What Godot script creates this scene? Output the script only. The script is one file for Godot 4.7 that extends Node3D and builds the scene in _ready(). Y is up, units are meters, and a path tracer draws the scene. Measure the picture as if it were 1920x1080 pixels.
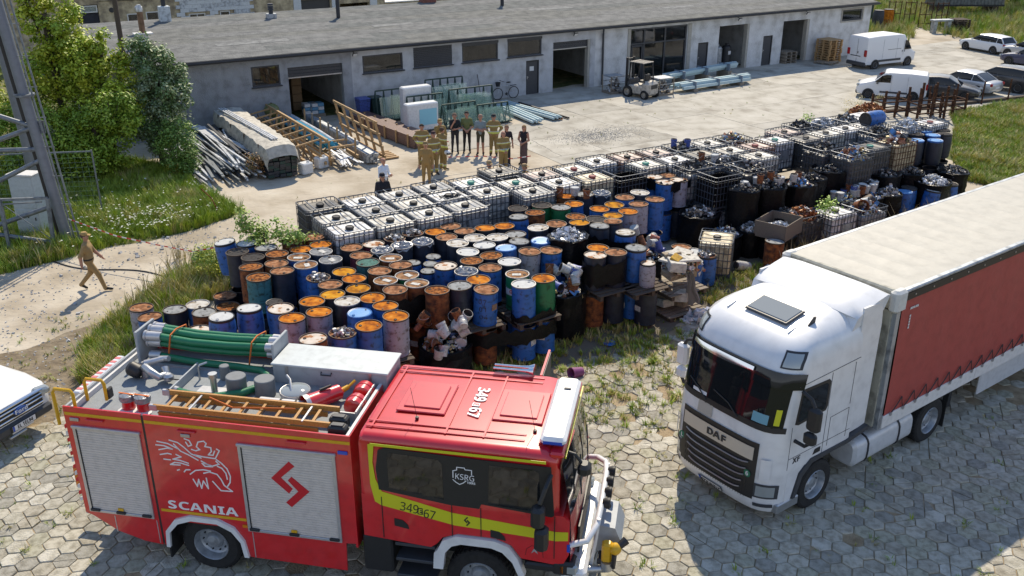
extends Node3D
# ---------------------------------------------------------------- helpers
const PHI := 0.53676          # heading of the yard (long side of the workshop)
const YO := Vector3(0, 0, -51.6)
var EU := Vector3(0.8594, 0, -0.5113)
var EV := Vector3(0.5113, 0, 0.8594)
var M := {}
var TX := {}
var used := {}
var rng := RandomNumberGenerator.new()
var rubbish_n := 0

class MB:
	var p := PackedVector3Array()
	var c := PackedColorArray()
	var col := Color.WHITE
	var colored := false
	var x := Transform3D()
	func at(t: Transform3D) -> MB:
		x = t
		return self
	func tint(k: Color) -> MB:
		col = k
		colored = true
		return self
	func tri(a: Vector3, b: Vector3, d: Vector3) -> void:
		p.push_back(x * a); p.push_back(x * b); p.push_back(x * d)
		c.push_back(col); c.push_back(col); c.push_back(col)
	func quad(a: Vector3, b: Vector3, d: Vector3, e: Vector3) -> void:
		tri(a, b, d); tri(a, d, e)
	func box(o: Vector3, s: Vector3, ch := 0.0) -> MB:
		var h := s * 0.5
		if ch <= 0.0:
			var q := []
			for i in 8:
				q.append(o + Vector3(h.x if i & 1 else -h.x, h.y if i & 2 else -h.y, h.z if i & 4 else -h.z))
			quad(q[0], q[1], q[3], q[2]); quad(q[5], q[4], q[6], q[7]); quad(q[4], q[0], q[2], q[6])
			quad(q[1], q[5], q[7], q[3]); quad(q[2], q[3], q[7], q[6]); quad(q[4], q[5], q[1], q[0])
			return self
		# rings for a chamfered box
		var hx := h - Vector3(ch, ch, ch)
		var rings := []
		for r in [[-h.y, hx.x, hx.z], [-hx.y, h.x, h.z], [hx.y, h.x, h.z], [h.y, hx.x, hx.z]]:
			var full: bool = absf(r[0]) < h.y - 0.00001
			var a: float = r[1]
			var b: float = r[2]
			var k := PackedVector3Array()
			var ca := ch if full else ch * 0.6
			for m in [[a - ca, -b], [a, -b + ca], [a, b - ca], [a - ca, b], [-a + ca, b], [-a, b - ca], [-a, -b + ca], [-a + ca, -b]]:
				k.push_back(o + Vector3(m[0], r[0], m[1]))
			rings.append(k)
		loft(rings)
		return self
	func loft(rings: Array, cap0 := true, cap1 := true, closed := true) -> MB:
		var n: int = rings[0].size()
		var last := n if closed else n - 1
		for i in rings.size() - 1:
			var A: PackedVector3Array = rings[i]
			var B: PackedVector3Array = rings[i + 1]
			for j in last:
				var k := (j + 1) % n
				quad(A[j], A[k], B[k], B[j])
		if cap0:
			fan(rings[0], true)
		if cap1:
			fan(rings[-1], false)
		return self
	func fan(r: PackedVector3Array, flip: bool) -> void:
		var m := Vector3.ZERO
		for k in r:
			m += k
		m /= r.size()
		for j in r.size():
			var k := (j + 1) % r.size()
			if flip:
				tri(m, r[k], r[j])
			else:
				tri(m, r[j], r[k])
	func cyl(a: Vector3, b: Vector3, r0: float, r1 := -1.0, seg := 12, caps := true) -> MB:
		if r1 < 0.0:
			r1 = r0
		var d := (b - a).normalized()
		var s := d.cross(Vector3.UP if absf(d.y) < 0.95 else Vector3.RIGHT).normalized()
		var t := s.cross(d)
		var A := PackedVector3Array()
		var B := PackedVector3Array()
		for i in seg:
			var an := TAU * i / seg
			var k := s * cos(an) + t * sin(an)
			A.push_back(a + k * r0)
			B.push_back(b + k * r1)
		loft([A, B], caps and r0 > 0.0, caps and r1 > 0.0)
		return self
	func tube(pts: Array, r: float, seg := 8, closed := false, caps := true) -> MB:
		var rings := []
		var n := pts.size()
		var up := Vector3.UP
		var prev := Vector3.ZERO
		for i in n:
			var a: Vector3 = pts[(i - 1 + n) % n] if closed else pts[maxi(i - 1, 0)]
			var b: Vector3 = pts[(i + 1) % n] if closed else pts[mini(i + 1, n - 1)]
			var d := (b - a).normalized()
			if prev == Vector3.ZERO:
				up = Vector3.UP if absf(d.y) < 0.9 else Vector3.RIGHT
			var s := d.cross(up).normalized()
			var t := s.cross(d)
			up = t
			prev = d
			var k := PackedVector3Array()
			for j in seg:
				var an := TAU * j / seg
				k.push_back(pts[i] + (s * cos(an) + t * sin(an)) * r)
			rings.append(k)
		if closed:
			rings.append(rings[0])
		loft(rings, caps and not closed, caps and not closed)
		return self
	func bar(a: Vector3, b: Vector3, w: float, h: float, up := Vector3.UP) -> MB:
		# square bar from a to b, w wide, h tall
		var d := (b - a).normalized()
		if absf(d.dot(up)) > 0.98:
			up = Vector3.RIGHT
		var s := d.cross(up).normalized() * w * 0.5
		var t := s.normalized().cross(d) * h * 0.5
		loft([PackedVector3Array([a - s - t, a + s - t, a + s + t, a - s + t]), PackedVector3Array([b - s - t, b + s - t, b + s + t, b - s + t])])
		return self
	func lathe(prof: Array, seg := 20, o := Vector3.ZERO, close0 := true, close1 := true) -> MB:
		var rings := []
		for q in prof:
			var k := PackedVector3Array()
			for j in seg:
				var an := -TAU * j / seg
				k.push_back(o + Vector3(q[0] * cos(an), q[1], q[0] * sin(an)))
			rings.append(k)
		loft(rings, close0, close1)
		return self
	func prism(poly: PackedVector2Array, z0: float, z1: float) -> MB:
		# polygon in local xy, from z0 to z1
		if Geometry2D.is_polygon_clockwise(poly):
			poly = poly.duplicate()
			poly.reverse()
		var idx := Geometry2D.triangulate_polygon(poly)
		var lo := minf(z0, z1)
		var hi := maxf(z0, z1)
		for i in range(0, idx.size(), 3):
			var a := poly[idx[i]]
			var b := poly[idx[i + 1]]
			var d := poly[idx[i + 2]]
			if (b - a).cross(d - a) < 0.0:
				var s := b
				b = d
				d = s
			tri(Vector3(a.x, a.y, hi), Vector3(d.x, d.y, hi), Vector3(b.x, b.y, hi))
			tri(Vector3(a.x, a.y, lo), Vector3(b.x, b.y, lo), Vector3(d.x, d.y, lo))
		for i in poly.size():
			var a := poly[i]
			var b := poly[(i + 1) % poly.size()]
			quad(Vector3(a.x, a.y, lo), Vector3(a.x, a.y, hi), Vector3(b.x, b.y, hi), Vector3(b.x, b.y, lo))
		return self
	func sphere(o: Vector3, r: Vector3, seg := 12, rows := 7) -> MB:
		var prof := []
		var rings := []
		for i in rows + 1:
			var a := PI * i / rows - PI / 2
			var k := PackedVector3Array()
			var q := maxf(cos(a), 0.02)
			for j in seg:
				var an := -TAU * j / seg
				k.push_back(o + Vector3(r.x * q * cos(an), r.y * sin(a), r.z * q * sin(an)))
			rings.append(k)
		loft(rings)
		return self
	func mesh(angle := 38.0) -> ArrayMesh:
		var n := p.size()
		var fn := PackedVector3Array()
		fn.resize(n / 3)
		for i in n / 3:
			fn[i] = (p[i * 3 + 2] - p[i * 3]).cross(p[i * 3 + 1] - p[i * 3])
		var nn := PackedVector3Array()
		nn.resize(n)
		if angle <= 0.0:
			for i in n:
				nn[i] = fn[i / 3].normalized()
		else:
			var cs := cos(deg_to_rad(angle))
			var un := PackedVector3Array()
			un.resize(n / 3)
			for i in n / 3:
				un[i] = fn[i].normalized()
			var dict := {}
			var keys := []
			keys.resize(n)
			for i in n:
				var k := Vector3i((p[i] * 3000.0).round())
				keys[i] = k
				if dict.has(k):
					dict[k].push_back(i / 3)
				else:
					dict[k] = [i / 3]
			for i in n:
				var f := i / 3
				var u := un[f]
				var s := Vector3.ZERO
				var l: Array = dict[keys[i]]
				if l.size() > 24:
					nn[i] = u
					continue
				for g in l:
					if un[g].dot(u) > cs:
						s += fn[g]
				nn[i] = s.normalized() if s.length_squared() > 1e-18 else u
		var a := []
		a.resize(Mesh.ARRAY_MAX)
		a[Mesh.ARRAY_VERTEX] = p
		a[Mesh.ARRAY_NORMAL] = nn
		if colored:
			a[Mesh.ARRAY_COLOR] = c
		var m := ArrayMesh.new()
		m.add_surface_from_arrays(Mesh.PRIMITIVE_TRIANGLES, a)
		return m

func numbered(called: String) -> String:
	if not used.has(called):
		used[called] = 0
		return called
	used[called] += 1
	return "%s_%03d" % [called, used[called]]

func obj(b, called: String, m: Material, parent: Node = null, angle := 38.0) -> MeshInstance3D:
	var o := MeshInstance3D.new()
	o.mesh = b.mesh(angle) if b is MB else b
	o.material_override = m
	if parent == null or parent == self:
		o.name = numbered(called)
		add_child(o)
	else:
		o.name = called
		parent.add_child(o, true)
	return o

func tag(o: Node, label: String, category: String, group := "") -> Node:
	o.set_meta("label", label)
	o.set_meta("category", category)
	if group != "":
		o.set_meta("group", group)
	return o

func struct(o: Node) -> Node:
	o.set_meta("kind", "structure")
	return o

func stuff(o: Node) -> Node:
	o.set_meta("kind", "stuff")
	return o

func thing(called: String, label: String, category: String, at := Vector3.ZERO, turn := 0.0, group := "") -> Node3D:
	var o := Node3D.new()
	o.name = numbered(called)
	add_child(o)
	o.position = at
	o.rotation.y = turn
	tag(o, label, category, group)
	return o

func part(parent: Node, called: String) -> Node3D:
	var o := Node3D.new()
	o.name = called
	parent.add_child(o, true)
	return o

func dup(root: Node3D, at: Vector3, turn: float, label := "", group := "") -> Node3D:
	var r: Node3D = root.duplicate()
	r.name = numbered(String(root.name).rstrip("0123456789").trim_suffix("_"))
	add_child(r)
	r.position = at
	r.rotation.y = turn
	if label != "":
		r.set_meta("label", label)
	if group != "":
		r.set_meta("group", group)
	return r

func yd(u: float, v: float, h := 0.0) -> Vector3:
	return YO + EU * u + EV * v + Vector3(0, h, 0)

func V(x: float, y: float, z: float) -> Vector3:
	return Vector3(x, y, z)

func T(o: Vector3, rx := 0.0, ry := 0.0, rz := 0.0) -> Transform3D:
	return Transform3D(Basis.from_euler(Vector3(rx, ry, rz)), o)

func lin(r: float, g: float, b: float) -> Color:
	return Color(r, g, b).linear_to_srgb()

func noise_tex(kind: String, freq: float, ramp: Array, size := 512, octaves := 5, seed_ := 1, as_normal := false, bump := 4.0) -> NoiseTexture2D:
	var f := FastNoiseLite.new()
	f.seed = seed_
	f.frequency = freq
	f.noise_type = {"perlin": FastNoiseLite.TYPE_PERLIN, "simplex": FastNoiseLite.TYPE_SIMPLEX_SMOOTH, "cell": FastNoiseLite.TYPE_CELLULAR, "value": FastNoiseLite.TYPE_VALUE_CUBIC}[kind]
	f.fractal_octaves = octaves
	f.fractal_gain = 0.55
	var t := NoiseTexture2D.new()
	t.width = size
	t.height = size
	t.seamless = true
	t.noise = f
	if as_normal:
		t.as_normal_map = true
		t.bump_strength = bump
	elif ramp.size():
		var g := Gradient.new()
		var offs := PackedFloat32Array()
		var cols := PackedColorArray()
		for q in ramp:
			offs.push_back(q[0])
			cols.push_back(lin(q[1], q[2], q[3]) if q.size() > 2 else lin(q[1], q[1], q[1]))
		g.offsets = offs
		g.colors = cols
		t.color_ramp = g
	return t

func mat(key: String, c: Color, rough := 0.8, metal := 0.0, tex := "", scale := 1.0, nrm := "", nstr := 0.5, world := false) -> StandardMaterial3D:
	var m := StandardMaterial3D.new()
	m.resource_name = key
	m.albedo_color = c
	m.roughness = rough
	m.metallic = metal
	if tex != "":
		m.albedo_texture = TX[tex]
	if nrm != "":
		m.normal_enabled = true
		m.normal_texture = TX[nrm]
		m.normal_scale = nstr
	if tex != "" or nrm != "":
		m.uv1_triplanar = true
		m.uv1_world_triplanar = world
		m.uv1_scale = Vector3.ONE * scale
	M[key] = m
	return m

func vmat(key: String, rough := 0.8, metal := 0.0, tex := "", scale := 1.0) -> StandardMaterial3D:
	var m := mat(key, Color.WHITE, rough, metal, tex, scale)
	m.vertex_color_use_as_albedo = true
	return m

func text(s: String, h: float, depth: float, m: Material, parent: Node, xf: Transform3D, called := "lettering", bold := 700, sx := 1.0) -> MeshInstance3D:
	var t := TextMesh.new()
	var f := SystemFont.new()
	f.font_names = PackedStringArray(["Droid Sans"])
	f.font_weight = bold
	t.font = f
	t.text = s
	t.font_size = 64
	t.pixel_size = h / 46.0
	t.depth = depth
	t.curve_step = 2.0
	var o := MeshInstance3D.new()
	o.mesh = t
	o.material_override = m
	o.name = called
	parent.add_child(o, true)
	o.transform = xf * Transform3D(Basis.from_scale(Vector3(sx, 1, 1)), Vector3.ZERO)
	return o

# ---------------------------------------------------------------- scene
func _ready() -> void:
	rng.seed = 7
	var cam := Camera3D.new()
	cam.name = "camera"
	add_child(cam)
	cam.position = Vector3(0, 10.79, 0)
	cam.rotation_degrees = Vector3(-23.29, 0, 0)
	cam.fov = 34.06
	cam.near = 0.2
	cam.far = 1200.0
	cam.current = true
	var we := WorldEnvironment.new()
	we.name = "world_environment"
	var en := Environment.new()
	var sky := Sky.new()
	var sm := ProceduralSkyMaterial.new()
	sm.sky_top_color = lin(0.15, 0.26, 0.50)
	sm.sky_horizon_color = lin(0.90, 0.95, 1.0)
	sm.sky_curve = 0.22
	sm.ground_bottom_color = lin(0.22, 0.20, 0.16)
	sm.ground_horizon_color = lin(0.45, 0.50, 0.52)
	sm.sun_angle_max = 2.0
	sky.sky_material = sm
	en.background_mode = Environment.BG_SKY
	en.sky = sky
	en.background_energy_multiplier = 1.05
	en.tonemap_mode = Environment.TONE_MAPPER_LINEAR
	en.tonemap_exposure = 1.22
	en.sdfgi_enabled = true
	en.ssao_enabled = true
	en.ssil_enabled = true
	we.environment = en
	add_child(we)
	var sun := DirectionalLight3D.new()
	sun.name = "sun"
	sun.light_energy = 1.5
	sun.light_color = Color(1.0, 0.945, 0.85)
	sun.light_angular_distance = 0.55
	sun.shadow_enabled = true
	add_child(sun)
	sun.look_at_from_position(Vector3.ZERO, Vector3(-0.0726, -0.722, 0.688), Vector3.UP)
	textures()
	setting()
	workshop()
	rear_buildings()
	plants()
	tower()
	waste()
	stores()
	fire_engine()
	lorry()
	cars()
	people()
	small_things()

func textures() -> void:
	TX.fine = noise_tex("simplex", 0.09, [[0.0, 0.62], [0.5, 0.86], [1.0, 1.0]], 512, 4, 3)
	TX.grime = noise_tex("perlin", 0.012, [[0.0, 0.42], [0.38, 0.72], [0.55, 0.92], [1.0, 1.0]], 512, 6, 5)
	TX.light = noise_tex("perlin", 0.02, [[0.0, 0.78], [0.5, 0.93], [1.0, 1.0]], 512, 6, 9)
	TX.speck = noise_tex("simplex", 0.12, [[0.0, 0.25], [0.3, 0.8], [0.45, 1.0], [1.0, 1.0]], 512, 3, 12)
	TX.nfine = noise_tex("simplex", 0.08, [], 512, 4, 15, true, 6.0)
	TX.ncoarse = noise_tex("perlin", 0.02, [], 512, 6, 17, true, 10.0)
	TX.sand = noise_tex("perlin", 0.006, [[0.0, 0.27, 0.225, 0.16], [0.35, 0.38, 0.325, 0.245], [0.52, 0.44, 0.385, 0.30], [0.75, 0.49, 0.435, 0.345], [1.0, 0.55, 0.505, 0.42]], 1024, 9, 21)
	TX.turf = noise_tex("perlin", 0.014, [[0.0, 0.035, 0.05, 0.012], [0.4, 0.08, 0.10, 0.022], [0.6, 0.14, 0.13, 0.04], [1.0, 0.24, 0.20, 0.10]], 1024, 8, 23)
	TX.slab = noise_tex("perlin", 0.008, [[0.0, 0.24, 0.215, 0.175], [0.35, 0.36, 0.335, 0.28], [0.55, 0.43, 0.405, 0.345], [1.0, 0.50, 0.475, 0.415]], 1024, 9, 25)
	TX.paver = noise_tex("perlin", 0.02, [[0.0, 0.24, 0.22, 0.175], [0.4, 0.40, 0.375, 0.305], [0.6, 0.50, 0.475, 0.40], [1.0, 0.58, 0.555, 0.475]], 512, 8, 27)
	TX.felt = noise_tex("perlin", 0.01, [[0.0, 0.075, 0.078, 0.078], [0.4, 0.12, 0.124, 0.122], [0.6, 0.15, 0.154, 0.15], [1.0, 0.20, 0.20, 0.195]], 1024, 8, 29)
	TX.plaster = noise_tex("perlin", 0.006, [[0.0, 0.40, 0.395, 0.38], [0.45, 0.56, 0.56, 0.55], [1.0, 0.66, 0.665, 0.66]], 1024, 8, 31)
	TX.oldplaster = noise_tex("perlin", 0.012, [[0.0, 0.16, 0.13, 0.10], [0.4, 0.36, 0.30, 0.20], [0.6, 0.50, 0.42, 0.28], [1.0, 0.60, 0.54, 0.42]], 512, 8, 33)
	TX.rust = noise_tex("perlin", 0.012, [[0.0, 0.035, 0.016, 0.009], [0.35, 0.12, 0.045, 0.018], [0.5, 0.24, 0.085, 0.025], [0.7, 0.34, 0.13, 0.035], [1.0, 0.42, 0.22, 0.09]], 512, 7, 35)
	TX.orange = noise_tex("perlin", 0.008, [[0.0, 0.14, 0.04, 0.01], [0.33, 0.33, 0.10, 0.014], [0.52, 0.46, 0.15, 0.014], [0.75, 0.54, 0.20, 0.022], [1.0, 0.60, 0.30, 0.09]], 512, 6, 37)
	TX.brown = noise_tex("perlin", 0.011, [[0.0, 0.06, 0.03, 0.018], [0.4, 0.22, 0.10, 0.05], [0.6, 0.31, 0.145, 0.07], [1.0, 0.42, 0.27, 0.18]], 512, 6, 39)
	TX.pale = noise_tex("perlin", 0.010, [[0.0, 0.22, 0.16, 0.10], [0.35, 0.42, 0.38, 0.32], [0.6, 0.52, 0.50, 0.46], [1.0, 0.60, 0.585, 0.55]], 512, 7, 41)
	TX.mixed = noise_tex("perlin", 0.009, [[0.0, 0.20, 0.07, 0.02], [0.42, 0.36, 0.17, 0.08], [0.5, 0.55, 0.48, 0.40], [1.0, 0.66, 0.63, 0.58]], 512, 5, 43)
	TX.worn = noise_tex("perlin", 0.012, [[0.0, 0.16, 0.10, 0.07], [0.30, 0.5, 0.42, 0.36], [0.42, 0.92, 0.92, 0.92], [1.0, 1.0, 1.0, 1.0]], 512, 6, 45)
	TX.wood = noise_tex("simplex", 0.03, [[0.0, 0.58], [0.5, 0.82], [1.0, 1.0]], 512, 4, 47)
	TX.dirtywhite = noise_tex("perlin", 0.01, [[0.0, 0.13, 0.125, 0.12], [0.32, 0.33, 0.32, 0.31], [0.5, 0.62, 0.625, 0.63], [1.0, 0.78, 0.79, 0.80]], 512, 7, 49)
	TX.blackdirt = noise_tex("perlin", 0.012, [[0.0, 0.02, 0.02, 0.021], [0.5, 0.06, 0.058, 0.055], [1.0, 0.17, 0.165, 0.16]], 512, 7, 51)
	# shared surface materials
	mat("glass_dark", lin(0.01, 0.012, 0.014), 0.04, 0.0)
	var g := mat("pane", Color(0.75, 0.85, 0.85, 0.16), 0.03)
	g.transparency = BaseMaterial3D.TRANSPARENCY_ALPHA
	var g2 := mat("tinted_pane", Color(0.10, 0.12, 0.13, 0.42), 0.03)
	g2.transparency = BaseMaterial3D.TRANSPARENCY_ALPHA
	var g3 := mat("green_pane", Color(0.62, 0.74, 0.69, 0.22), 0.03)
	g3.transparency = BaseMaterial3D.TRANSPARENCY_ALPHA
	mat("black_plastic", lin(0.018, 0.018, 0.019), 0.5, 0.0, "light", 1.0)
	mat("rubber", lin(0.017, 0.017, 0.017), 0.85, 0.0, "grime", 1.5, "nfine", 0.3)
	mat("anthracite", lin(0.045, 0.048, 0.055), 0.5, 0.0, "light", 0.7)
	mat("chrome", lin(0.75, 0.76, 0.78), 0.12, 1.0)
	mat("steel", lin(0.48, 0.49, 0.50), 0.38, 0.8, "light", 1.0)
	mat("galvanised", lin(0.42, 0.45, 0.48), 0.5, 0.6, "grime", 0.8)
	mat("dark_steel", lin(0.05, 0.052, 0.058), 0.55, 0.5, "light", 1.0)
	mat("wood_new", lin(0.47, 0.30, 0.14), 0.75, 0.0, "wood", 1.4)
	mat("wood_grey", lin(0.27, 0.23, 0.18), 0.85, 0.0, "wood", 1.2)
	mat("wood_dark", lin(0.10, 0.075, 0.055), 0.9, 0.0, "wood", 1.2)
	mat("black_film", lin(0.009, 0.009, 0.01), 0.33, 0.0, "grime", 1.6, "ncoarse", 0.9)
	M.black_film.metallic_specular = 0.3
	mat("white_gloss", lin(0.72, 0.73, 0.74), 0.22, 0.0, "light", 0.35)
	M.white_gloss.clearcoat_enabled = true
	mat("white_matt", lin(0.66, 0.66, 0.65), 0.6, 0.0, "light", 0.8)
	mat("soil_dark", lin(0.17, 0.145, 0.105), 0.95, 0.0, "fine", 0.8, "nfine", 0.8, true)

func grow(poly: Array, step: float, amp: float) -> PackedVector2Array:
	# a polygon edge broken up by small random bends
	var out := PackedVector2Array()
	for i in poly.size():
		var a := Vector2(poly[i][0], poly[i][1])
		var b := Vector2(poly[(i + 1) % poly.size()][0], poly[(i + 1) % poly.size()][1])
		var k := maxi(1, int(a.distance_to(b) / step))
		var nrm := (b - a).orthogonal().normalized()
		for j in k:
			out.push_back(a.lerp(b, float(j) / k) + (nrm * rng.randf_range(-amp, amp) if j else Vector2.ZERO))
	return out

func sheet(poly: PackedVector2Array, h: float, called: String, m: Material, parent: Node = null) -> MeshInstance3D:
	var b := MB.new()
	var idx := Geometry2D.triangulate_polygon(poly)
	for i in range(0, idx.size(), 3):
		b.tri(V(poly[idx[i]].x, h, poly[idx[i]].y), V(poly[idx[i + 1]].x, h, poly[idx[i + 1]].y), V(poly[idx[i + 2]].x, h, poly[idx[i + 2]].y))
	return obj(b, called, m, parent, 0.0)

func seen_from(x: float, z: float, margin := 1.5) -> bool:
	# inside the wedge of ground that the picture and a step to the side of it show
	var d := -z * 0.9185 + 10.79 * 0.3954
	return d > 8.0 and absf(x) < d * 0.5445 + margin

func setting() -> void:
	mat("turf", Color.WHITE, 0.95, 0.0, "turf", 0.12, "ncoarse", 0.6, true)
	mat("sand", Color.WHITE, 0.95, 0.0, "sand", 0.07, "nfine", 0.12, true)
	mat("slab", Color.WHITE, 0.9, 0.0, "slab", 0.11, "nfine", 0.4, true)
	struct(sheet(PackedVector2Array([Vector2(-260, 30), Vector2(260, 30), Vector2(260, -420), Vector2(-260, -420)]), 0.0, "ground", M.turf))
	# sandy track and the left half of the yard
	var dirt := [[-30, -12], [-15.4, -26.0], [-14.1, -27.2], [-12.8, -28.5], [-11.2, -29.6], [-9.8, -31.3], [-9.6, -32.2], [-10.4, -33.0], [-11.9, -34.6], [-13.2, -37.2], [-15.2, -38.6], [-19.5, -40.2], [-8, -48], [14, -61], [27.5, -69], [33, -79], [34.2, -72], [33.4, -66], [33.2, -59], [38, -55], [33, -53], [28.4, -51.8], [20.2, -47.8], [18, -46.2], [19, -36], [8, -25], [2, -20.5], [-9, -19.0], [-14, -12]]
	struct(sheet(grow(dirt, 0.7, 0.22), 0.004, "track", M.sand))
	var lane := [[-16, -10], [-14.5, -18.6], [-11.9, -21.6], [-10.6, -23.3], [-10.2, -21.6], [-9.2, -19.3], [-9.0, -10]]
	mat("dark_earth", lin(0.46, 0.42, 0.36), 0.95, 0.0, "sand", 0.35, "ncoarse", 0.9, true)
	struct(sheet(grow(lane, 0.5, 0.25), 0.008, "earth_patch", M.dark_earth))
	struct(sheet(grow([[-9.5, -19.0], [-2, -19.9], [1.2, -20.2], [3.2, -21.4], [5.2, -23.4], [9.6, -27.0], [16.5, -32.2], [15.5, -33.5], [8, -28.5], [3.5, -25], [-2, -22.5], [-9.5, -22]], 0.5, 0.2), 0.008, "soil_strip", M.soil_dark))
	# loose gravel strewn along the track
	var st := MB.new()
	for i in 1500:
		var f := rng.randf()
		var c := Vector2(-16.5, -22.2).lerp(Vector2(-9.6, -29.8), f) + Vector2(rng.randfn(0, 1.5), rng.randfn(0, 0.9))
		if i > 900:
			c = Vector2(rng.randf_range(-13.5, -9.2), rng.randf_range(-23.5, -17.5))
		if not seen_from(c.x, c.y, 0.5):
			continue
		var r := rng.randf_range(0.008, 0.028) * (2.2 if rng.randf() < 0.04 else 1.0)
		st.tint(Color(1, 1, 1) * rng.randf_range(0.28, 0.5))
		st.at(T(V(c.x, r * 0.3, c.y), rng.randf() * 3, rng.randf() * 3, 0))
		st.box(Vector3.ZERO, V(r * 2, r * 1.2, r * 1.6))
	vmat("stone", 0.9)
	stuff(tag(obj(st, "track_gravel", M.stone, null, 0.0), "loose grey gravel strewn over the sandy track", "gravel"))
	# dark gravel heap spread flat on the yard
	st = MB.new()
	for i in 2600:
		var c := Vector2(rng.randfn(0, 1.1), rng.randfn(0, 0.62))
		var w := yd(-1.0 + c.x, 9.5 + c.y)
		var r := rng.randf_range(0.005, 0.012)
		st.tint(Color(1, 1, 1) * rng.randf_range(0.24, 0.42))
		st.at(T(w + V(0, 0.03 + r * 0.4, 0), rng.randf() * 3, rng.randf() * 3, 0))
		st.box(Vector3.ZERO, V(r * 2, r * 1.2, r * 1.6))
	stuff(tag(obj(st, "gravel_patch", M.stone, null, 0.0), "thin patch of grey gravel spread over the pale yard", "gravel"))
	# concrete yard of single slabs, some of them cracked through
	var yard := Node3D.new()
	yard.name = "yard"
	add_child(yard)
	struct(yard)
	var vs := []
	for k in 4:
		vs.append(mat("slab%d" % k, Color(1, 1, 1).darkened([0.0, 0.05, 0.1, 0.02][k]), 0.9, 0.0, "slab", 0.10 + 0.013 * k, "nfine", 0.1, true))
	for i in 16:
		for j in 6:
			var u0 := -8.0 + i * 2.9
			var v0 := -0.4 + j * 3.0
			if i < 2 and j < 2 or (i == 0 and j > 2):
				continue
			var g := 0.008
			var q := [[u0 + g, v0 + g], [u0 + 2.9 - g, v0 + g], [u0 + 2.9 - g, v0 + 3.0 - g], [u0 + g, v0 + 3.0 - g]]
			var polys := [grow(q, 0.6, 0.012)]
			if rng.randf() < 0.45:
				var a := Vector2(u0 + rng.randf_range(0.7, 2.2), v0)
				var b := Vector2(u0 + rng.randf_range(0.7, 2.2), v0 + 3.0)
				if rng.randf() < 0.5:
					a = Vector2(u0, v0 + rng.randf_range(0.8, 2.2))
					b = Vector2(u0 + 2.9, v0 + rng.randf_range(0.8, 2.2))
				var line := PackedVector2Array()
				for k in 9:
					line.push_back(a.lerp(b, k / 8.0) + Vector2(rng.randf_range(-0.1, 0.1), rng.randf_range(-0.1, 0.1)) * (0 if k % 8 == 0 else 1))
				for cut in Geometry2D.offset_polyline(line, 0.012, Geometry2D.JOIN_MITER, Geometry2D.END_SQUARE):
					polys = Geometry2D.clip_polygons(polys[0], cut)
			var lift := rng.randf_range(0.014, 0.022)
			for pl in polys:
				if pl.size() < 3:
					continue
				var b := MB.new()
				b.at(Transform3D(Basis.from_euler(V(-PI / 2, 0, 0)), V(0, lift, 0)))
				var fl := PackedVector2Array()
				for k in pl:
					fl.push_back(Vector2(k.x, -k.y))
				b.prism(fl, -0.03, 0.0)
				var o := obj(b, "concrete_slab", vs[rng.randi() % 4], yard, 20.0)
				o.transform = Transform3D(Basis.from_euler(V(0, PHI, 0)), YO)
	# hexagonal concrete pavers of the near yard
	var pave := Node3D.new()
	pave.name = "pavement"
	add_child(pave)
	struct(pave)
	var area := PackedVector2Array([Vector2(-15, -16.6), Vector2(-10.2, -17.6), Vector2(-8.6, -18.6), Vector2(1.2, -20.2), Vector2(2.9, -21.0), Vector2(4.6, -22.6), Vector2(9, -25.5), Vector2(17, -31), Vector2(26, -31), Vector2(24, -8), Vector2(-15, -8)])
	mat("joint", lin(0.75, 0.66, 0.52), 0.95, 0.0, "sand", 0.5, "nfine", 0.8, true)
	sheet(area, 0.012, "joint_filling", M.joint, pave)
	var pm := []
	for k in 6:
		pm.append(mat("paver%d" % k, Color(1, 1, 1).darkened([0.0, 0.06, 0.12, 0.18, 0.03, 0.1][k]) * Color(1, [1, 0.995, 0.985, 1, 0.99, 1][k], [1, 0.98, 0.96, 1.0, 0.97, 0.95][k]), 0.92, 0.0, "paver", 0.5 + 0.07 * k, "nfine", 0.7, true))
	var meshes := []
	var R := 0.203
	for k in 5:
		var rings := []
		for q in [[-0.06, 1.0, 0.0], [0.0, 1.0, 0.0], [0.012, 0.955, 0.0], [0.0135, 0.8, 0.0]]:
			var ring := PackedVector3Array()
			var rr := RandomNumberGenerator.new()
			rr.seed = 100 + k
			for j in 12:
				var an := -TAU * j / 12.0
				var rad := R * (1.0 if j % 2 == 0 else 0.866)
				rad *= (rr.randf_range(0.93, 0.985))
				ring.push_back(V(cos(an) * rad * q[1], q[0] + 0.022, sin(an) * rad * q[1]))
			rings.append(ring)
		var b := MB.new()
		b.loft(rings, false, true)
		meshes.append(b.mesh(25.0))
	var halves := []
	for s in [1.0, -1.0]:
		var pl := PackedVector2Array([Vector2(-0.195, 0.008 * s), Vector2(0.195, 0.012 * s), Vector2(0.1, 0.17 * s), Vector2(-0.1, 0.17 * s)])
		halves.append(MB.new().at(T(V(0, 0.034, 0), -PI / 2)).prism(pl, -0.06, 0.0).mesh(0.0))
	var spots := []
	var turn := Transform2D(-0.18, Vector2.ZERO)
	for i in range(-95, 95):
		for j in range(-75, 75):
			var c := Vector2(i * R * 1.5, (j + (0.5 if i & 1 else 0.0)) * R * 1.732)
			c = turn * c + Vector2(3, -17)
			if not seen_from(c.x, c.y, 2.0) or not Geometry2D.is_point_in_polygon(c, area):
				continue
			var inside := seen_from(c.x, c.y, 0.1) and c.y > -19.0 and not (c.x > -7.6 and c.x < 1.3 and c.y > -16.3 and c.y < -11.0 + c.x * 0.19)
			if c.y < -18.5 and rng.randf() < 0.25 or rng.randf() < 0.012:
				continue
			spots.append([c.length() if inside else c.length() + 100.0, c])
	spots.sort_custom(func(a, b): return a[0] < b[0])
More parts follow.
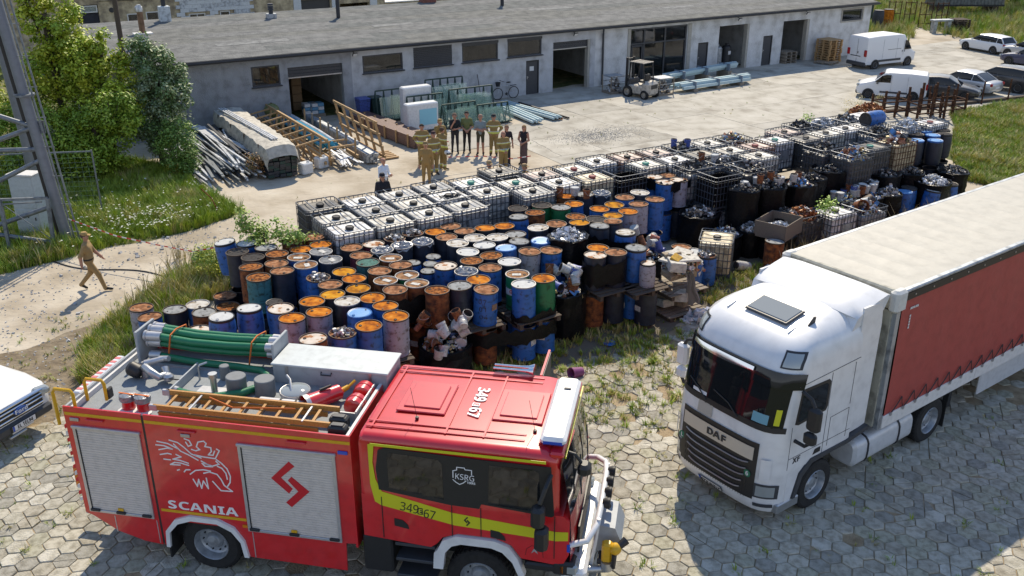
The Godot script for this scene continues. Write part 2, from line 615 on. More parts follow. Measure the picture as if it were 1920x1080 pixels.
	var rest := []
	for k in 6:
		var s := SurfaceTool.new()
		s.begin(Mesh.PRIMITIVE_TRIANGLES)
		rest.append(s)
	for i in spots.size():
		var c: Vector2 = spots[i][1]
		var t := T(V(c.x, rng.randf_range(-0.012, 0.009), c.y), rng.randf_range(-0.045, 0.045), rng.randi_range(0, 5) * PI / 3 + 0.18, rng.randf_range(-0.045, 0.045))
		var me: Mesh = meshes[rng.randi() % 5]
		var km := rng.randi() % 6
		var bits := [[me, t]]
		if rng.randf() < 0.13:
			bits = [[halves[0], t], [halves[1], t * T(V(0, -0.006, 0), rng.randf_range(-0.05, 0.05), 0, rng.randf_range(-0.05, 0.05))]]
		for q in bits:
			if i < 270:
				obj(q[0], "paver", pm[km], pave).transform = q[1]
			else:
				rest[km].append_from(q[0], 0, q[1])
	for k in 6:
		stuff(obj(rest[k].commit(), "paver_field", pm[k], pave))

# ---------------------------------------------------------------- buildings
func wall_with_openings(parent: Node, u0: float, u1: float, h: float, holes: Array, thick: float, m: Callable) -> void:
	var cuts := [u0, u1, -9.2, 5.5]
	for q in holes:
		cuts.append(q[0])
		cuts.append(q[1])
	cuts = cuts.filter(func(c): return c >= u0 and c <= u1)
	cuts.sort()
	var groups := {}
	for i in cuts.size() - 1:
		var a: float = cuts[i]
		var b: float = cuts[i + 1]
		if b - a < 0.002:
			continue
		var mid := (a + b) * 0.5
		var seg := [[0.0, h]]
		for q in holes:
			if mid > q[0] and mid < q[1]:
				var next := []
				for s in seg:
					if q[2] > s[0]:
						next.append([s[0], minf(s[1], q[2])])
					if q[3] < s[1]:
						next.append([maxf(s[0], q[3]), s[1]])
				seg = next
		var mm: Material = m.call(mid)
		if not groups.has(mm):
			groups[mm] = MB.new()
		for s in seg:
			groups[mm].box(V(mid, (s[0] + s[1]) / 2, -thick / 2), V(b - a, s[1] - s[0], thick))
	for k in groups:
		obj(groups[k], "wall", k, parent)

func window(parent: Node, a: float, b: float, y0: float, y1: float, m_frame: Material, m_pane: Material, mullions := 0, sill := true, z := -0.07) -> Node3D:
	var w := part(parent, "window")
	var f := MB.new()
	var t := 0.07
	f.box(V((a + b) / 2, y0 + t / 2, z), V(b - a, t, 0.08)).box(V((a + b) / 2, y1 - t / 2, z), V(b - a, t, 0.08))
	f.box(V(a + t / 2, (y0 + y1) / 2, z), V(t, y1 - y0 - 2 * t, 0.08)).box(V(b - t / 2, (y0 + y1) / 2, z), V(t, y1 - y0 - 2 * t, 0.08))
	for i in mullions:
		f.box(V(lerpf(a, b, (i + 1.0) / (mullions + 1)), (y0 + y1) / 2, z), V(t * 0.8, y1 - y0 - 2 * t, 0.07))
	obj(f, "frame", m_frame, w)
	for i in mullions + 1:
		var pa := lerpf(a, b, float(i) / (mullions + 1)) + t * (1.0 if i == 0 else 0.4) + 0.002
		var pb := lerpf(a, b, (i + 1.0) / (mullions + 1)) - t * (1.0 if i == mullions else 0.4) - 0.002
		obj(MB.new().box(V((pa + pb) / 2, (y0 + y1) / 2, z), V(pb - pa, y1 - y0 - 2 * t - 0.004, 0.01)), "pane", m_pane, w)
	if sill:
		obj(MB.new().box(V((a + b) / 2, y0 - 0.03, 0.03), V(b - a + 0.1, 0.055, 0.2)), "sill", m_frame, w)
	return w

func flood_lamp(parent: Node, at: Vector3) -> void:
	var l := part(parent, "flood_lamp")
	l.position = at
	obj(MB.new().at(T(V(0, -0.1, 0.24), 0.6)).box(Vector3.ZERO, V(0.24, 0.2, 0.06), 0.012), "housing", M.black_plastic, l)
	obj(MB.new().at(T(V(0, -0.1, 0.24), 0.6)).box(V(0, 0, 0.034), V(0.2, 0.16, 0.006)), "lens", M.white_matt, l)
	obj(MB.new().bar(V(0, 0, 0), V(0, -0.05, 0.22), 0.04, 0.02), "bracket", M.black_plastic, l)

func roller(parent: Node, a: float, b: float, y0: float, y1: float, z: float) -> void:
	var r := part(parent, "roller_door")
	var n := int((y1 - y0) / 0.12)
	for i in n:
		var y := y1 - (i + 0.5) * (y1 - y0) / n
		obj(MB.new().box(V((a + b) / 2, y, z), V(b - a, (y1 - y0) / n - 0.008, 0.045), 0.008), "slat", M.anthracite, r)
	obj(MB.new().box(V((a + b) / 2, y0 - 0.03, z), V(b - a, 0.055, 0.05)), "bottom_rail", M.steel, r)

func chimney(parent: Node, u: float, d: float, kind: int) -> void:
	var c := part(parent, "chimney")
	c.position = V(u, 3.46 + 0.06 * d, -d)
	if kind == 0:
		obj(MB.new().box(V(0, 0.22, 0), V(0.4, 0.5, 0.4)), "base", M.white_matt, c)
		obj(MB.new().box(V(0, 0.5, 0), V(0.85, 0.05, 0.6)), "cap_slab", M.white_matt, c)
		obj(MB.new().cyl(V(0, 0.52, 0), V(0, 1.55, 0), 0.14, -1, 14), "pipe", mat("copper_brown", lin(0.22, 0.13, 0.08), 0.5, 0.4, "grime", 1.0), c)
		obj(MB.new().lathe([[0.145, 1.5], [0.15, 1.62], [0.09, 1.78], [0.09, 1.82]], 14), "cowl", M.steel, c)
	elif kind == 1:
		obj(MB.new().cyl(V(0, 0, 0), V(0, 1.0, 0), 0.11, -1, 12), "pipe", M.dark_steel, c)
		obj(MB.new().lathe([[0.12, 0.98], [0.19, 1.08], [0.19, 1.2], [0.08, 1.3]], 12), "cowl", M.steel, c)
	elif kind == 2:
		obj(MB.new().box(V(0, 0.3, 0), V(0.55, 0.9, 0.5), 0.02), "base", mat("zinc_white", lin(0.55, 0.6, 0.62), 0.5, 0.2, "grime", 0.8), c)
		obj(MB.new().cyl(V(0, 0.74, 0), V(0, 1.9, 0), 0.12, -1, 12), "pipe", M.dark_steel, c)
	elif kind == 3:
		obj(MB.new().box(V(0, 0.1, 0), V(0.5, 0.24, 0.4)), "base", M.galvanised, c)
		obj(MB.new().cyl(V(0, 0.2, 0), V(0, 0.62, 0), 0.12, -1, 12), "pipe", M.dark_steel, c)
		for k in 3:
			obj(MB.new().cyl(V(0, 0.42 + k * 0.13, 0), V(0, 0.5 + k * 0.13, 0), 0.17, 0.14, 12), "louvre", M.dark_steel, c)
	else:
		obj(MB.new().box(V(0, 0.3, 0), V(0.9, 0.8, 0.6)), "base", mat("brick_red", lin(0.25, 0.10, 0.07), 0.9, 0.0, "grime", 2.0), c)
		obj(MB.new().box(V(0.25, 0.75, 0), V(0.4, 0.16, 0.5)), "cap_slab", M.wood_dark, c)

func workshop() -> void:
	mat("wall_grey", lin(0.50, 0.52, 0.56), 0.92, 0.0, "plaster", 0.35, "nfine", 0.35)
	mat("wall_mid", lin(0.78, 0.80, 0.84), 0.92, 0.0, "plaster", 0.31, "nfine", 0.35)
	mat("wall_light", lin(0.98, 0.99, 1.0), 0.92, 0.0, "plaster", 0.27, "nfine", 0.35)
	mat("felt", Color.WHITE, 0.95, 0.0, "felt", 0.16, "nfine", 0.4)
	mat("render_patch", lin(0.42, 0.40, 0.35), 0.95, 0.0, "light", 0.6, "nfine", 0.5)
	var t := thing("workshop_building", "long low grey workshop with flat felt roof, garage doors and dark windows", "building", YO, PHI)
	var holes := [[-14.19, -12.83, 1.97, 2.91], [-12.44, -9.68, 0, 2.72], [-8.62, -6.44, 2.1, 2.95], [-5.84, -3.63, 2.12, 3.12], [-3.04, -0.87, 2.13, 3.13], [-0.28, 1.89, 2.16, 3.13], [0.9, 1.74, 0, 1.88], [2.65, 5.15, 0, 2.72], [7.95, 12.24, 0, 3.06], [13.17, 13.99, 0, 1.88], [14.8, 17.3, 0, 2.75], [18.58, 19.4, 0, 1.88], [20.22, 22.6, 0, 2.68], [25.57, 27.55, 2.32, 3.04]]
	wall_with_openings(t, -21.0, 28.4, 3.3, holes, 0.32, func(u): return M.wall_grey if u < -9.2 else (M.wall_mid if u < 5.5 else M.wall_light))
	var b := MB.new()
	b.box(V(28.24, 1.65, -5.16), V(0.32, 3.3, 9.68)).box(V(-20.84, 1.65, -5.16), V(0.32, 3.3, 9.68)).box(V(3.7, 1.85, -10.16), V(49.4, 3.7, 0.3))
	obj(b, "wall", M.wall_mid, t)
	b = MB.new()
	for u in [-9.0, 2.0, 7.0, 13.0, 18.1, 24.0]:
		obj(MB.new().box(V(u, 1.65, -5.16), V(0.2, 3.3, 9.6)), "partition", M.wall_light, t)
	pass
	# roof: sloping deck, then overlapping felt sheets
	var sl := 0.06
	b = MB.new()
	b.at(Transform3D(Basis.from_euler(V(atan(sl), 0, 0)), V(3.7, 3.36, 0.28)))
	b.box(V(0, 0.0, -5.3), V(50.0, 0.12, 10.6))
	obj(b, "roof", mat("deck", lin(0.1, 0.1, 0.1), 0.9), t)
	var roof: Node3D = part(t, "roofing")
	var fm := []
	for k in 4:
		fm.append(mat("felt%d" % k, Color(1, 1, 1).darkened([0.0, 0.05, 0.1, 0.0][k]) * Color([1, 1, 0.98, 1.0][k], 1, [1, 0.98, 1, 1.0][k]), 0.95, 0.0, "felt", 0.14 + 0.03 * k, "nfine", 0.4))
	for r in 11:
		var off := rng.randf_range(0, 7.0)
		var u := -21.3 - off
		while u < 28.7:
			var a := maxf(u, -21.3)
			var e := minf(u + 7.2, 28.7)
			if e - a > 0.3:
				b = MB.new()
				b.box(V((a + e) / 2 - 3.7, 0.066 + 0.003 * (r % 2) + rng.randf_range(0, 0.0015), -0.5 - r * 0.965), V(e - a - 0.006, 0.008 + 0.003 * (r % 2), 0.99))
				var o := obj(b, "roof_sheet", fm[rng.randi() % 4], roof)
				o.transform = Transform3D(Basis.from_euler(V(atan(sl), 0, 0)), V(3.7, 3.36, 0.28))
			u += 7.2
	# a few repair patches on the felt
	for q in [[-13.2, 3.0, 3.6, 0.6], [-5.0, 4.6, 2.4, 0.5], [6.0, 5.8, 3.0, 0.6], [14.0, 3.4, 2.4, 0.5]]:
		b = MB.new().box(V(q[0] - 3.7, 0.078, -q[1]), V(q[2], 0.006, q[3]))
		obj(b, "repair_patch", mat("felt_patch", Color(1.12, 1.12, 1.12), 0.95, 0.0, "felt", 0.3), roof).transform = Transform3D(Basis.from_euler(V(atan(sl), 0, 0)), V(3.7, 3.36, 0.28))
	b = MB.new()
	b.box(V(3.7, 3.33, 0.31), V(50.1, 0.16, 0.05))
	obj(b, "fascia", M.anthracite, t)
	var gut := []
	b = MB.new()
	var ring0 := PackedVector3Array()
	for j in 7:
		var an := PI + PI * j / 6.0
		ring0.push_back(V(-21.35, 3.36 + 0.075 * sin(an), 0.41 + 0.075 * cos(an)))
	var ring1 := PackedVector3Array()
	for k in ring0:
		ring1.push_back(V(28.75, k.y, k.z))
	b.loft([ring0, ring1], true, true, false)
	obj(b, "gutter", M.anthracite, t)
	b = MB.new()
	b.tube([V(5.78, 3.3, 0.38), V(5.78, 3.15, 0.36), V(5.98, 2.9, 0.08), V(6.0, 2.6, 0.07), V(6.02, 0.08, 0.07)], 0.055, 10)
	obj(b, "downpipe", M.anthracite, t)
	b = MB.new().at(Transform3D(Basis.from_euler(V(atan(sl), 0, 0)), V(-21.36, 3.46, 0.28)))
	b.box(V(0, 0, -5.2), V(0.3, 0.06, 10.4))
	obj(b, "verge_flashing", M.white_matt, t)
	for q in [[-18.0, 4.2, 0], [-17.5, 7.2, 1], [-15.8, 9.7, 2], [-10.4, 8.5, 3], [-7.0, 7.2, 1], [3.7, 7.4, 1], [0.0, 10.2, 4]]:
		chimney(t, q[0], q[1], q[2])
	for u in [-9.09, 3.96, 16.18, 22.07]:
		flood_lamp(t, V(u, 3.2, 0.02))
	# windows and doors
	window(t, -14.19, -12.83, 1.97, 2.91, M.anthracite, M.tinted_pane)
	window(t, -8.62, -6.44, 2.1, 2.95, M.anthracite, M.tinted_pane)
	var w := part(t, "window_shutter")
	for i in 11:
		obj(MB.new().box(V(-4.735, 2.165 + i * 0.09, -0.05), V(2.2, 0.084, 0.03), 0.006), "slat", M.anthracite, w)
	obj(MB.new().box(V(-4.735, 2.09, 0.03), V(2.3, 0.055, 0.2)), "sill", M.anthracite, w)
	for q in [[-3.04, -0.87, 2.13, 3.13], [-0.28, 1.89, 2.16, 3.13]]:
		window(t, q[0], q[1], q[2], q[3] - 0.12, M.anthracite, M.tinted_pane)
		obj(MB.new().box(V((q[0] + q[1]) / 2, q[3] - 0.06, -0.02), V(q[1] - q[0], 0.118, 0.16)), "shutter_box", M.anthracite, t)
	window(t, 25.62, 27.5, 2.36, 3.0, M.anthracite, M.tinted_pane, 0, false)
	obj(MB.new().box(V(26.56, 2.28, 0.025), V(2.1, 0.09, 0.04)).box(V(26.56, 3.08, 0.025), V(2.1, 0.09, 0.04)).box(V(25.53, 2.68, 0.025), V(0.09, 0.7, 0.04)).box(V(27.59, 2.68, 0.025), V(0.09, 0.7, 0.04)), "window_surround", M.render_patch, t)
	for q in [[0.9, 1.74], [13.17, 13.99], [18.58, 19.4]]:
		var d := part(t, "door")
		obj(MB.new().box(V((q[0] + q[1]) / 2, 0.94, -0.1), V(q[1] - q[0] - 0.01, 1.87, 0.06)), "leaf", M.anthracite, d)
		obj(MB.new().box(V(q[0] + 0.1, 0.95, -0.05), V(0.03, 0.16, 0.03)).box(V(q[0] + 0.13, 0.98, -0.03), V(0.1, 0.02, 0.02)), "handle", M.steel, d)
		obj(MB.new().box(V((q[0] + q[1]) / 2, 1.83, -0.06), V(q[1] - q[0] - 0.01, 0.07, 0.05)).box(V(q[0] + 0.03, 0.94, -0.06), V(0.05, 1.7, 0.05)).box(V(q[1] - 0.03, 0.94, -0.06), V(0.05, 1.7, 0.05)), "frame", M.black_plastic, d)
		if q[0] < 2.0:
			obj(MB.new().box(V(1.3, 1.42, -0.066), V(0.27, 0.24, 0.004)), "notice", M.white_matt, d)
	roller(t, -12.43, -9.69, 2.24, 2.71, -0.1)
	roller(t, 2.66, 5.14, 2.33, 2.71, -0.14)
	for q in [[5.08, 0.13, 2.72], [17.24, 0.2, 2.75], [22.5, 0.2, 2.68]]:
		obj(MB.new().box(V(q[0], q[2] / 2, -0.17), V(q[1], q[2] - 0.01, 0.3)), "door_jamb", M.render_patch, t)
	# glazed shop front
	var s := part(t, "shop_front")
	for q in [[7.88, 0.2], [12.42, 0.26]]:
		obj(MB.new().box(V(q[0], 1.55, 0.02), V(q[1], 3.1, 0.05)), "surround", M.render_patch, s)
	var f := MB.new()
	for u in [8.0, 9.05, 10.6, 12.19]:
		f.box(V(u, 1.53, -0.12), V(0.1, 3.05, 0.12))
	for h in [0.05, 2.18, 3.0]:
		f.box(V(10.1, h, -0.12), V(4.1, 0.09, 0.1))
	f.box(V(8.15, 1.1, -0.06), V(0.09, 2.0, 0.05)).box(V(8.9, 1.1, -0.06), V(0.09, 2.0, 0.05)).box(V(8.52, 0.12, -0.06), V(0.84, 0.16, 0.05)).box(V(8.52, 2.06, -0.06), V(0.84, 0.1, 0.05))
	obj(f, "frame", M.anthracite, s)
	var us := [8.05, 9.0, 9.1, 10.55, 10.65, 12.14]
	for i in 3:
		for hh in [[0.1, 2.13], [2.23, 2.95]]:
			obj(MB.new().box(V((us[i * 2] + us[i * 2 + 1]) / 2, (hh[0] + hh[1]) / 2, -0.12), V(us[i * 2 + 1] - us[i * 2] - 0.004, hh[1] - hh[0] - 0.004, 0.012)), "pane", M.tinted_pane, s)
	# things inside the open garages
	var blue := mat("package_blue", lin(0.12, 0.3, 0.45), 0.5, 0.0, "light", 1.0)
	for q in [[-11.1, -1.3, 0.0, 0], [-10.75, -1.2, 0.0, 1]]:
		var p := thing("goods_pallet", ["low stack of blue and white packages inside the open garage", "second stack of packages beside the garage wall inside"][q[3]], "pallet", yd(q[0], q[1]), PHI)
		for k in 3:
			for i in 2:
				obj(MB.new().box(V(i * 0.32 - 0.16, 0.22 + k * 0.18, 0), V(0.3, 0.16, 0.5), 0.01), "package", blue if (k + i) % 2 else M.white_matt, p)
		obj(MB.new().box(V(0, 0.07, 0), V(0.7, 0.13, 0.6)), "pallet_base", M.wood_grey, p)
	var cb := thing("cardboard_stack", "tall stack of brown cardboard boxes inside the left garage", "boxes", yd(-11.3, -2.6), PHI)
	for k in 4:
		obj(MB.new().box(V(0, 0.3 + k * 0.42, 0), V(0.5, 0.4, 0.4), 0.01), "box", mat("cardboard", lin(0.26, 0.17, 0.09), 0.9, 0.0, "light", 1.0), cb)
	for i in 2:
		var c := thing("gas_cylinder", ["silver vertical tank standing inside the open garage", "dark vertical tank with a white label inside the garage"][i], "tank", yd(15.6 + i * 0.75, -0.9), PHI)
		obj(MB.new().lathe([[0.26, 0.05], [0.3, 0.12], [0.3, 1.25], [0.22, 1.36], [0.1, 1.4], [0.1, 1.5]], 18), "tank_body", M.galvanised if i == 0 else M.dark_steel, c)
		if i:
			obj(MB.new().box(V(0, 0.95, 0.3), V(0.2, 0.22, 0.012)), "tank_label", M.white_matt, c)
	var pl := thing("wooden_pallet_pile", "short pile of wooden crates at the garage threshold", "pallets", yd(20.9, -0.1), PHI)
	for k in 4:
		for i in 5:
			obj(MB.new().box(V(0, 0.15 + k * 0.2, -0.36 + i * 0.18), V(1.0, 0.02, 0.14)), "board", M.wood_grey, pl)
		for i in 3:
			obj(MB.new().box(V(-0.45 + i * 0.45, 0.07 + k * 0.2, 0), V(0.1, 0.13, 0.9)), "block", M.wood_grey, pl)

func rear_buildings() -> void:
	var t := thing("rear_building", "old building of stained cream plaster and white blocks behind the workshop", "building", yd(0, -24), PHI)
	mat("old_wall", Color.WHITE, 0.95, 0.0, "oldplaster", 0.3, "ncoarse", 0.5)
	var holes := [[-19.5, -17.1, 0, 3.55], [-15.4, -14.6, 2.15, 2.85], [-14.2, -13.35, 2.25, 2.9], [-11.4, -10.3, 2.0, 2.6], [-9.3, -8.6, 2.3, 2.65], [-3.5, -1.2, 0, 3.05], [-0.5, 1.8, 0, 2.62]]
	wall_with_openings(t, -30.0, 2.8, 4.6, holes, 0.35, func(_u): return M.old_wall)
	obj(MB.new().box(V(-13.6, 2.3, -6), V(32.8, 4.6, 0.3)).box(V(-30.1, 2.3, -3), V(0.3, 4.6, 6)).box(V(2.95, 2.3, -3), V(0.3, 4.6, 6)), "wall", M.old_wall, t)
	obj(MB.new().box(V(-13.6, 4.7, -2.8), V(33.6, 0.2, 7.0)), "roof", M.felt, t)
	# white block wall, each course laid
	var bm := [mat("block_white", lin(0.62, 0.65, 0.68), 0.9, 0.0, "light", 1.0, "nfine", 0.4), mat("block_white2", lin(0.55, 0.58, 0.62), 0.9, 0.0, "grime", 1.0, "nfine", 0.4)]
	var wall := part(t, "block_wall")
	for r in 19:
		for i in 9:
			var u := -11.95 + i * 0.56 + (0.28 if r % 2 else 0.0)
			var h := 0.13 + r * 0.245
			var hit := false
			for q in holes:
				if u + 0.27 > q[0] and u - 0.27 < q[1] and h + 0.11 > q[2] and h - 0.11 < q[3]:
					hit = true
			if not hit and u < -7.0:
				obj(MB.new().box(V(u, h, 0.05), V(0.55, 0.236, 0.1)), "block", bm[rng.randi() % 2], wall)
	for q in [[-15.4, -14.6, 2.15, 2.85], [-14.2, -13.35, 2.25, 2.9], [-11.4, -10.3, 2.0, 2.6], [-9.3, -8.6, 2.3, 2.65]]:
		window(t, q[0], q[1], q[2], q[3], M.white_matt, M.tinted_pane, 1 if q[0] < -11 and q[0] > -12 else 0, false, -0.05)
	obj(MB.new().box(V(-18.3, 1.5, -0.2), V(2.4, 3.0, 0.06)), "gate_leaf", mat("gate_navy", lin(0.02, 0.022, 0.035), 0.7, 0.0, "grime", 0.8), t)
	window(t, -19.45, -18.3, 3.05, 3.5, M.white_matt, M.pane, 1, false, -0.1)
	window(t, -18.2, -17.15, 3.05, 3.5, M.white_matt, M.pane, 0, false, -0.1)
	obj(MB.new().box(V(-2.35, 1.5, -0.25), V(2.3, 3.0, 0.06)), "gate_leaf", M.anthracite, t)
	for u in [-3.75, -0.85, 2.15]:
		obj(MB.new().box(V(u, 2.0, 0.06), V(0.55, 4.0, 0.1)), "pilaster", bm[0], t)
	obj(MB.new().cyl(V(-16.3, 3.15, 0.0), V(-16.3, 3.15, 0.1), 0.16, -1, 14), "wall_vent", M.dark_steel, t)
	obj(MB.new().tube([V(-17, 3.75, 0.06), V(-14, 3.7, 0.06), V(-9, 3.78, 0.06), V(-4, 3.7, 0.06)], 0.02, 6), "wall_cable", M.black_plastic, t)
	# flat-roofed low annex with white sheet roof
	var a := thing("annex_shed", "low shed with bright white sheet roof behind the workshop ridge", "shed", yd(6.5, -27), PHI)
	obj(MB.new().box(V(0, 1.2, 0), V(7.0, 2.4, 5.0)), "wall", M.old_wall, a)
	for i in 7:
		obj(MB.new().box(V(-3.1 + i * 1.03, 2.47, 0), V(1.02, 0.09, 5.4), 0.01), "roof_panel", M.white_matt, a)
	var fn := thing("plank_fence", "brown plank fence beyond the white sheet roof", "fence", yd(9.5, -34), PHI)
	for i in 40:
		obj(MB.new().box(V(-6 + i * 0.32, 1.0, 0), V(0.26, 2.0 + rng.randf_range(-0.05, 0.05), 0.03)), "plank", M.wood_dark, fn)
	obj(MB.new().box(V(0.2, 1.5, -0.05), V(12.8, 0.1, 0.05)).box(V(0.2, 0.5, -0.05), V(12.8, 0.1, 0.05)), "rail", M.wood_dark, fn)

# ---------------------------------------------------------------- plants
func tuft_mesh(blades: int, h: float, spread: float, bend: float, wide: float, seed_: int) -> ArrayMesh:
	var r := RandomNumberGenerator.new()
	r.seed = seed_
	var b := MB.new()
	for i in blades:
		var an := r.randf() * TAU
		var d := V(cos(an), 0, sin(an))
		var s := V(-sin(an), 0, cos(an)) * wide * r.randf_range(0.7, 1.3)
		var o := d * spread * r.randf()
		var hh := h * r.randf_range(0.55, 1.15)
		var m := o + d * bend * hh * 0.3 + V(0, hh * 0.6, 0)
		var e := o + d * bend * hh * r.randf_range(0.7, 1.3) + V(0, hh, 0)
		b.quad(o - s, o + s, m + s * 0.8, m - s * 0.8)
		b.tri(m - s * 0.8, m + s * 0.8, e)
	return b.mesh(0.0)

func scatter(called: String, label: String, mesh: Mesh, m: Material, spots: Array, parent: Node = null) -> void:
	# spots: [Transform3D, Color]
	var mm := MultiMesh.new()
	mm.transform_format = MultiMesh.TRANSFORM_3D
	mm.use_colors = true
	mm.mesh = mesh
	mm.instance_count = spots.size()
	for i in spots.size():
		mm.set_instance_transform(i, spots[i][0])
		mm.set_instance_color(i, spots[i][1])
	var o := MultiMeshInstance3D.new()
	o.multimesh = mm
	o.material_override = m
	o.name = numbered(called)
	add_child(o)
	stuff(tag(o, label, "grass"))

func grass_color(dry: float) -> Color:
	var g := Color(0.17, 0.27, 0.02).lerp(Color(0.32, 0.37, 0.035), rng.randf())
	if rng.randf() < dry:
		g = Color(0.48, 0.39, 0.17).lerp(Color(0.40, 0.36, 0.10), rng.randf())
	return g * rng.randf_range(0.75, 1.25)

func in_poly(poly: PackedVector2Array, n: int, smin: float, smax: float, dry: float, edge := 0.0) -> Array:
	var lo := poly[0]
	var hi := poly[0]
	for k in poly:
		lo = lo.min(k)
		hi = hi.max(k)
	var out := []
	var nz := FastNoiseLite.new()
	nz.frequency = 0.35
	nz.seed = 5 + n
	var tries := 0
	while out.size() < n and tries < n * 40:
		tries += 1
		var c := Vector2(rng.randf_range(lo.x, hi.x), rng.randf_range(lo.y, hi.y))
		if not Geometry2D.is_point_in_polygon(c, poly) or not seen_from(c.x, c.y, 1.0):
			continue
		var q := nz.get_noise_2dv(c)
		if edge > 0.0 and q < edge - 0.5:
			continue
		var s := rng.randf_range(smin, smax) * (1.0 + 0.5 * q)
		out.append([Transform3D(Basis.from_euler(V(rng.randf_range(-0.2, 0.2), rng.randf() * TAU, 0)).scaled(V(s, s * rng.randf_range(0.8, 1.3), s)), V(c.x, 0.0, c.y)), grass_color(clampf(dry + q * 0.6, 0.0, 1.0))])
	return out

func leaf_cloud(b: MB, o: Vector3, r: Vector3, leaves: int, size: float, cols: Array, clumps: int, rr: RandomNumberGenerator) -> void:
	var cs := []
	for i in clumps:
		var d := V(rr.randfn(), rr.randfn(), rr.randfn()).normalized() * pow(rr.randf(), 0.42)
		cs.append([o + d * r, rr.randf_range(0.22, 0.5) * (0.6 + 0.4 * minf(r.x, r.y) / 1.5), rr.randf()])
	for i in leaves:
		var c: Array = cs[rr.randi() % clumps]
		var d := V(rr.randfn(), rr.randfn() * 0.8, rr.randfn())
		d = d.normalized() * pow(rr.randf(), 0.5) * c[1]
		var p: Vector3 = c[0] + d
		var n := (V(0, 0.9, 0) + d.normalized() * 0.6 + V(rr.randfn(), rr.randfn(), rr.randfn()) * 0.5).normalized()
		var t := n.cross(V(rr.randfn(), rr.randfn(), rr.randfn())).normalized()
		var s := n.cross(t)
		var z := size * rr.randf_range(0.6, 1.3)
		var k: Color = cols[int(c[2] * 0.999 * cols.size())].lerp(cols[rr.randi() % cols.size()], 0.4)
		b.tint(k * rr.randf_range(1.3, 2.3))
		var q := p + t * z * 0.5 - n * z * 0.06
		b.tri(p - t * z * 0.5, p + s * z * 0.32, q)
		b.tri(p - t * z * 0.5, q, p - s * z * 0.32)

func tree(called: String, label: String, cat: String, at: Vector3, blobs: Array, leaf: float, cols: Array, seed_: int, group := "", trunk := 0.12) -> void:
	var rr := RandomNumberGenerator.new()
	rr.seed = seed_
	var t := thing(called, label, cat, at, 0.0, group)
	var top := 0.0
	for q in blobs:
		top = maxf(top, q[0].y)
	var b := MB.new()
	b.tube([V(0, -0.05, 0), V(0.05, top * 0.3, 0.03), V(-0.03, top * 0.6, 0), V(0, top * 0.9, 0)], trunk, 7)
	for q in blobs:
		var s := V(0, minf(q[0].y * 0.5, top * 0.5), 0)
		b.tube([s, s.lerp(q[0], 0.5) + V(0, 0.2, 0), q[0]], trunk * 0.35, 5)
		for k in 5:
			var e: Vector3 = q[0] + V(rr.randfn(), rr.randf_range(-0.2, 1.0), rr.randfn()).normalized() * q[1] * 0.85
			b.tube([s.lerp(q[0], 0.6), (s.lerp(q[0], 0.8) + e) * 0.5, e], trunk * 0.13, 4)
	obj(b, "trunk", M.bark, t)
	b = MB.new()
	for q in blobs:
		leaf_cloud(b, q[0], q[1], int(q[2] * (1.9 if leaf > 0.1 else 1.3)), leaf * 1.15, cols, int(q[2] / 45.0) + 3, rr)
	obj(b, "crown", M.leaf, t, 0.0)

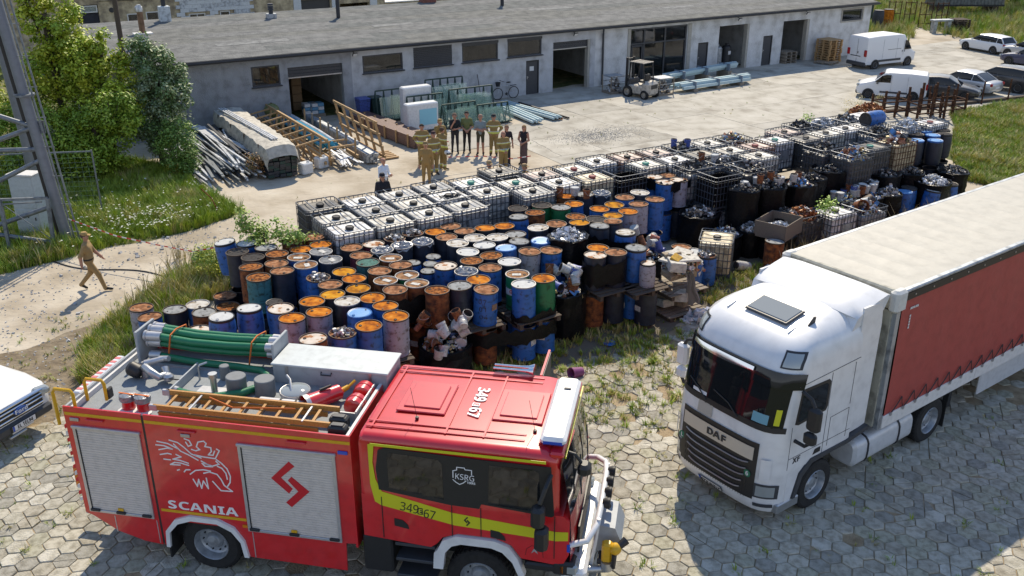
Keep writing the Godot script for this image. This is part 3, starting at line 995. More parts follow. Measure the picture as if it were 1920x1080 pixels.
func plants() -> void:
	mat("bark", lin(0.09, 0.07, 0.055), 0.95, 0.0, "grime", 1.5, "ncoarse", 0.8)
	var lm := vmat("leaf", 0.55)
	lm.backlight_enabled = true
	lm.backlight = Color(0.35, 0.45, 0.08)
	var gm := vmat("blade", 0.6)
	gm.backlight_enabled = true
	gm.backlight = Color(0.3, 0.4, 0.06)
	var tall := tuft_mesh(12, 0.42, 0.13, 0.45, 0.011, 1)
	var mid := tuft_mesh(12, 0.22, 0.12, 0.6, 0.011, 2)
	var small := tuft_mesh(9, 0.11, 0.06, 0.8, 0.008, 3)
	var verge := PackedVector2Array([Vector2(-17.5, -24.5), Vector2(-15.3, -26.1), Vector2(-14.0, -27.3), Vector2(-12.8, -28.6), Vector2(-11.2, -29.7), Vector2(-9.9, -31.3), Vector2(-9.7, -32.1), Vector2(-10.5, -32.9), Vector2(-12, -34.6), Vector2(-13.3, -37), Vector2(-15.5, -38.3), Vector2(-21, -39.5), Vector2(-26, -37), Vector2(-24, -26)])
	scatter("grass_verge", "lush green grass of the verge between the mast and the track", tall, gm, in_poly(verge, 9000, 0.5, 1.15, 0.12), null)
	# white wild flowers in the verge
	var fl := MB.new()
	for i in 5:
		var an := TAU * i / 5.0
		fl.tri(V(0, 0, 0), V(cos(an) * 0.03, 0.01, sin(an) * 0.03), V(cos(an + 1.0) * 0.03, 0.01, sin(an + 1.0) * 0.03))
	var spots := []
	for i in 420:
		var c := Vector2(rng.randfn(-12.6, 1.0), rng.randfn(-30.4, 0.9))
		if i > 280:
			c = Vector2(rng.randf_range(-16, -10), rng.randf_range(-35, -27.5))
		if Geometry2D.is_point_in_polygon(c, verge):
			var s := rng.randf_range(0.6, 1.5)
			spots.append([Transform3D(Basis.from_euler(V(rng.randf_range(-0.5, 0.5), rng.randf() * 6, 0)) * s, V(c.x, rng.randf_range(0.3, 0.5), c.y)), Color(0.75, 0.76, 0.66)])
	scatter("wild_flowers", "small white wild flowers dotted through the green verge", fl.mesh(0.0), gm, spots)
	var lawn := PackedVector2Array([Vector2(30, -52), Vector2(22.3, -47.5), Vector2(21.3, -44.5), Vector2(18.9, -39.3), Vector2(17.9, -35.9), Vector2(19.5, -33), Vector2(32, -34)])
	scatter("lawn_grass", "yellow-green meadow grass beside the stacked containers", mid, gm, in_poly(lawn, 11000, 0.6, 1.3, 0.42))
	var meadow := PackedVector2Array([Vector2(29.5, -70.5), Vector2(32.5, -78.5), Vector2(33.5, -74), Vector2(34.3, -71), Vector2(33.8, -66), Vector2(38, -58), Vector2(70, -80), Vector2(60, -125), Vector2(20, -125), Vector2(24, -76)])
	scatter("meadow_grass", "tall dry meadow grass far behind the parked cars", tall, gm, in_poly(meadow, 9000, 0.9, 2.0, 0.5))
	var front := PackedVector2Array([Vector2(1.2, -20.0), Vector2(3.0, -20.6), Vector2(4.7, -22.0), Vector2(7.8, -25.4), Vector2(9.6, -27.4), Vector2(12.5, -29.6), Vector2(16.5, -31.6), Vector2(16.3, -32.4), Vector2(12, -30.4), Vector2(8, -27.2), Vector2(4.0, -23.6), Vector2(1.0, -21.4), Vector2(-2, -20.3), Vector2(-2, -19.5)])
	scatter("strip_grass", "weedy grass strip in front of the drums beside the pavement", mid, gm, in_poly(front, 1500, 0.3, 0.85, 0.45, 0.45))
	var left := PackedVector2Array([Vector2(-10.9, -21.0), Vector2(-10.5, -23.7), Vector2(-9.9, -25.9), Vector2(-9.4, -27.7), Vector2(-8.4, -28.2), Vector2(-7.9, -25.5), Vector2(-9.2, -22.0), Vector2(-9.2, -19.2), Vector2(-10.0, -19.2)])
	scatter("weed_grass", "tall straw-tipped grass at the left edge of the drums", tall, gm, in_poly(left, 1700, 0.5, 1.25, 0.5))
	# clumps in the joints of the pavers
	spots = []
	for i in 9000:
		var c := Vector2(rng.randf_range(-13, 16), rng.randf_range(-24, -8.5))
		var near := exp(-pow((c - Vector2(2.2, -19.3)).dot(Vector2(0.3, 0.95)), 2.0) / 6.0) if c.x > 0.5 and c.x < 5.8 else 0.0
		var q := 0.08 + 0.55 * near
		if c.x < -7.5:
			q = 0.09
		if rng.randf() > q or not seen_from(c.x, c.y, 0.5):
			continue
		for k in rng.randi_range(1, 4):
			var s := rng.randf_range(0.4, 1.1) * (1.5 if near > 0.5 else 1.0)
			spots.append([Transform3D(Basis.from_euler(V(0, rng.randf() * 6, 0)) * s, V(c.x + rng.randfn() * 0.07, 0.012, c.y + rng.randfn() * 0.07)), grass_color(0.3)])
	scatter("joint_grass", "small grass clumps growing in the paver joints", small, gm, spots)
	# tiny weeds on track and yard
	spots = []
	for i in 420:
		var c := Vector2(rng.randf_range(-13.5, -8.5), rng.randf_range(-23, -16)) if i < 170 else Vector2(rng.randf_range(-9, 16), rng.randf_range(-60, -32))
		spots.append([Transform3D(Basis.from_euler(V(0, rng.randf() * 6, 0)) * rng.randf_range(0.3, 0.9), V(c.x, 0.015, c.y)), grass_color(0.5)])
	scatter("scattered_weeds", "sparse low weeds dotted over the sandy track and yard", small, gm, spots)
	# trees at the end of the workshop
	var bright := [Color(0.17, 0.22, 0.018), Color(0.22, 0.26, 0.02), Color(0.11, 0.17, 0.015), Color(0.28, 0.28, 0.025)]
	var deep := [Color(0.12, 0.18, 0.018), Color(0.17, 0.22, 0.02), Color(0.10, 0.16, 0.016)]
	var silver := [Color(0.08, 0.13, 0.04), Color(0.12, 0.16, 0.08), Color(0.05, 0.09, 0.022), Color(0.16, 0.19, 0.12)]
	tree("maple_tree", "tall yellow-green maple reaching above the workshop roof", "tree", V(-18.3, 0, -38.0), [[V(0, 3.2, 0), V(1.5, 1.9, 1.4), 5200], [V(0.3, 5.4, -0.2), V(1.1, 1.7, 1.0), 3600], [V(-0.6, 6.8, 0), V(0.7, 1.2, 0.7), 1500], [V(1.2, 4.3, 0.4), V(0.9, 1.1, 0.8), 1800]], 0.125, bright, 11, "maple trees by the workshop gable")
	tree("maple_tree", "yellow-green maple growing behind the grey lattice mast", "tree", V(-21.2, 0, -37.0), [[V(0, 3.0, 0), V(1.7, 2.0, 1.5), 5000], [V(0.4, 5.2, 0), V(1.2, 1.5, 1.1), 3200], [V(-0.8, 6.6, 0.2), V(0.9, 1.2, 0.8), 1700]], 0.125, bright, 12, "maple trees by the workshop gable")
	tree("maple_tree", "leafy maple with pointed shoots in front of the dark utility pole", "tree", V(-16.3, 0, -37.6), [[V(0, 2.6, 0), V(1.5, 1.7, 1.3), 5200], [V(-0.4, 4.3, 0.2), V(0.9, 1.0, 0.8), 2000], [V(0.9, 4.1, -0.1), V(0.45, 1.1, 0.45), 900], [V(0.2, 5.0, 0), V(0.35, 0.9, 0.35), 500]], 0.12, bright, 13, "maple trees by the workshop gable")
	tree("dark_shrub_tree", "deep green dense tree low behind the mast cabinet", "tree", V(-18.6, 0, -35.3), [[V(0, 1.6, 0), V(1.9, 1.5, 1.0), 5200], [V(1.7, 1.3, -0.2), V(1.3, 1.3, 0.9), 3600]], 0.11, deep, 14)
	tree("silver_leaf_tree", "tree with silvery glinting leaves against the grey gable wall", "tree", V(-14.5, 0, -37.9), [[V(0, 2.3, 0), V(1.15, 1.7, 1.0), 5200], [V(0.5, 3.9, 0), V(0.95, 1.0, 0.8), 2800], [V(-0.2, 4.7, 0), V(0.5, 0.7, 0.5), 900], [V(0.9, 3.0, 0.5), V(0.8, 0.8, 0.7), 1500]], 0.105, silver, 15)
	tree("rounded_shrub", "rounded light green shrub at the right foot of the silvery tree", "shrub", V(-13.3, 0, -36.6), [[V(0, 1.25, 0), V(0.85, 1.05, 0.75), 3600], [V(0.35, 0.6, 0.4), V(0.7, 0.6, 0.5), 1400]], 0.085, [Color(0.09, 0.15, 0.025), Color(0.13, 0.19, 0.04), Color(0.06, 0.11, 0.02)], 16, "", 0.05)
	tree("dark_shrub_tree", "dark shadowed thicket between the mast and silvery tree", "tree", V(-16.2, 0, -36.0), [[V(0, 1.5, 0), V(1.3, 1.5, 0.9), 5000], [V(0.9, 2.6, 0), V(0.9, 0.9, 0.7), 2200]], 0.11, deep, 17)
	tree("goldenrod_bush", "goldenrod bush with yellow flower heads beside the left drums", "bush", V(-8.6, 0, -25.4), [[V(0, 0.5, 0), V(0.45, 0.45, 0.4), 1500], [V(-0.2, 0.95, 0.1), V(0.4, 0.22, 0.35), 900]], 0.05, [Color(0.33, 0.30, 0.02), Color(0.12, 0.19, 0.03), Color(0.26, 0.28, 0.03), Color(0.07, 0.13, 0.02)], 18, "", 0.02)
	tree("leafy_bush", "deep green leafy bush between goldenrod and leaning blue drum", "bush", V(-7.95, 0, -25.6), [[V(0, 0.6, 0), V(0.35, 0.5, 0.35), 1200]], 0.065, deep, 19, "", 0.02)
	tree("sapling", "fresh green saplings spreading over the rear left drums", "sapling", yd(-20.0, 20.7), [[V(0, 2.2, 0), V(0.65, 0.4, 0.35), 700], [V(0.75, 2.2, 0.15), V(0.5, 0.25, 0.3), 420], [V(-0.5, 2.5, 0), V(0.25, 0.55, 0.25), 240]], 0.085, [Color(0.14, 0.2, 0.03), Color(0.22, 0.25, 0.05), Color(0.08, 0.15, 0.02)], 20, "", 0.02)
	tree("seedling", "small bright green seedling on the far row of containers", "sapling", yd(2.6, 18.7), [[V(0, 2.0, 0), V(0.25, 0.4, 0.25), 320]], 0.08, [Color(0.2, 0.3, 0.04), Color(0.14, 0.22, 0.03)], 21, "", 0.012)
	tree("seedling", "tiny pale green seedling on the black wrapped stack", "sapling", yd(-3.6, 25.3), [[V(0, 1.5, 0), V(0.2, 0.22, 0.2), 220]], 0.08, [Color(0.26, 0.33, 0.05), Color(0.17, 0.25, 0.04)], 22, "", 0.012)
	tree("dry_weed", "dry rusty-brown weed beside the profile stacks", "weed", yd(-16.6, 8.1), [[V(0, 0.7, 0), V(0.4, 0.3, 0.35), 900], [V(0.1, 0.3, 0), V(0.3, 0.3, 0.3), 300]], 0.045, [Color(0.2, 0.09, 0.03), Color(0.26, 0.13, 0.05), Color(0.1, 0.1, 0.03)], 23, "", 0.012)
	tree("wispy_weed", "thin wispy weed on the sand beside the first container", "weed", yd(-19.6, 17.2), [[V(0, 0.5, 0), V(0.35, 0.5, 0.3), 260]], 0.05, [Color(0.2, 0.22, 0.06), Color(0.28, 0.24, 0.09)], 24, "", 0.01)
	tree("dry_weed", "pale dry weeds by the rusty racks near the small van", "weed", V(17.4, 0, -47.3), [[V(0, 0.45, 0), V(0.7, 0.5, 0.3), 700], [V(1.3, 0.5, -0.5), V(0.4, 0.5, 0.3), 400]], 0.045, [Color(0.36, 0.28, 0.13), Color(0.28, 0.24, 0.1)], 25, "", 0.012)
	tree("far_tree", "dark tree at the edge of the distant meadow", "tree", V(46, 0, -92), [[V(0, 3.5, 0), V(4.0, 3.2, 3), 2600]], 0.3, deep, 26, "", 0.2)
	# straw stalks along the trailer side
	spots = []
	for i in 260:
		var f := rng.randf()
		var c := Vector2(8.2, -26.0).lerp(Vector2(15.5, -31.2), f) + Vector2(rng.randfn() * 0.3, rng.randfn() * 0.3)
		spots.append([Transform3D(Basis.from_euler(V(rng.randfn() * 0.15, rng.randf() * 6, 0)) * rng.randf_range(0.8, 1.5), V(c.x, 0, c.y)), Color(0.34, 0.25, 0.12) * rng.randf_range(0.7, 1.3)])
	for i in 120:
		var c := Vector2(rng.randf_range(-10.6, -8.9), rng.randf_range(-27.5, -22.5))
		spots.append([Transform3D(Basis.from_euler(V(rng.randfn() * 0.15, rng.randf() * 6, 0)) * rng.randf_range(0.7, 1.3), V(c.x, 0, c.y)), Color(0.42, 0.33, 0.17) * rng.randf_range(0.7, 1.3)])
	scatter("straw_stalks", "dry straw-coloured grass stalks standing beside the stacks", tuft_mesh(4, 0.62, 0.05, 0.3, 0.012, 9), gm, spots)

# ---------------------------------------------------------------- mast
func tower() -> void:
	mat("mast_grey", lin(0.20, 0.225, 0.25), 0.5, 0.35, "grime", 0.9)
	mat("mast_rusty", lin(0.19, 0.21, 0.245), 0.5, 0.3, "light", 0.6)
	var t := thing("lattice_mast", "grey steel lattice mast leg with diagonal braces and cable tray", "mast", V(-14.36, 0, -28.55))
	var top := V(-1.15, 13.0, 0.1)
	obj(MB.new().cyl(V(0, 0, 0), top, 0.17, 0.15, 18), "leg", M.mast_rusty, t)
	obj(MB.new().cyl(V(-3.6, 0, 0.6), V(-2.7, 13, 0.4), 0.2, 0.17, 18), "leg", M.mast_rusty, t)
	obj(MB.new().cyl(V(-2.0, 0, -2.8), V(-2.2, 13, -1.9), 0.2, 0.17, 18), "leg", M.mast_rusty, t)
	for h in [0.12, 4.9, 9.8]:
		obj(MB.new().at(Transform3D(Basis(), top * (h / 13.0))).lathe([[0.3, -0.03], [0.3, 0.03]], 16), "flange", M.mast_grey, t)
	obj(MB.new().box(V(0, 0.02, 0), V(0.9, 0.08, 0.9)), "footing", M.slab, t)
	# cable tray beside the leg
	var b := MB.new()
	for s in [0.0, 0.16]:
		b.bar(V(0.26 + s, 0.1, 0.05), V(0.26 + s, 0.1, 0.05) + top, 0.03, 0.05)
	obj(b, "cable_tray", M.mast_grey, t)
	for k in 14:
		var f := k / 14.0
		obj(MB.new().bar(V(0.1, 0.5, 0.05) + top * f, V(0.44, 0.5, 0.05) + top * f, 0.03, 0.02), "tray_bracket", M.mast_grey, t)
	obj(MB.new().tube([V(-0.26, 0.2, -0.05), V(-0.26, 0.2, -0.05) + top * 0.5, V(-0.26, 0.2, -0.05) + top], 0.07, 8), "cable_bundle", M.black_plastic, t)
	for q in [[3.9, 2.9], [3.9, 5.1], [3.2, 3.25], [2.9, 1.4], [1.4, 0.3], [7.5, 5.2], [7.6, 9.4]]:
		var a: Vector3 = top * (q[0] / 13.0)
		var e: Vector3 = V(-3.6, 0, 0.6).lerp(V(-2.7, 13, 0.4), q[1] / 13.0)
		obj(MB.new().cyl(a, e, 0.075, -1, 10), "brace", M.mast_grey, t)
	obj(MB.new().box(V(-0.18, 3.9, 0), V(0.3, 0.4, 0.03)), "gusset", M.mast_grey, t)
	# steel gate frame in front of the mast
	var g := thing("steel_gate_frame", "grey square-tube gate frame with diagonal and wire beside the mast", "gate", V(-14.62, 0, -28.1))
	b = MB.new()
	obj(MB.new().bar(V(0, 0.1, 0), V(0.1, 1.75, 0), 0.1, 0.1), "gate_post", M.mast_grey, g)
	obj(MB.new().bar(V(-1.25, 0, 0.3), V(-1.3, 1.75, 0.2), 0.1, 0.1), "gate_post", M.mast_grey, g)
	obj(MB.new().bar(V(0.1, 1.75, 0), V(-3.4, 1.75, 0.4), 0.08, 0.08).bar(V(-0.1, 1.62, 0), V(-1.2, 1.62, 0.2), 0.04, 0.04), "top_rail", M.mast_grey, g)
	obj(MB.new().cyl(V(0, 0.28, 0), V(-3.2, 1.0, 0.5), 0.07, -1, 10), "diagonal_tube", M.mast_grey, g)
	obj(MB.new().cyl(V(-1.2, 1.6, 0.22), V(0, 0.4, 0.05), 0.012, -1, 6), "tie_wire", M.mast_grey, g)
	var cab := thing("equipment_cabinet", "tall white metal cabinet standing inside the mast legs", "cabinet", V(-15.75, 0, -29.3), -0.15)
	obj(MB.new().box(V(0, 1.15, 0), V(0.85, 2.05, 0.5), 0.02), "body", mat("cabinet_white", lin(0.50, 0.56, 0.60), 0.5, 0.1, "light", 0.8), cab)
	obj(MB.new().box(V(0, 1.62, 0.255), V(0.78, 1.0, 0.02), 0.006), "door", M.cabinet_white, cab)
	obj(MB.new().box(V(0, 0.6, 0.255), V(0.78, 0.9, 0.02), 0.006), "door", M.cabinet_white, cab)
	obj(MB.new().box(V(0.3, 0.75, 0.275), V(0.03, 0.1, 0.02)).box(V(0.05, 0.8, 0.268), V(0.05, 0.05, 0.004)), "lock", M.black_plastic, cab)
	obj(MB.new().box(V(0, 2.2, 0), V(0.92, 0.06, 0.58), 0.015), "lid", M.white_matt, cab)
	obj(MB.new().box(V(0, 0.06, 0), V(0.9, 0.13, 0.55)), "plinth", M.dark_steel, cab)
	var mesh_f := thing("wire_fence", "thin green wire mesh fence panel behind the cabinet", "fence", V(-16.2, 0, -31.2), 0.15)
	b = MB.new()
	for i in 23:
		b.bar(V(-2.6 + i * 0.2, 0.05, 0), V(-2.6 + i * 0.2, 2.3, 0), 0.007, 0.007)
	for i in 14:
		b.bar(V(-2.6, 0.1 + i * 0.17, 0), V(1.8, 0.1 + i * 0.17, 0), 0.007, 0.007)
	stuff(obj(b, "wire_mesh", mat("fence_green", lin(0.05, 0.11, 0.09), 0.6), mesh_f, 0.0))
	obj(MB.new().cyl(V(-2.6, 2.35, 0), V(1.8, 2.35, 0), 0.025, -1, 8), "top_rail", M.mast_grey, mesh_f)
	for x in [-2.6, -0.4, 1.8]:
		obj(MB.new().cyl(V(x, 0, 0), V(x, 2.4, 0), 0.03, -1, 8), "post", M.mast_grey, mesh_f)
	var pol := thing("utility_pole", "dark wooden utility pole with white insulators above the trees", "pole", yd(-20.0, -2.5) + V(0.6, 0, -0.4))
	obj(MB.new().cyl(V(0, 0, 0), V(0, 8.0, 0), 0.14, 0.1, 12), "pole_shaft", M.wood_dark, pol)
	for k in 3:
		obj(MB.new().bar(V(-0.35, 7.2 - k * 0.3, 0.05), V(0.35, 7.2 - k * 0.3, 0.05), 0.06, 0.06), "cross_arm", M.wood_dark, pol)
		for s in [-1, 1]:
			obj(MB.new().lathe([[0.03, 0.0], [0.05, 0.05], [0.035, 0.08], [0.05, 0.12], [0.02, 0.15]], 10, V(0.32 * s, 7.22 - k * 0.3, 0.05)), "insulator", M.white_gloss, pol)

const DRUMS := [[-20.87,20.35,"WBp"],[-20.47,20.79,"WBp"],[-20.87,21.24,"KKs"],[-20.67,21.81,"KKs"],[-20.17,21.36,"GKs"],[-19.41,21.24,"NRs"],[-18.82,21.22,"NRs"],[-19.41,21.84,"ORs"],[-18.82,21.82,"ORs"],[-20.08,21.96,"RRs"],[-20.29,22.52,"NRs"],[-20.89,22.46,"RRs"],[-20.92,23.13,"RTs"],[-20.32,23.12,"NKs"],[-19.66,22.39,"LBs"],[-19.06,22.36,"QKs"],[-18.98,22.96,"QKs"],[-19.66,23.04,"LBs"],[-18.21,22.43,"NKs"],[-18.23,23.04,"NMs"],[-17.61,22.44,"MMs"],[-17.62,23.07,"FKs"],[-18.27,23.64,"TTs"],[-17.67,23.67,"LRs"],[-16.99,22.34,"SKs"],[-16.40,22.34,"SKs"],[-17.01,22.93,"FKs"],[-16.42,22.93,"FKs"],[-17.07,23.71,"GBm"],[-18.25,24.29,"NRs"],[-17.65,24.29,"NRs"],[-19.01,23.87,"YKs"],[-19.69,23.91,"SBs"],[-19.59,24.50,"NKs"],[-18.99,24.50,"OKs"],[-19.11,25.09,"YKs"],[-19.74,25.09,"YKs"],[-19.63,25.68,"PKs"],[-19.01,25.69,"OBs"],[-18.37,24.95,"LRs"],[-17.77,24.93,"LGs"],[-18.41,25.60,"NRs"],[-17.81,25.53,"LRs"],[-20.89,24.26,"KBm"],[-21.04,25.17,"MBs"],[-21.00,25.84,"OWs"],[-20.38,25.85,"OWs"],[-20.33,25.25,"OKs"],[-19.00,26.34,"OBs"],[-19.61,26.38,"CBp"],[-19.02,26.94,"OWs"],[-19.71,27.09,"OBs"],[-20.33,27.08,"SBs"],[-20.93,27.09,"MRs"],[-21.66,24.91,"WBp"],[-22.32,25.05,"WBp"],[-21.43,21.56,"NKs",1],[-21.54,22.21,"RKs",1],[-22.14,22.24,"GRs",1],[-23.42,21.21,"NWs",1],[-23.30,21.81,"NBs",1],[-22.72,21.69,"GKs",1],[-22.12,21.64,"PBs",1],[-22.50,23.23,"MRs",1],[-15.81,22.41,"OKs"],[-15.73,22.99,"NKs"],[-15.23,22.31,"NKs"],[-15.11,22.90,"NKs"],[-14.52,22.98,"OKs"],[-13.91,22.99,"OKs"],[-15.72,23.59,"PKs"],[-15.12,23.50,"PKs"],[-14.58,23.76,"PKs"],[-15.76,24.20,"WKs"],[-15.17,24.10,"WKs"],[-13.98,23.74,"GKs"],[-13.17,23.61,"PKs"],[-16.44,23.62,"GBm"],[-16.72,24.01,"GBm"],[-16.38,24.39,"GKm"],[-16.98,24.41,"GBm"],[-16.68,24.84,"MBs"],[-16.39,25.36,"FBs"],[-15.37,24.84,"RKs"],[-15.98,24.91,"RKs"],[-15.19,25.42,"WKs"],[-15.79,25.48,"NBs"],[-16.39,25.96,"OBs"],[-16.97,26.12,"GKs"],[-16.55,26.55,"NBs"],[-14.77,24.56,"CBp"],[-14.24,24.28,"GKp"],[-13.70,24.56,"CBp"],[-14.40,25.04,"NWs"],[-13.83,25.21,"NBs"],[-12.69,25.69,"OKs"],[-13.11,26.16,"MKs"],[-12.52,26.26,"NKs"],[-15.43,26.21,"LGs"],[-15.64,26.85,"WBs"],[-15.02,26.76,"OGs"],[-17.57,26.08,"RRs"],[-10.99,21.68,"ORs"],[-11.71,22.50,"GGs"],[-12.11,22.06,"KGs"],[-11.14,22.37,"OBs"],[-10.43,21.84,"GKs"],[-9.84,21.90,"FKs"],[-12.82,21.93,"KKs"],[-12.59,22.51,"RRs"],[-13.22,22.63,"GBp"],[-8.88,22.56,"PKs"],[-9.48,22.62,"NBs"],[-9.50,23.36,"NWs"],[-8.89,23.33,"NBs"],[-10.24,23.10,"YBs"],[-10.84,23.17,"OBs"],[-10.21,23.74,"OWs"],[-10.80,23.84,"YBs"],[-11.77,23.33,"RKs"],[-12.00,23.90,"YKs"],[-11.40,23.80,"KKs"],[-12.56,23.55,"NKs"],[-7.41,21.42,"MBs"],[-6.82,21.42,"NBs"],[-6.84,22.01,"MWs"],[-7.43,22.02,"MBs"],[-11.76,24.45,"GKp"],[-11.17,24.35,"NKp"],[-11.39,25.21,"PBp"],[-11.92,26.29,"GBp"],[-11.86,26.80,"MWm"]]
const IBCS := [[-17.91,19.26,"d"],[-16.71,19.52,"w"],[-15.51,19.47,"w"],[-14.31,19.35,"g"],[-13.11,19.53,"w"],[-11.71,18.86,"d"],[-17.91,20.54,"w"],[-16.71,20.52,"g"],[-15.51,20.47,"w"],[-14.31,20.35,"s"],[-13.11,20.56,"w"],[-11.91,20.24,"w"],[-17.91,21.54,"w"],[-16.71,21.52,"w"],[-15.51,21.50,"w"],[-14.31,21.41,"g"],[-11.91,21.24,"g"],[-10.71,19.86,"r"],[-9.51,19.92,"w"],[-8.31,19.51,"w"],[-7.11,19.61,"r"],[-5.91,19.66,"r"],[-4.71,19.59,"x"],[-3.52,19.59,"w"],[-2.32,19.59,"x"],[-10.71,20.86,"w"],[-9.51,20.95,"c"],[-8.31,21.08,"e"],[-7.11,20.61,"w"],[-5.91,20.66,"w"],[-4.71,20.59,"d"],[-3.51,20.73,"w"],[-2.32,20.74,"r"],[-5.93,21.66,"x"],[-4.71,21.59,"x"],[-3.13,21.74,"w"],[-5.77,22.72,"e"],[-4.33,22.59,"x"],[0.08,19.79,"r"],[-1.12,20.50,"w"],[0.08,20.86,"d"],[1.28,20.71,"w"],[2.48,20.58,"w"],[1.28,19.45,"x"],[2.48,19.48,"x"],[3.68,19.58,"x"],[4.88,19.36,"f"],[3.68,20.58,"w"],[4.88,21.48,"x"],[6.08,21.59,"w"],[-0.39,22.16,"x"],[1.10,22.89,"d"],[-0.10,23.16,"x"],[2.53,22.89,"y"],[3.09,21.58,"x"]]

# ---------------------------------------------------------------- drums, containers, rubbish
var LID := {"O": "rusty orange", "Y": "bright yellow-orange", "N": "brown rusted", "W": "clean white", "P": "pale dusty", "G": "dull grey", "K": "sooty dark", "R": "rough flaking rust", "T": "crusted teal", "M": "white and rust mottled", "S": "rubbish-covered", "F": "film-covered", "L": "brown labelled", "Q": "grey labelled", "C": "light blue moulded"}
var BODY := {"B": "blue", "K": "blackened navy", "G": "green", "W": "faded grey", "R": "rusty brown", "T": "teal", "M": "maroon"}
var drum_mesh := {}
var junk_mesh := {}

func drum_meshes() -> void:
	var prof := [[0.272, 0.0], [0.2925, 0.004], [0.2925, 0.026], [0.284, 0.03], [0.284, 0.275], [0.291, 0.286], [0.291, 0.302], [0.284, 0.313], [0.284, 0.565], [0.291, 0.576], [0.291, 0.592], [0.284, 0.603], [0.284, 0.868]]
	drum_mesh.sb = MB.new().lathe(prof, 24, V(0, 0, 0), true, false).mesh(50.0)
	drum_mesh.sr = MB.new().lathe([[0.283, 0.85], [0.297, 0.858], [0.299, 0.874], [0.293, 0.886], [0.279, 0.886], [0.274, 0.87], [0.27, 0.862]], 28, V(0, 0, 0), false, false).mesh(60.0)
	drum_mesh.sl = MB.new().lathe([[0.277, 0.862], [0.24, 0.866], [0.235, 0.869], [0.12, 0.871]], 24, V(0, 0, 0), false, true).mesh(30.0)
	drum_mesh.bung = MB.new().lathe([[0.036, 0.0], [0.036, 0.014], [0.027, 0.02], [0.024, 0.012]], 10).mesh(30.0)
	drum_mesh.bung2 = MB.new().lathe([[0.02, 0.0], [0.02, 0.012], [0.013, 0.014]], 8).mesh(30.0)
	drum_mesh.pb = MB.new().lathe([[0.25, 0.0], [0.272, 0.02], [0.283, 0.12], [0.292, 0.35], [0.294, 0.5], [0.288, 0.72], [0.27, 0.84], [0.262, 0.87]], 24, V(0, 0, 0), true, false).mesh(50.0)
	drum_mesh.pr = MB.new().lathe([[0.262, 0.84], [0.281, 0.85], [0.281, 0.89], [0.27, 0.905], [0.255, 0.9]], 26, V(0, 0, 0), false, false).mesh(30.0)
	drum_mesh.pl = MB.new().lathe([[0.258, 0.895], [0.225, 0.89], [0.22, 0.897], [0.1, 0.9]], 24, V(0, 0, 0), false, true).mesh(30.0)
	# dented film / rubble that covers some lids
	for k in 3:
		var r := RandomNumberGenerator.new()
		r.seed = 60 + k
		var b := MB.new()
		var rings := []
		for i in 6:
			var ring := PackedVector3Array()
			for j in 18:
				var rad := 0.3 * (1.0 - i / 5.5) * r.randf_range(0.85, 1.1)
				ring.push_back(V(cos(-TAU * j / 18) * rad, 0.87 + (r.randf_range(0.0, 0.08) if i else r.randf_range(-0.1, 0.02)), sin(-TAU * j / 18) * rad))
			rings.append(ring)
		b.loft(rings, false, true)
		drum_mesh["film%d" % k] = b.mesh(20.0)
		drum_mesh["rub%d" % k] = junk(70, 0.23, 0.23, 0.1, 80 + k, 0.055)

func junk(n: int, rx: float, rz: float, h: float, seed_: int, size: float, pal := 0) -> ArrayMesh:
	# a heap of crushed tins, shards and crumpled sheet
	var r := RandomNumberGenerator.new()
	r.seed = seed_
	var b := MB.new()
	var pals := [[Color(0.5, 0.5, 0.5), Color(0.62, 0.62, 0.6), Color(0.05, 0.05, 0.05), Color(0.3, 0.24, 0.18), Color(0.16, 0.16, 0.17)], [Color(0.03, 0.03, 0.03), Color(0.05, 0.05, 0.055), Color(0.1, 0.1, 0.1), Color(0.32, 0.3, 0.27)], [Color(0.30, 0.09, 0.025), Color(0.38, 0.13, 0.03), Color(0.16, 0.05, 0.02), Color(0.45, 0.2, 0.06)], [Color(0.62, 0.6, 0.55), Color(0.5, 0.42, 0.2), Color(0.1, 0.25, 0.5), Color(0.3, 0.12, 0.06), Color(0.7, 0.7, 0.7), Color(0.06, 0.06, 0.06)], [Color(0.66, 0.68, 0.7), Color(0.5, 0.52, 0.55), Color(0.75, 0.76, 0.78), Color(0.3, 0.32, 0.34)]]
	var cols: Array = pals[pal]
	for i in n:
		var a := r.randf() * TAU
		var q := sqrt(r.randf())
		var y := h * (1.0 - q * q) * r.randf_range(0.4, 1.0)
		b.tint(cols[r.randi() % cols.size()] * r.randf_range(0.7, 1.2))
		b.at(T(V(cos(a) * q * rx, y, sin(a) * q * rz), r.randf() * 6, r.randf() * 6, r.randf() * 6))
		var s := size * r.randf_range(0.5, 1.4)
		match r.randi() % 3:
			0:
				b.cyl(V(0, -s * 0.6, 0), V(0, s * 0.6, 0), s * 0.5, s * r.randf_range(0.35, 0.5), 7)
			1:
				b.quad(V(-s, 0, -s * 0.7), V(s, s * 0.3, -s * 0.6), V(s * 0.8, -s * 0.2, s * 0.7), V(-s * 0.9, s * 0.4, s * 0.6))
				b.quad(V(s, s * 0.3, -s * 0.6), V(s * 1.5, -s * 0.5, -s * 0.4), V(s * 1.4, -s * 0.7, s * 0.6), V(s * 0.8, -s * 0.2, s * 0.7))
			2:
				b.box(Vector3.ZERO, V(s * 1.3, s * 0.6, s * 0.9))
	return b.mesh(30.0)

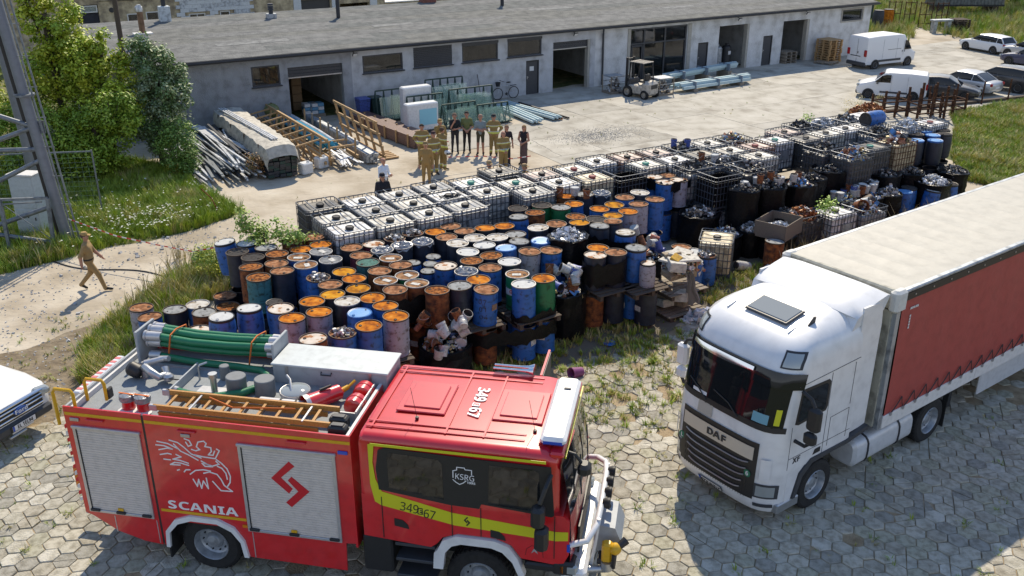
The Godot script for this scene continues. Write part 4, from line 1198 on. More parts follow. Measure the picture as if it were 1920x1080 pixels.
var drum_protos := {}
func drum(at: Vector3, code: String, upper := true) -> Node3D:
	var key := code + str(upper)
	var film := rng.randi() % 3
	var d: Node3D
	var plastic: bool = code[2] != "s"
	var small: bool = code[2] == "m"
	var lab := "%s %s drum with %s lid %s" % [BODY[code[1]], ("small plastic" if small else ("plastic" if plastic else "steel")), LID[code[0]], "on the upper tier" if upper else "at ground level"]
	var grp := lab.replace(" with", "s with")
	if not upper:
		lab = "%s steel drum of the lower tier beneath pallets and other drums" % BODY[code[1]]
		grp = "lower tier of drums, " + BODY[code[1]]
	if drum_protos.has(key):
		d = dup(drum_protos[key], at, rng.randf() * TAU, lab, grp)
	else:
		d = thing("drum", lab, "drum", at, rng.randf() * TAU, grp)
		drum_protos[key] = d
		var s := 0.72 if small else 1.0
		var o := obj(drum_mesh["pb" if plastic else "sb"], "body", M["drum_" + code[1]], d)
		var rimm: Material = M.rim_light if code[0] in ["W", "P", "L", "Q", "F"] else M.rim_dark
		if plastic:
			rimm = M.black_plastic if code[0] != "C" else M.drum_B
		var o2 := obj(drum_mesh["pr" if plastic else "sr"], "rim", rimm, d)
		if not upper:
			obj(MB.new().at(T(V(0, 0.45, 0), 0, 0.4, 0)).box(V(0, 0, 0.283), V(0.2, 0.14, 0.012)), "label", M.paper, d)
		if upper:
			var o3 := obj(drum_mesh["pl" if plastic else "sl"], "lid", M["lid_" + code[0]], d)
			if not code[0] in ["F", "S"]:
				obj(drum_mesh.bung, "bung", M.rim_dark if not code[0] in ["W", "C"] else M["lid_" + code[0]], d).position = V(0.17, 0.87 if not plastic else 0.9, 0.05)
				obj(drum_mesh.bung2, "bung", M.rim_dark, d).position = V(-0.18, 0.87 if not plastic else 0.9, -0.05)
			if code[0] in ["L", "Q"]:
				obj(MB.new().box(V(-0.02, 0.876, 0.03), V(0.22, 0.004, 0.13)), "label", M.paper, d)
			if code[0] == "F":
				obj(drum_mesh["film%d" % film], "film_cover", M.foil, d)
			if code[0] == "S":
				stuff(obj(drum_mesh["rub%d" % film], "rubble", M.scrap, d)).position = V(0, 0.87, 0)
		if small:
			for c in d.get_children():
				c.scale = Vector3.ONE * s
				c.position *= s
	return d

func bucket_proto(called: String, label: String, r: float, h: float, m: Material, lid: Material, inner: Material) -> Node3D:
	r *= 0.85
	h *= 0.85
	var t := thing(called, label, "bucket")
	obj(MB.new().lathe([[r * 0.84, 0.0], [r * 0.86, 0.004], [r * 0.95, h * 0.8], [r * 1.03, h * 0.81], [r * 1.03, h * 0.86], [r, h * 0.87], [r * 1.02, h], [r * 0.95, h]], 16, V(0, 0, 0), true, false), "body", m, t)
	if lid:
		obj(MB.new().lathe([[r * 1.04, h * 0.94], [r * 1.05, h * 1.0], [r * 0.96, h * 1.03], [r * 0.94, h * 0.99]], 16, V(0, 0, 0), false, true), "lid", lid, t)
	else:
		obj(MB.new().lathe([[r * 0.95, h], [r * 0.9, h * 0.45], [r * 0.3, h * 0.4]], 16, V(0, 0, 0), false, true), "inside", inner, t)
	var pts := []
	for k in 9:
		pts.append(V(cos(PI * k / 8) * r * 1.04, h * 0.85 - sin(PI * k / 8) * h * 0.5, r * 0.5 * sin(PI * k / 8) + r * 0.6 * sin(PI * k / 8)))
	obj(MB.new().tube(pts, 0.004, 4), "handle", M.steel, t)
	return t

func pallet(at: Vector3, turn: float, label: String, m: Material, group := "") -> Node3D:
	var t := thing("pallet", label, "pallet", at, turn, group)
	for i in 7:
		obj(MB.new().box(V(0, 0.133, -0.55 + i * 0.183), V(1.2, 0.022, 0.135), 0.003), "board", m, t)
	for x in [-0.53, 0.0, 0.53]:
		obj(MB.new().box(V(x, 0.111, 0), V(0.1, 0.02, 1.2)), "stringer", m, t)
		for z in [-0.53, 0.0, 0.53]:
			obj(MB.new().box(V(x, 0.06, z), V(0.1, 0.08, 0.13)), "block", m, t)
		obj(MB.new().box(V(x, 0.01, 0), V(0.1, 0.02, 1.2)), "skid", m, t)
	return t

func sack(at: Vector3, r: float, h: float, label: String, pal: int, seed_: int, size := 0.07, n := 150, open := 0.05, group := "") -> Node3D:
	var rr := RandomNumberGenerator.new()
	rr.seed = seed_
	var t := thing("wrapped_stack", label, "waste sack", at, rr.randf() * 6, group)
	var nz := FastNoiseLite.new()
	nz.seed = seed_
	nz.frequency = 2.2
	var rings := []
	for q in [[0.93, 0.0], [1.0, 0.08], [1.01, 0.25], [0.98, 0.42], [1.02, 0.58], [0.97, 0.75], [1.0, 0.9], [1.03, 1.0], [0.96, 1.02], [0.86, 0.97], [0.5, 0.95]]:
		var ring := PackedVector3Array()
		for j in 26:
			var an := -TAU * j / 26
			var sq := pow(pow(absf(cos(an)), 5) + pow(absf(sin(an)), 5), -0.2)
			var k: float = r * q[0] * lerpf(1.0, sq, 0.45) * (1.0 + 0.09 * nz.get_noise_3d(cos(an) * 2, q[1] * h * 3.0, sin(an) * 2)) * (1.0 + 0.02 * sin(an * 9 + q[1] * 7))
			ring.push_back(V(cos(an) * k, q[1] * h + (0.05 * nz.get_noise_2d(an * 4, seed_) if q[1] > 0.9 else 0.0), sin(an) * k))
		rings.append(ring)
	obj(MB.new().loft(rings, false, true), "wrapping", M.black_film, t, 30.0)
	if n:
		stuff(obj(junk(n, r * 0.88, r * 0.88, 0.24 + open, seed_ + 7, size, pal), "scrap", M.scrap, t)).position = V(0, h * 0.93, 0)
	return t

func cage_mesh() -> ArrayMesh:
	var b := MB.new()
	var X := 0.585
	var Z := 0.485
	var rr := 0.09
	for y in [0.16, 0.38, 0.6, 0.82, 1.02, 1.155]:
		var pts := []
		for k in [[X, Z, 0], [-X, Z, 1], [-X, -Z, 2], [X, -Z, 3]]:
			for m in 4:
				var an: float = (m / 3.0) * PI / 2 + k[2] * PI / 2
				pts.append(V(k[0] - signf(k[0]) * rr + cos(an) * rr, y, k[1] - signf(k[1]) * rr + sin(an) * rr))
		b.tube(pts, 0.012 if y < 1.1 else 0.016, 5, true)
	for i in 8:
		var x := -X + rr + (X - rr) * 2 * i / 7.0
		for s in [-1, 1]:
			b.cyl(V(x, 0.14, Z * s), V(x, 1.155, Z * s), 0.011, -1, 5)
	for i in 7:
		var z := -Z + rr + (Z - rr) * 2 * i / 6.0
		for s in [-1, 1]:
			b.cyl(V(X * s, 0.14, z), V(X * s, 1.155, z), 0.011, -1, 5)
	return b.mesh(50.0)

func rounded_block(hx: float, hz: float, y0: float, y1: float, r: float, dish: float) -> MB:
	var rings := []
	for q in [[y0, -0.03], [y0 + 0.03, 0.0], [(y0 + y1) / 2, 0.006], [y1 - 0.07, 0.0], [y1 - 0.025, -0.02], [y1, -0.07], [y1 - dish * 0.4, -0.16], [y1 - dish * 0.8, -0.3]]:
		var ring := PackedVector3Array()
		for k in [[1, 1, 0], [-1, 1, 1], [-1, -1, 2], [1, -1, 3]]:
			for m in 5:
				var an: float = (m / 4.0) * PI / 2 + k[2] * PI / 2
				var cx: float = maxf(hx + q[1] - r, 0.05)
				var cz: float = maxf(hz + q[1] - r, 0.05)
				ring.push_back(V(k[0] * cx + cos(an) * r, q[0], k[1] * cz + sin(an) * r))
		ring.reverse()
		rings.append(ring)
	return MB.new().loft(rings)

var ibc_n := 0
func ibc(at: Vector3, turn: float, kind: String, label: String, group := "", full := true) -> Node3D:
	var t := thing("container_tank", label, "container", at, turn, group)
	var cage: Material = M.cage_rust if kind in ["r", "y"] and ibc_n % 2 else M.cage
	ibc_n += 1
	obj(drum_mesh.cage, "cage", cage, t)
	obj(drum_mesh.ibc_base, "pallet_base", M.cage, t)
	if kind in ["e"]:
		obj(MB.new().box(V(0, 0.17, 0), V(1.1, 0.03, 0.9)), "bottom_plate", M.black_film, t)
		for s in [-1, 1]:
			obj(MB.new().box(V(0, 0.55, 0.455 * s), V(1.1, 0.8, 0.01)), "black_lining", M.black_film, t)
			obj(MB.new().box(V(0.555 * s, 0.55, 0), V(0.01, 0.8, 0.88)), "black_lining", M.black_film, t)
		return t
	if kind == "x":
		obj(drum_mesh.ibc_low, "bottle", M["ibc_" + ["k", "g", "k"][ibc_n % 3]], t)
		var pal: int = [0, 1, 3, 1, 4][ibc_n % 5]
		t.set_meta("label", label.replace("heaped with scrap", "heaped with " + ["grey crushed tins", "black rubbish", "", "mixed coloured rubbish", "silvery scrap"][pal]))
		if group != "":
			t.set_meta("group", group + str(pal))
		stuff(obj(junk(170, 0.55, 0.46, 0.4, 300 + ibc_n, 0.075, pal), "scrap", M.scrap, t)).position = V(0, 0.95, 0)
		return t
	obj(drum_mesh.ibc_body, "bottle", M["ibc_" + (kind if kind != "w" else "wvu"[ibc_n % 3])], t)
	if full:
		var capk: int = 0 if kind == "g" else [0, 0, 1, 0, 0, 0, 2, 0][(ibc_n * 5) % 8]
		var capm: Material = [M.black_plastic, M.cap_red, M.cap_green][capk]
		var plated := ibc_n % 3 == 0
		if group != "":
			var ext: String = " and " + ["black", "red", "green"][capk] + " cap" + (", steel label plate" if plated else "")
			t.set_meta("label", label.replace(" on the upper tier", ext))
			t.set_meta("group", group + ext)
		obj(drum_mesh.ibc_cap, "screw_cap", capm, t)
		for z in [-0.2, 0.2]:
			obj(drum_mesh.ibc_bar, "top_bar", cage, t).position = V(z * 1.5, 0, 0)
		if plated:
			obj(MB.new().box(V(0.05, 0.65, 0.502), V(0.42, 0.34, 0.01)), "label_plate", M.galvanised, t)
	if kind == "s":
		stuff(obj(junk(130, 0.34, 0.26, 0.06, 77, 0.04, 1), "black_residue", M.scrap, t)).position = V(0.05, 1.06, 0)
	return t

func film_band(at_pts: Array, r: float, y0: float, y1: float, label: String, seed_: int) -> void:
	var pts := PackedVector2Array()
	var c := Vector2.ZERO
	for q in at_pts:
		c += Vector2(q[0], q[1])
		for k in 20:
			pts.push_back(Vector2(q[0] + cos(TAU * k / 20) * r, q[1] + sin(TAU * k / 20) * r))
	c /= at_pts.size()
	var hull := Geometry2D.convex_hull(pts)
	hull.remove_at(hull.size() - 1)
	var dense := []
	for i in hull.size():
		var a := hull[i] - c
		var b := hull[(i + 1) % hull.size()] - c
		var k := maxi(1, int(a.distance_to(b) / 0.12))
		for j in k:
			dense.append(a.lerp(b, float(j) / k))
	var rr := RandomNumberGenerator.new()
	rr.seed = seed_
	var rings := []
	var jit := []
	for j in dense.size():
		jit.append([rr.randf_range(-0.06, 0.06), rr.randf_range(-0.07, 0.07)])
	for i in 5:
		var f := i / 4.0
		var ring := PackedVector3Array()
		for j in dense.size():
			var p: Vector2 = dense[j] * (1.0 + rr.randf_range(0.0, 0.02))
			ring.push_back(V(p.x, lerpf(y0 + jit[j][0], y1 + jit[j][1], f), p.y))
		ring.reverse()
		rings.append(ring)
	var t := thing("film_wrap", label, "plastic film", yd(c.x, c.y), PHI)
	obj(MB.new().loft(rings, false, false), "wrapping", M.black_film, t, 25.0)

func waste() -> void:
	mat("drum_B", lin(0.026, 0.125, 0.40), 0.42, 0.0, "worn", 1.1, "ncoarse", 0.12)
	mat("drum_K", lin(0.022, 0.028, 0.045), 0.5, 0.0, "grime", 1.2, "ncoarse", 0.15)
	mat("drum_G", lin(0.012, 0.16, 0.06), 0.42, 0.0, "worn", 0.8, "ncoarse", 0.12)
	mat("drum_W", lin(0.34, 0.33, 0.38), 0.5, 0.0, "worn", 1.3, "ncoarse", 0.15)
	mat("drum_R", lin(0.75, 0.62, 0.55), 0.85, 0.0, "rust", 1.2, "ncoarse", 0.4)
	mat("drum_T", lin(0.05, 0.18, 0.19), 0.6, 0.0, "worn", 1.5, "ncoarse", 0.3)
	mat("drum_M", lin(0.14, 0.025, 0.05), 0.55, 0.0, "worn", 1.5)
	mat("lid_O", Color.WHITE, 0.6, 0.0, "orange", 1.1, "ncoarse", 0.15, true)
	mat("lid_Y", lin(1.0, 1.3, 0.9), 0.5, 0.0, "orange", 0.9, "ncoarse", 0.15, true)
	mat("lid_N", Color.WHITE, 0.7, 0.0, "brown", 1.3, "ncoarse", 0.2, true)
	mat("lid_L", Color(0.95, 1, 1), 0.7, 0.0, "brown", 1.0, "ncoarse", 0.2, true)
	mat("lid_R", Color.WHITE, 0.9, 0.0, "rust", 1.6, "ncoarse", 1.0, true)
	mat("lid_M", Color.WHITE, 0.6, 0.0, "mixed", 0.9, "ncoarse", 0.2, true)
	mat("lid_W", lin(0.9, 0.95, 1.0), 0.45, 0.0, "light", 1.0, "", 0.5, true)
	M.lid_W.albedo_color = lin(0.55, 0.56, 0.55)
	mat("lid_P", Color.WHITE, 0.6, 0.0, "pale", 1.1, "ncoarse", 0.15, true)
	mat("lid_G", lin(0.32, 0.33, 0.33), 0.5, 0.2, "grime", 1.4, "ncoarse", 0.2, true)
	mat("lid_Q", lin(0.26, 0.27, 0.28), 0.5, 0.2, "grime", 1.2, "ncoarse", 0.3, true)
	mat("lid_K", lin(0.07, 0.065, 0.062), 0.6, 0.0, "grime", 2.0, "ncoarse", 0.4, true)
	mat("lid_T", lin(0.10, 0.20, 0.17), 0.8, 0.0, "grime", 2.5, "ncoarse", 1.0, true)
	mat("lid_S", Color.WHITE, 0.8, 0.0, "brown", 2.0, "ncoarse", 0.6, true)
	mat("lid_F", lin(0.07, 0.07, 0.07), 0.5)
	mat("lid_C", lin(0.10, 0.30, 0.62), 0.4, 0.0, "light", 1.2)
	mat("rim_light", lin(0.46, 0.45, 0.43), 0.45, 0.3, "grime", 2.0)
	mat("rim_dark", lin(0.09, 0.065, 0.05), 0.6, 0.3, "grime", 2.0)
	mat("paper", lin(0.6, 0.59, 0.55), 0.9, 0.0, "grime", 3.0)
	mat("foil", lin(0.30, 0.31, 0.33), 0.28, 0.3, "grime", 3.0, "ncoarse", 0.6)
	vmat("scrap", 0.5)
	M.scrap.metallic = 0.15
	for q in [["w", "dirtywhite", 0.8], ["v", "dirtywhite", 1.1], ["u", "dirtywhite", 0.55], ["g", "dirtywhite", 1.6], ["d", "blackdirt", 1.0], ["s", "dirtywhite", 0.7], ["k", "blackdirt", 1.4]]:
		mat("ibc_" + q[0], Color.WHITE, 0.45, 0.0, q[1], q[2], "", 0.5, true)
	M.ibc_g.albedo_color = Color(0.7, 0.71, 0.72)
	M.ibc_v.albedo_color = Color(0.86, 0.86, 0.85)
	M.ibc_u.albedo_color = Color(0.93, 0.92, 0.88)
	mat("ibc_r", lin(0.62, 0.46, 0.42), 0.5, 0.0, "dirtywhite", 1.2, "", 0.5, true)
	mat("ibc_c", lin(0.80, 0.68, 0.45), 0.45, 0.0, "dirtywhite", 0.6, "", 0.5, true)
	mat("ibc_y", lin(0.70, 0.60, 0.38), 0.5, 0.0, "dirtywhite", 1.4, "", 0.5, true)
	mat("cage", lin(0.11, 0.125, 0.15), 0.5, 0.5, "grime", 3.0)
	mat("cage_rust", Color(0.62, 0.6, 0.62), 0.8, 0.1, "rust", 3.0)
	mat("cap_red", lin(0.25, 0.06, 0.06), 0.6)
	mat("cap_green", lin(0.05, 0.25, 0.2), 0.6)
	for k in M:
		if k.begins_with("lid_") and k != "lid_C":
			M[k].roughness = 0.9
			M[k].metallic_specular = 0.2
	drum_meshes()
	drum_mesh.cage = cage_mesh()
	drum_mesh.ibc_body = rounded_block(0.565, 0.465, 0.15, 1.1, 0.1, 0.04).mesh(50.0)
	drum_mesh.ibc_low = rounded_block(0.565, 0.465, 0.15, 0.97, 0.1, 0.06).mesh(50.0)
	drum_mesh.ibc_cap = MB.new().lathe([[0.1, 1.05], [0.1, 1.1], [0.12, 1.105], [0.12, 1.15], [0.1, 1.165], [0.085, 1.15]], 16, V(0, 0, 0), false, true).mesh(30.0)
	drum_mesh.ibc_bar = MB.new().bar(V(0, 1.165, -0.49), V(0, 1.165, 0.49), 0.03, 0.02).mesh(0.0)
	var bs := MB.new()
	for x in [-0.52, 0.0, 0.52]:
		bs.box(V(x, 0.07, 0), V(0.1, 0.14, 0.98))
	bs.box(V(0, 0.13, 0), V(1.18, 0.03, 0.98)).box(V(0, 0.015, 0.45), V(1.18, 0.03, 0.08)).box(V(0, 0.015, -0.45), V(1.18, 0.03, 0.08))
	drum_mesh.ibc_base = bs.mesh(0.0)
	# two tiers of drums
	var special := {}
	var lows := ["OBs", "OKs", "ORs", "OWs"]
	var i := 0
	for q in DRUMS:
		var at := yd(q[0], q[1], 1.17)
		var d := drum(at, q[2])
		d.rotation.x = rng.randf_range(-0.03, 0.03)
		d.rotation.z = rng.randf_range(-0.03, 0.03)
		d.scale = V(1, rng.randf_range(0.97, 1.03), 1)
		if i in [0, 89, 98]:
			special[i] = d
		if q.size() > 3:
			d.position = yd(q[0], q[1], 0.15)
			d.set_meta("label", String(d.get_meta("label")).replace("on the upper tier", "at the left end"))
			d.set_meta("group", "ground-level drums: " + q[2])
			i += 1
			continue
		if i != 0:
			drum(yd(q[0], q[1], 0.14), lows[(i * 7 + int(q[1] * 3)) % 4] if q[2][1] != "B" or i % 3 else "OBs", false)
		i += 1
	for j in special:
		var d: Node3D = special[j]
		if j == 0:
			d.rotation = V(0.02, 0, 0.12)
			d.set_meta("label", "leaning bright blue plastic drum with white lid at the end")
			d.remove_meta("group")
		elif j == 89:
			d.rotation = V(0.03, -0.1, -0.05)
			d.set_meta("label", "blue steel drum with the digits 07 01 04 painted on it")
			d.remove_meta("group")
			var k := 0
			for ln in ["07", "01", "04"]:
				for s in 2:
					var an := (-0.24 if s == 0 else 0.16) - 0.12 + k * 0.07
					text(ln[s], 0.12, 0.006, M.black_plastic, d, T(V(sin(an) * 0.285, 0.66 - k * 0.2, cos(an) * 0.285), 0, an, 0.04), "painted_digit", 400)
				k += 1
			obj(MB.new().at(T(V(sin(0.95) * 0.284, 0.5, cos(0.95) * 0.284), 0, 0.95)).box(V(0, 0, 0), V(0.16, 0.16, 0.012)), "label", mat("old_label", lin(0.32, 0.2, 0.12), 0.9, 0.0, "grime", 3.0), d)
		elif j == 98:
			d.set_meta("label", "green steel drum with a white, red and green printed label")
			d.remove_meta("group")
			d.rotation.y = 0
			obj(MB.new().at(T(V(0, 0.4, 0), 0, -0.12, 0)).lathe([[0.2862, 0.0], [0.2862, 0.2]], 24, V(0, 0, 0), false, false), "white_band", M.white_matt, d)
			var w := "Castrol"
			for s in w.length():
				var an := -0.62 + s * 0.155
				text(w[s], 0.09, 0.005, mat("label_red", lin(0.5, 0.03, 0.02), 0.5), d, T(V(sin(an) * 0.2885, 0.5, cos(an) * 0.2885), 0, an, 0), "lettering", 800)
	var pals := 0
	for q in [[-16.75, 26.3], [-15.35, 26.55], [-12.75, 26.15], [-19.35, 26.75], [-20.65, 26.5], [-11.9, 26.55], [-22.0, 24.6], [-23.3, 24.0]]:
		pallet(yd(q[0], q[1], 1.02), PHI + rng.randf_range(-0.06, 0.06), "weathered wooden pallet carrying front drums of the upper tier", M.wood_dark, "pallets between the drum tiers")
	# intermediate bulk containers, two high
	var kinds := {"w": "white-topped container tank in a wire cage", "g": "grimy grey container tank in a wire cage", "d": "container tank with a soot-black top", "s": "white container tank with spilled black residue around its cap", "r": "reddish stained container tank in a wire cage", "x": "caged container heaped with scrap", "c": "cream-coloured container tank standing clear of its neighbours", "e": "empty wire cage of a container tank", "y": "yellowed caged tank filled with crumpled plastic", "f": "flat pale sheet lying over the far containers"}
	i = 0
	for q in IBCS:
		var turn := PHI + rng.randf_range(-0.02, 0.02)
		var k: String = q[2]
		if k == "f":
			var o := thing("cover_sheet", kinds.f, "sheet", yd(q[0], q[1], 2.1), turn)
			obj(MB.new().box(V(0, 0.05, 0), V(1.5, 0.03, 1.2), 0.006), "panel", M.white_matt, o)
			ibc(yd(q[0], q[1], 1.0), turn, "k", "dark container tank under the flat pale sheet")
		else:
			ibc(yd(q[0], q[1], 1.14), turn, k, kinds[k] + " on the upper tier", "upper tier tanks: " + kinds[k])
			if k == "y":
				stuff(obj(junk(60, 0.5, 0.4, 0.35, 901, 0.13, 3), "plastic_junk", M.scrap, get_child(-1))).position = V(0, 1.05, 0)
		if q[1] > 20.9 or q[0] < -17.2 or q[0] > 4.0:
			ibc(yd(q[0], q[1], 0.0), turn, ["g", "k", "d"][i % 3], "soiled container tank of the lower tier below others", "lower tier tanks", false)
		i += 1
	ibc(yd(6.35, 18.4, 0.9), PHI, "k", "dark tank beneath the heap of rusty flakes")
	var hp := thing("rust_heap", "heap of red-brown rusty flakes at the far end of the tanks", "scrap heap", yd(6.35, 18.4, 2.0), PHI)
	stuff(obj(junk(420, 0.85, 0.6, 0.42, 402, 0.06, 2), "rusty_flakes", M.scrap, hp))
	# front row: single tanks on the ground
	ibc(yd(-7.72, 24.9, 0.02), PHI + 0.75, "c", "single caged tank layered pink and cream turned cornerwise")
	var rb: Node3D = ibc(yd(-3.94, 24.6, 0.0), PHI, "x", "rusted cage overflowing with orange rusty scrap")
	stuff(obj(junk(330, 0.55, 0.5, 0.3, 403, 0.06, 2), "rusty_scrap", M.scrap, rb)).position = V(0, 1.05, 0)
	ibc(yd(-2.75, 24.95, 0.0), PHI, "w", "white-topped tank of dark liquid beside the rusty scrap cage")
	var bb: Node3D = ibc(yd(-1.55, 25.1, 0.0), PHI, "x", "rust-streaked cage holding two discarded metal pails")
	for k in 3:
		obj(MB.new().at(T(V(-0.25 + k * 0.27, 1.15, 0.05 - 0.1 * k), 1.1, k * 0.9, 0.4)).lathe([[0.2, -0.2], [0.21, 0.2], [0.18, 0.2], [0.17, -0.15]], 16), "pail", [M.drum_R, M.galvanised, M.rim_dark][k], bb)
	var bx := thing("wooden_box", "grey-brown board box half filled with crushed white cans", "box", yd(-5.2, 24.9, 0.78), PHI + 0.35)
	mat("board_grey", lin(0.20, 0.165, 0.13), 0.9, 0.0, "wood", 1.5)
	for s in [-1, 1]:
		obj(MB.new().box(V(0, 0.25, 0.5 * s), V(1.24, 0.5, 0.03)), "side_board", M.board_grey, bx)
		obj(MB.new().box(V(0.61 * s, 0.25, 0), V(0.03, 0.5, 0.96)), "side_board", M.board_grey, bx)
	obj(MB.new().box(V(0, 0.02, 0), V(1.18, 0.03, 0.94)), "bottom_board", M.board_grey, bx)
	stuff(obj(junk(170, 0.42, 0.32, 0.2, 405, 0.06, 4), "crushed_cans", M.scrap, bx)).position = V(0, 0.18, 0)
	sack(yd(-5.2, 24.9), 0.55, 0.77, "black wrapped base under the grey-brown board box", 1, 406, 0.06, 0)
	var rd: Node3D = drum(yd(-6.0, 25.55, 0.0), "GRs")
	rd.set_meta("label", "rusty ground-level drum with dull grey lid before the board box")
	rd.remove_meta("group")
	for q in [[-13.06, 24.87, 1.17, 0.5, 1.0, "black wrapped bale heaped with silvery crushed cans among drums", 4], [-6.7, 22.95, 0.0, 0.62, 1.15, "wide black open sack holding pale broken tins", 0], [-5.5, 23.6, 0.0, 0.48, 1.95, "tall black wrapped stack crowned with dark tins", 1], [-4.35, 23.55, 0.0, 0.5, 1.85, "tall black wrapped stack with white pails on top", 1], [-3.1, 23.65, 0.0, 0.52, 1.75, "black wrapped stack with bent rusty tins on top", 3], [-1.2, 24.0, 0.0, 0.5, 1.0, "low black sack under scattered white pails beside grass", 3], [-0.15, 24.05, 0.0, 0.5, 0.95, "low black sack topped with paint pails and lids", 3], [0.75, 24.2, 0.0, 0.45, 0.95, "low torn black sack spilling grey scrap", 0], [3.0, 24.3, 0.0, 0.6, 1.05, "black wrapped bundle of blue drums with white torn top", 4], [4.6, 23.9, 0.0, 0.55, 1.1, "ragged black bundle at the grass end of the stacks", 1], [5.3, 23.3, 0.0, 0.4, 0.7, "small ragged black bag lying on the lawn edge", 1], [-4.3, 24.3, 0.0, 0.45, 1.05, "black bale of rubbish beside the board box", 1], [-2.2, 23.2, 0.0, 0.55, 1.7, "bulging black stack behind the low sacks", 1], [-1.0, 22.95, 0.0, 0.55, 1.75, "black stack topped with dark scrap beside yellowed tank", 1], [0.3, 23.3, 0.0, 0.5, 1.3, "black wrapped stack below the far tanks", 0], [1.4, 23.4, 0.0, 0.55, 1.35, "dark wrapped stack beside the blue plastic drums", 1], [2.7, 23.5, 0.0, 0.5, 1.25, "dark wrapped stack behind the torn white bundle", 1], [-6.6, 24.1, 0.0, 0.45, 0.8, "low black bag of rubbish next to the cornerwise tank", 3], [-5.75, 23.1 + 1.2, 0.0, 0.4, 0.85, "squat black wrapped bale behind the single tank", 0]]:
		sack(yd(q[0], q[1], q[2]), q[3], q[4], q[5], q[6], int(abs(q[0]) * 31) + 500)
	for q in [[1.55, 24.25, "CBp"], [2.05, 24.05, "KBp"], [2.5, 24.6, "WBp"], [3.7, 24.5, "KBp"]]:
		var o: Node3D = drum(yd(q[0], q[1], 0.0), q[2])
		o.set_meta("label", "%s lidded blue plastic drum on the ground beside black bundles" % LID[q[2][0]])
		o.set_meta("group", "blue drums by the lawn: " + LID[q[2][0]])
	for q in [[3.92, 22.68], [4.5, 23.05], [5.65, 22.6], [4.67, 22.1], [5.4, 21.9], [6.15, 22.15], [5.1, 22.5]]:
		var o: Node3D = drum(yd(q[0], q[1], 1.17), "KKp" if int(q[0] * 10) % 3 else "CKp")
		o.set_meta("label", "dark wrapped plastic drum on the far right end of the stacks")
		o.set_meta("group", "dark drums on the right end")
		drum(yd(q[0], q[1], 0.14), "OKs", false)
	var lb: Node3D = drum(yd(4.4, 20.6, 2.45), "KBp")
	lb.rotation = V(0, PHI, PI / 2)
	lb.set_meta("label", "blue plastic drum lying on its side over the far tanks")
	lb.remove_meta("group")
	for q in [[-9.29, 25.64, "WBp", "light blue tall plastic drum with white lid beside soggy boxes"], [-8.63, 25.5, "SBp", "blue plastic drum covered with torn black film near the single tank"], [-8.84, 24.62, "NRs", "rusty drum with pale lid behind the blue plastic drums"], [-8.75, 25.05, "WWs", "white-lidded drum squeezed behind the tall blue drums"]]:
		var o: Node3D = drum(yd(q[0], q[1], 0.05), q[2])
		o.set_meta("label", q[3])
		o.remove_meta("group")
	film_band([[-7.42, 21.37], [-6.82, 21.32], [-6.61, 21.88], [-7.35, 22.01]], 0.31, 1.75, 2.06, "black film band round four mottled drums beside the tanks", 1)
	film_band([[-13.11, 26.16], [-12.52, 26.26], [-12.69, 25.69]], 0.31, 1.3, 1.9, "black film wrapped round three front drums with orange lids", 2)
	film_band([[-15.64, 26.85], [-15.02, 26.76]], 0.31, 1.1, 1.32, "black film strip round the white-lidded and green drums", 3)
	film_band([[-16.97, 26.12], [-16.55, 26.55], [-15.64, 26.85], [-15.02, 26.76]], 0.31, 0.62, 1.0, "black film draped over the lower front drums", 4)
	film_band([[-11.76, 24.45], [-11.17, 24.35], [-11.39, 25.21]], 0.32, 1.2, 1.85, "black film wrapped tight round three drums near loose pails", 5)
	film_band([[-17.77, 24.93], [-17.81, 25.53], [-18.41, 25.6]], 0.31, 1.3, 1.85, "black film sleeve round brown-lidded drums with paper labels", 6)
	film_band([[-22.32, 25.05], [-21.66, 24.91]], 0.31, 0.6, 1.35, "black film round the feet of two bright blue drums", 7)
	buckets()

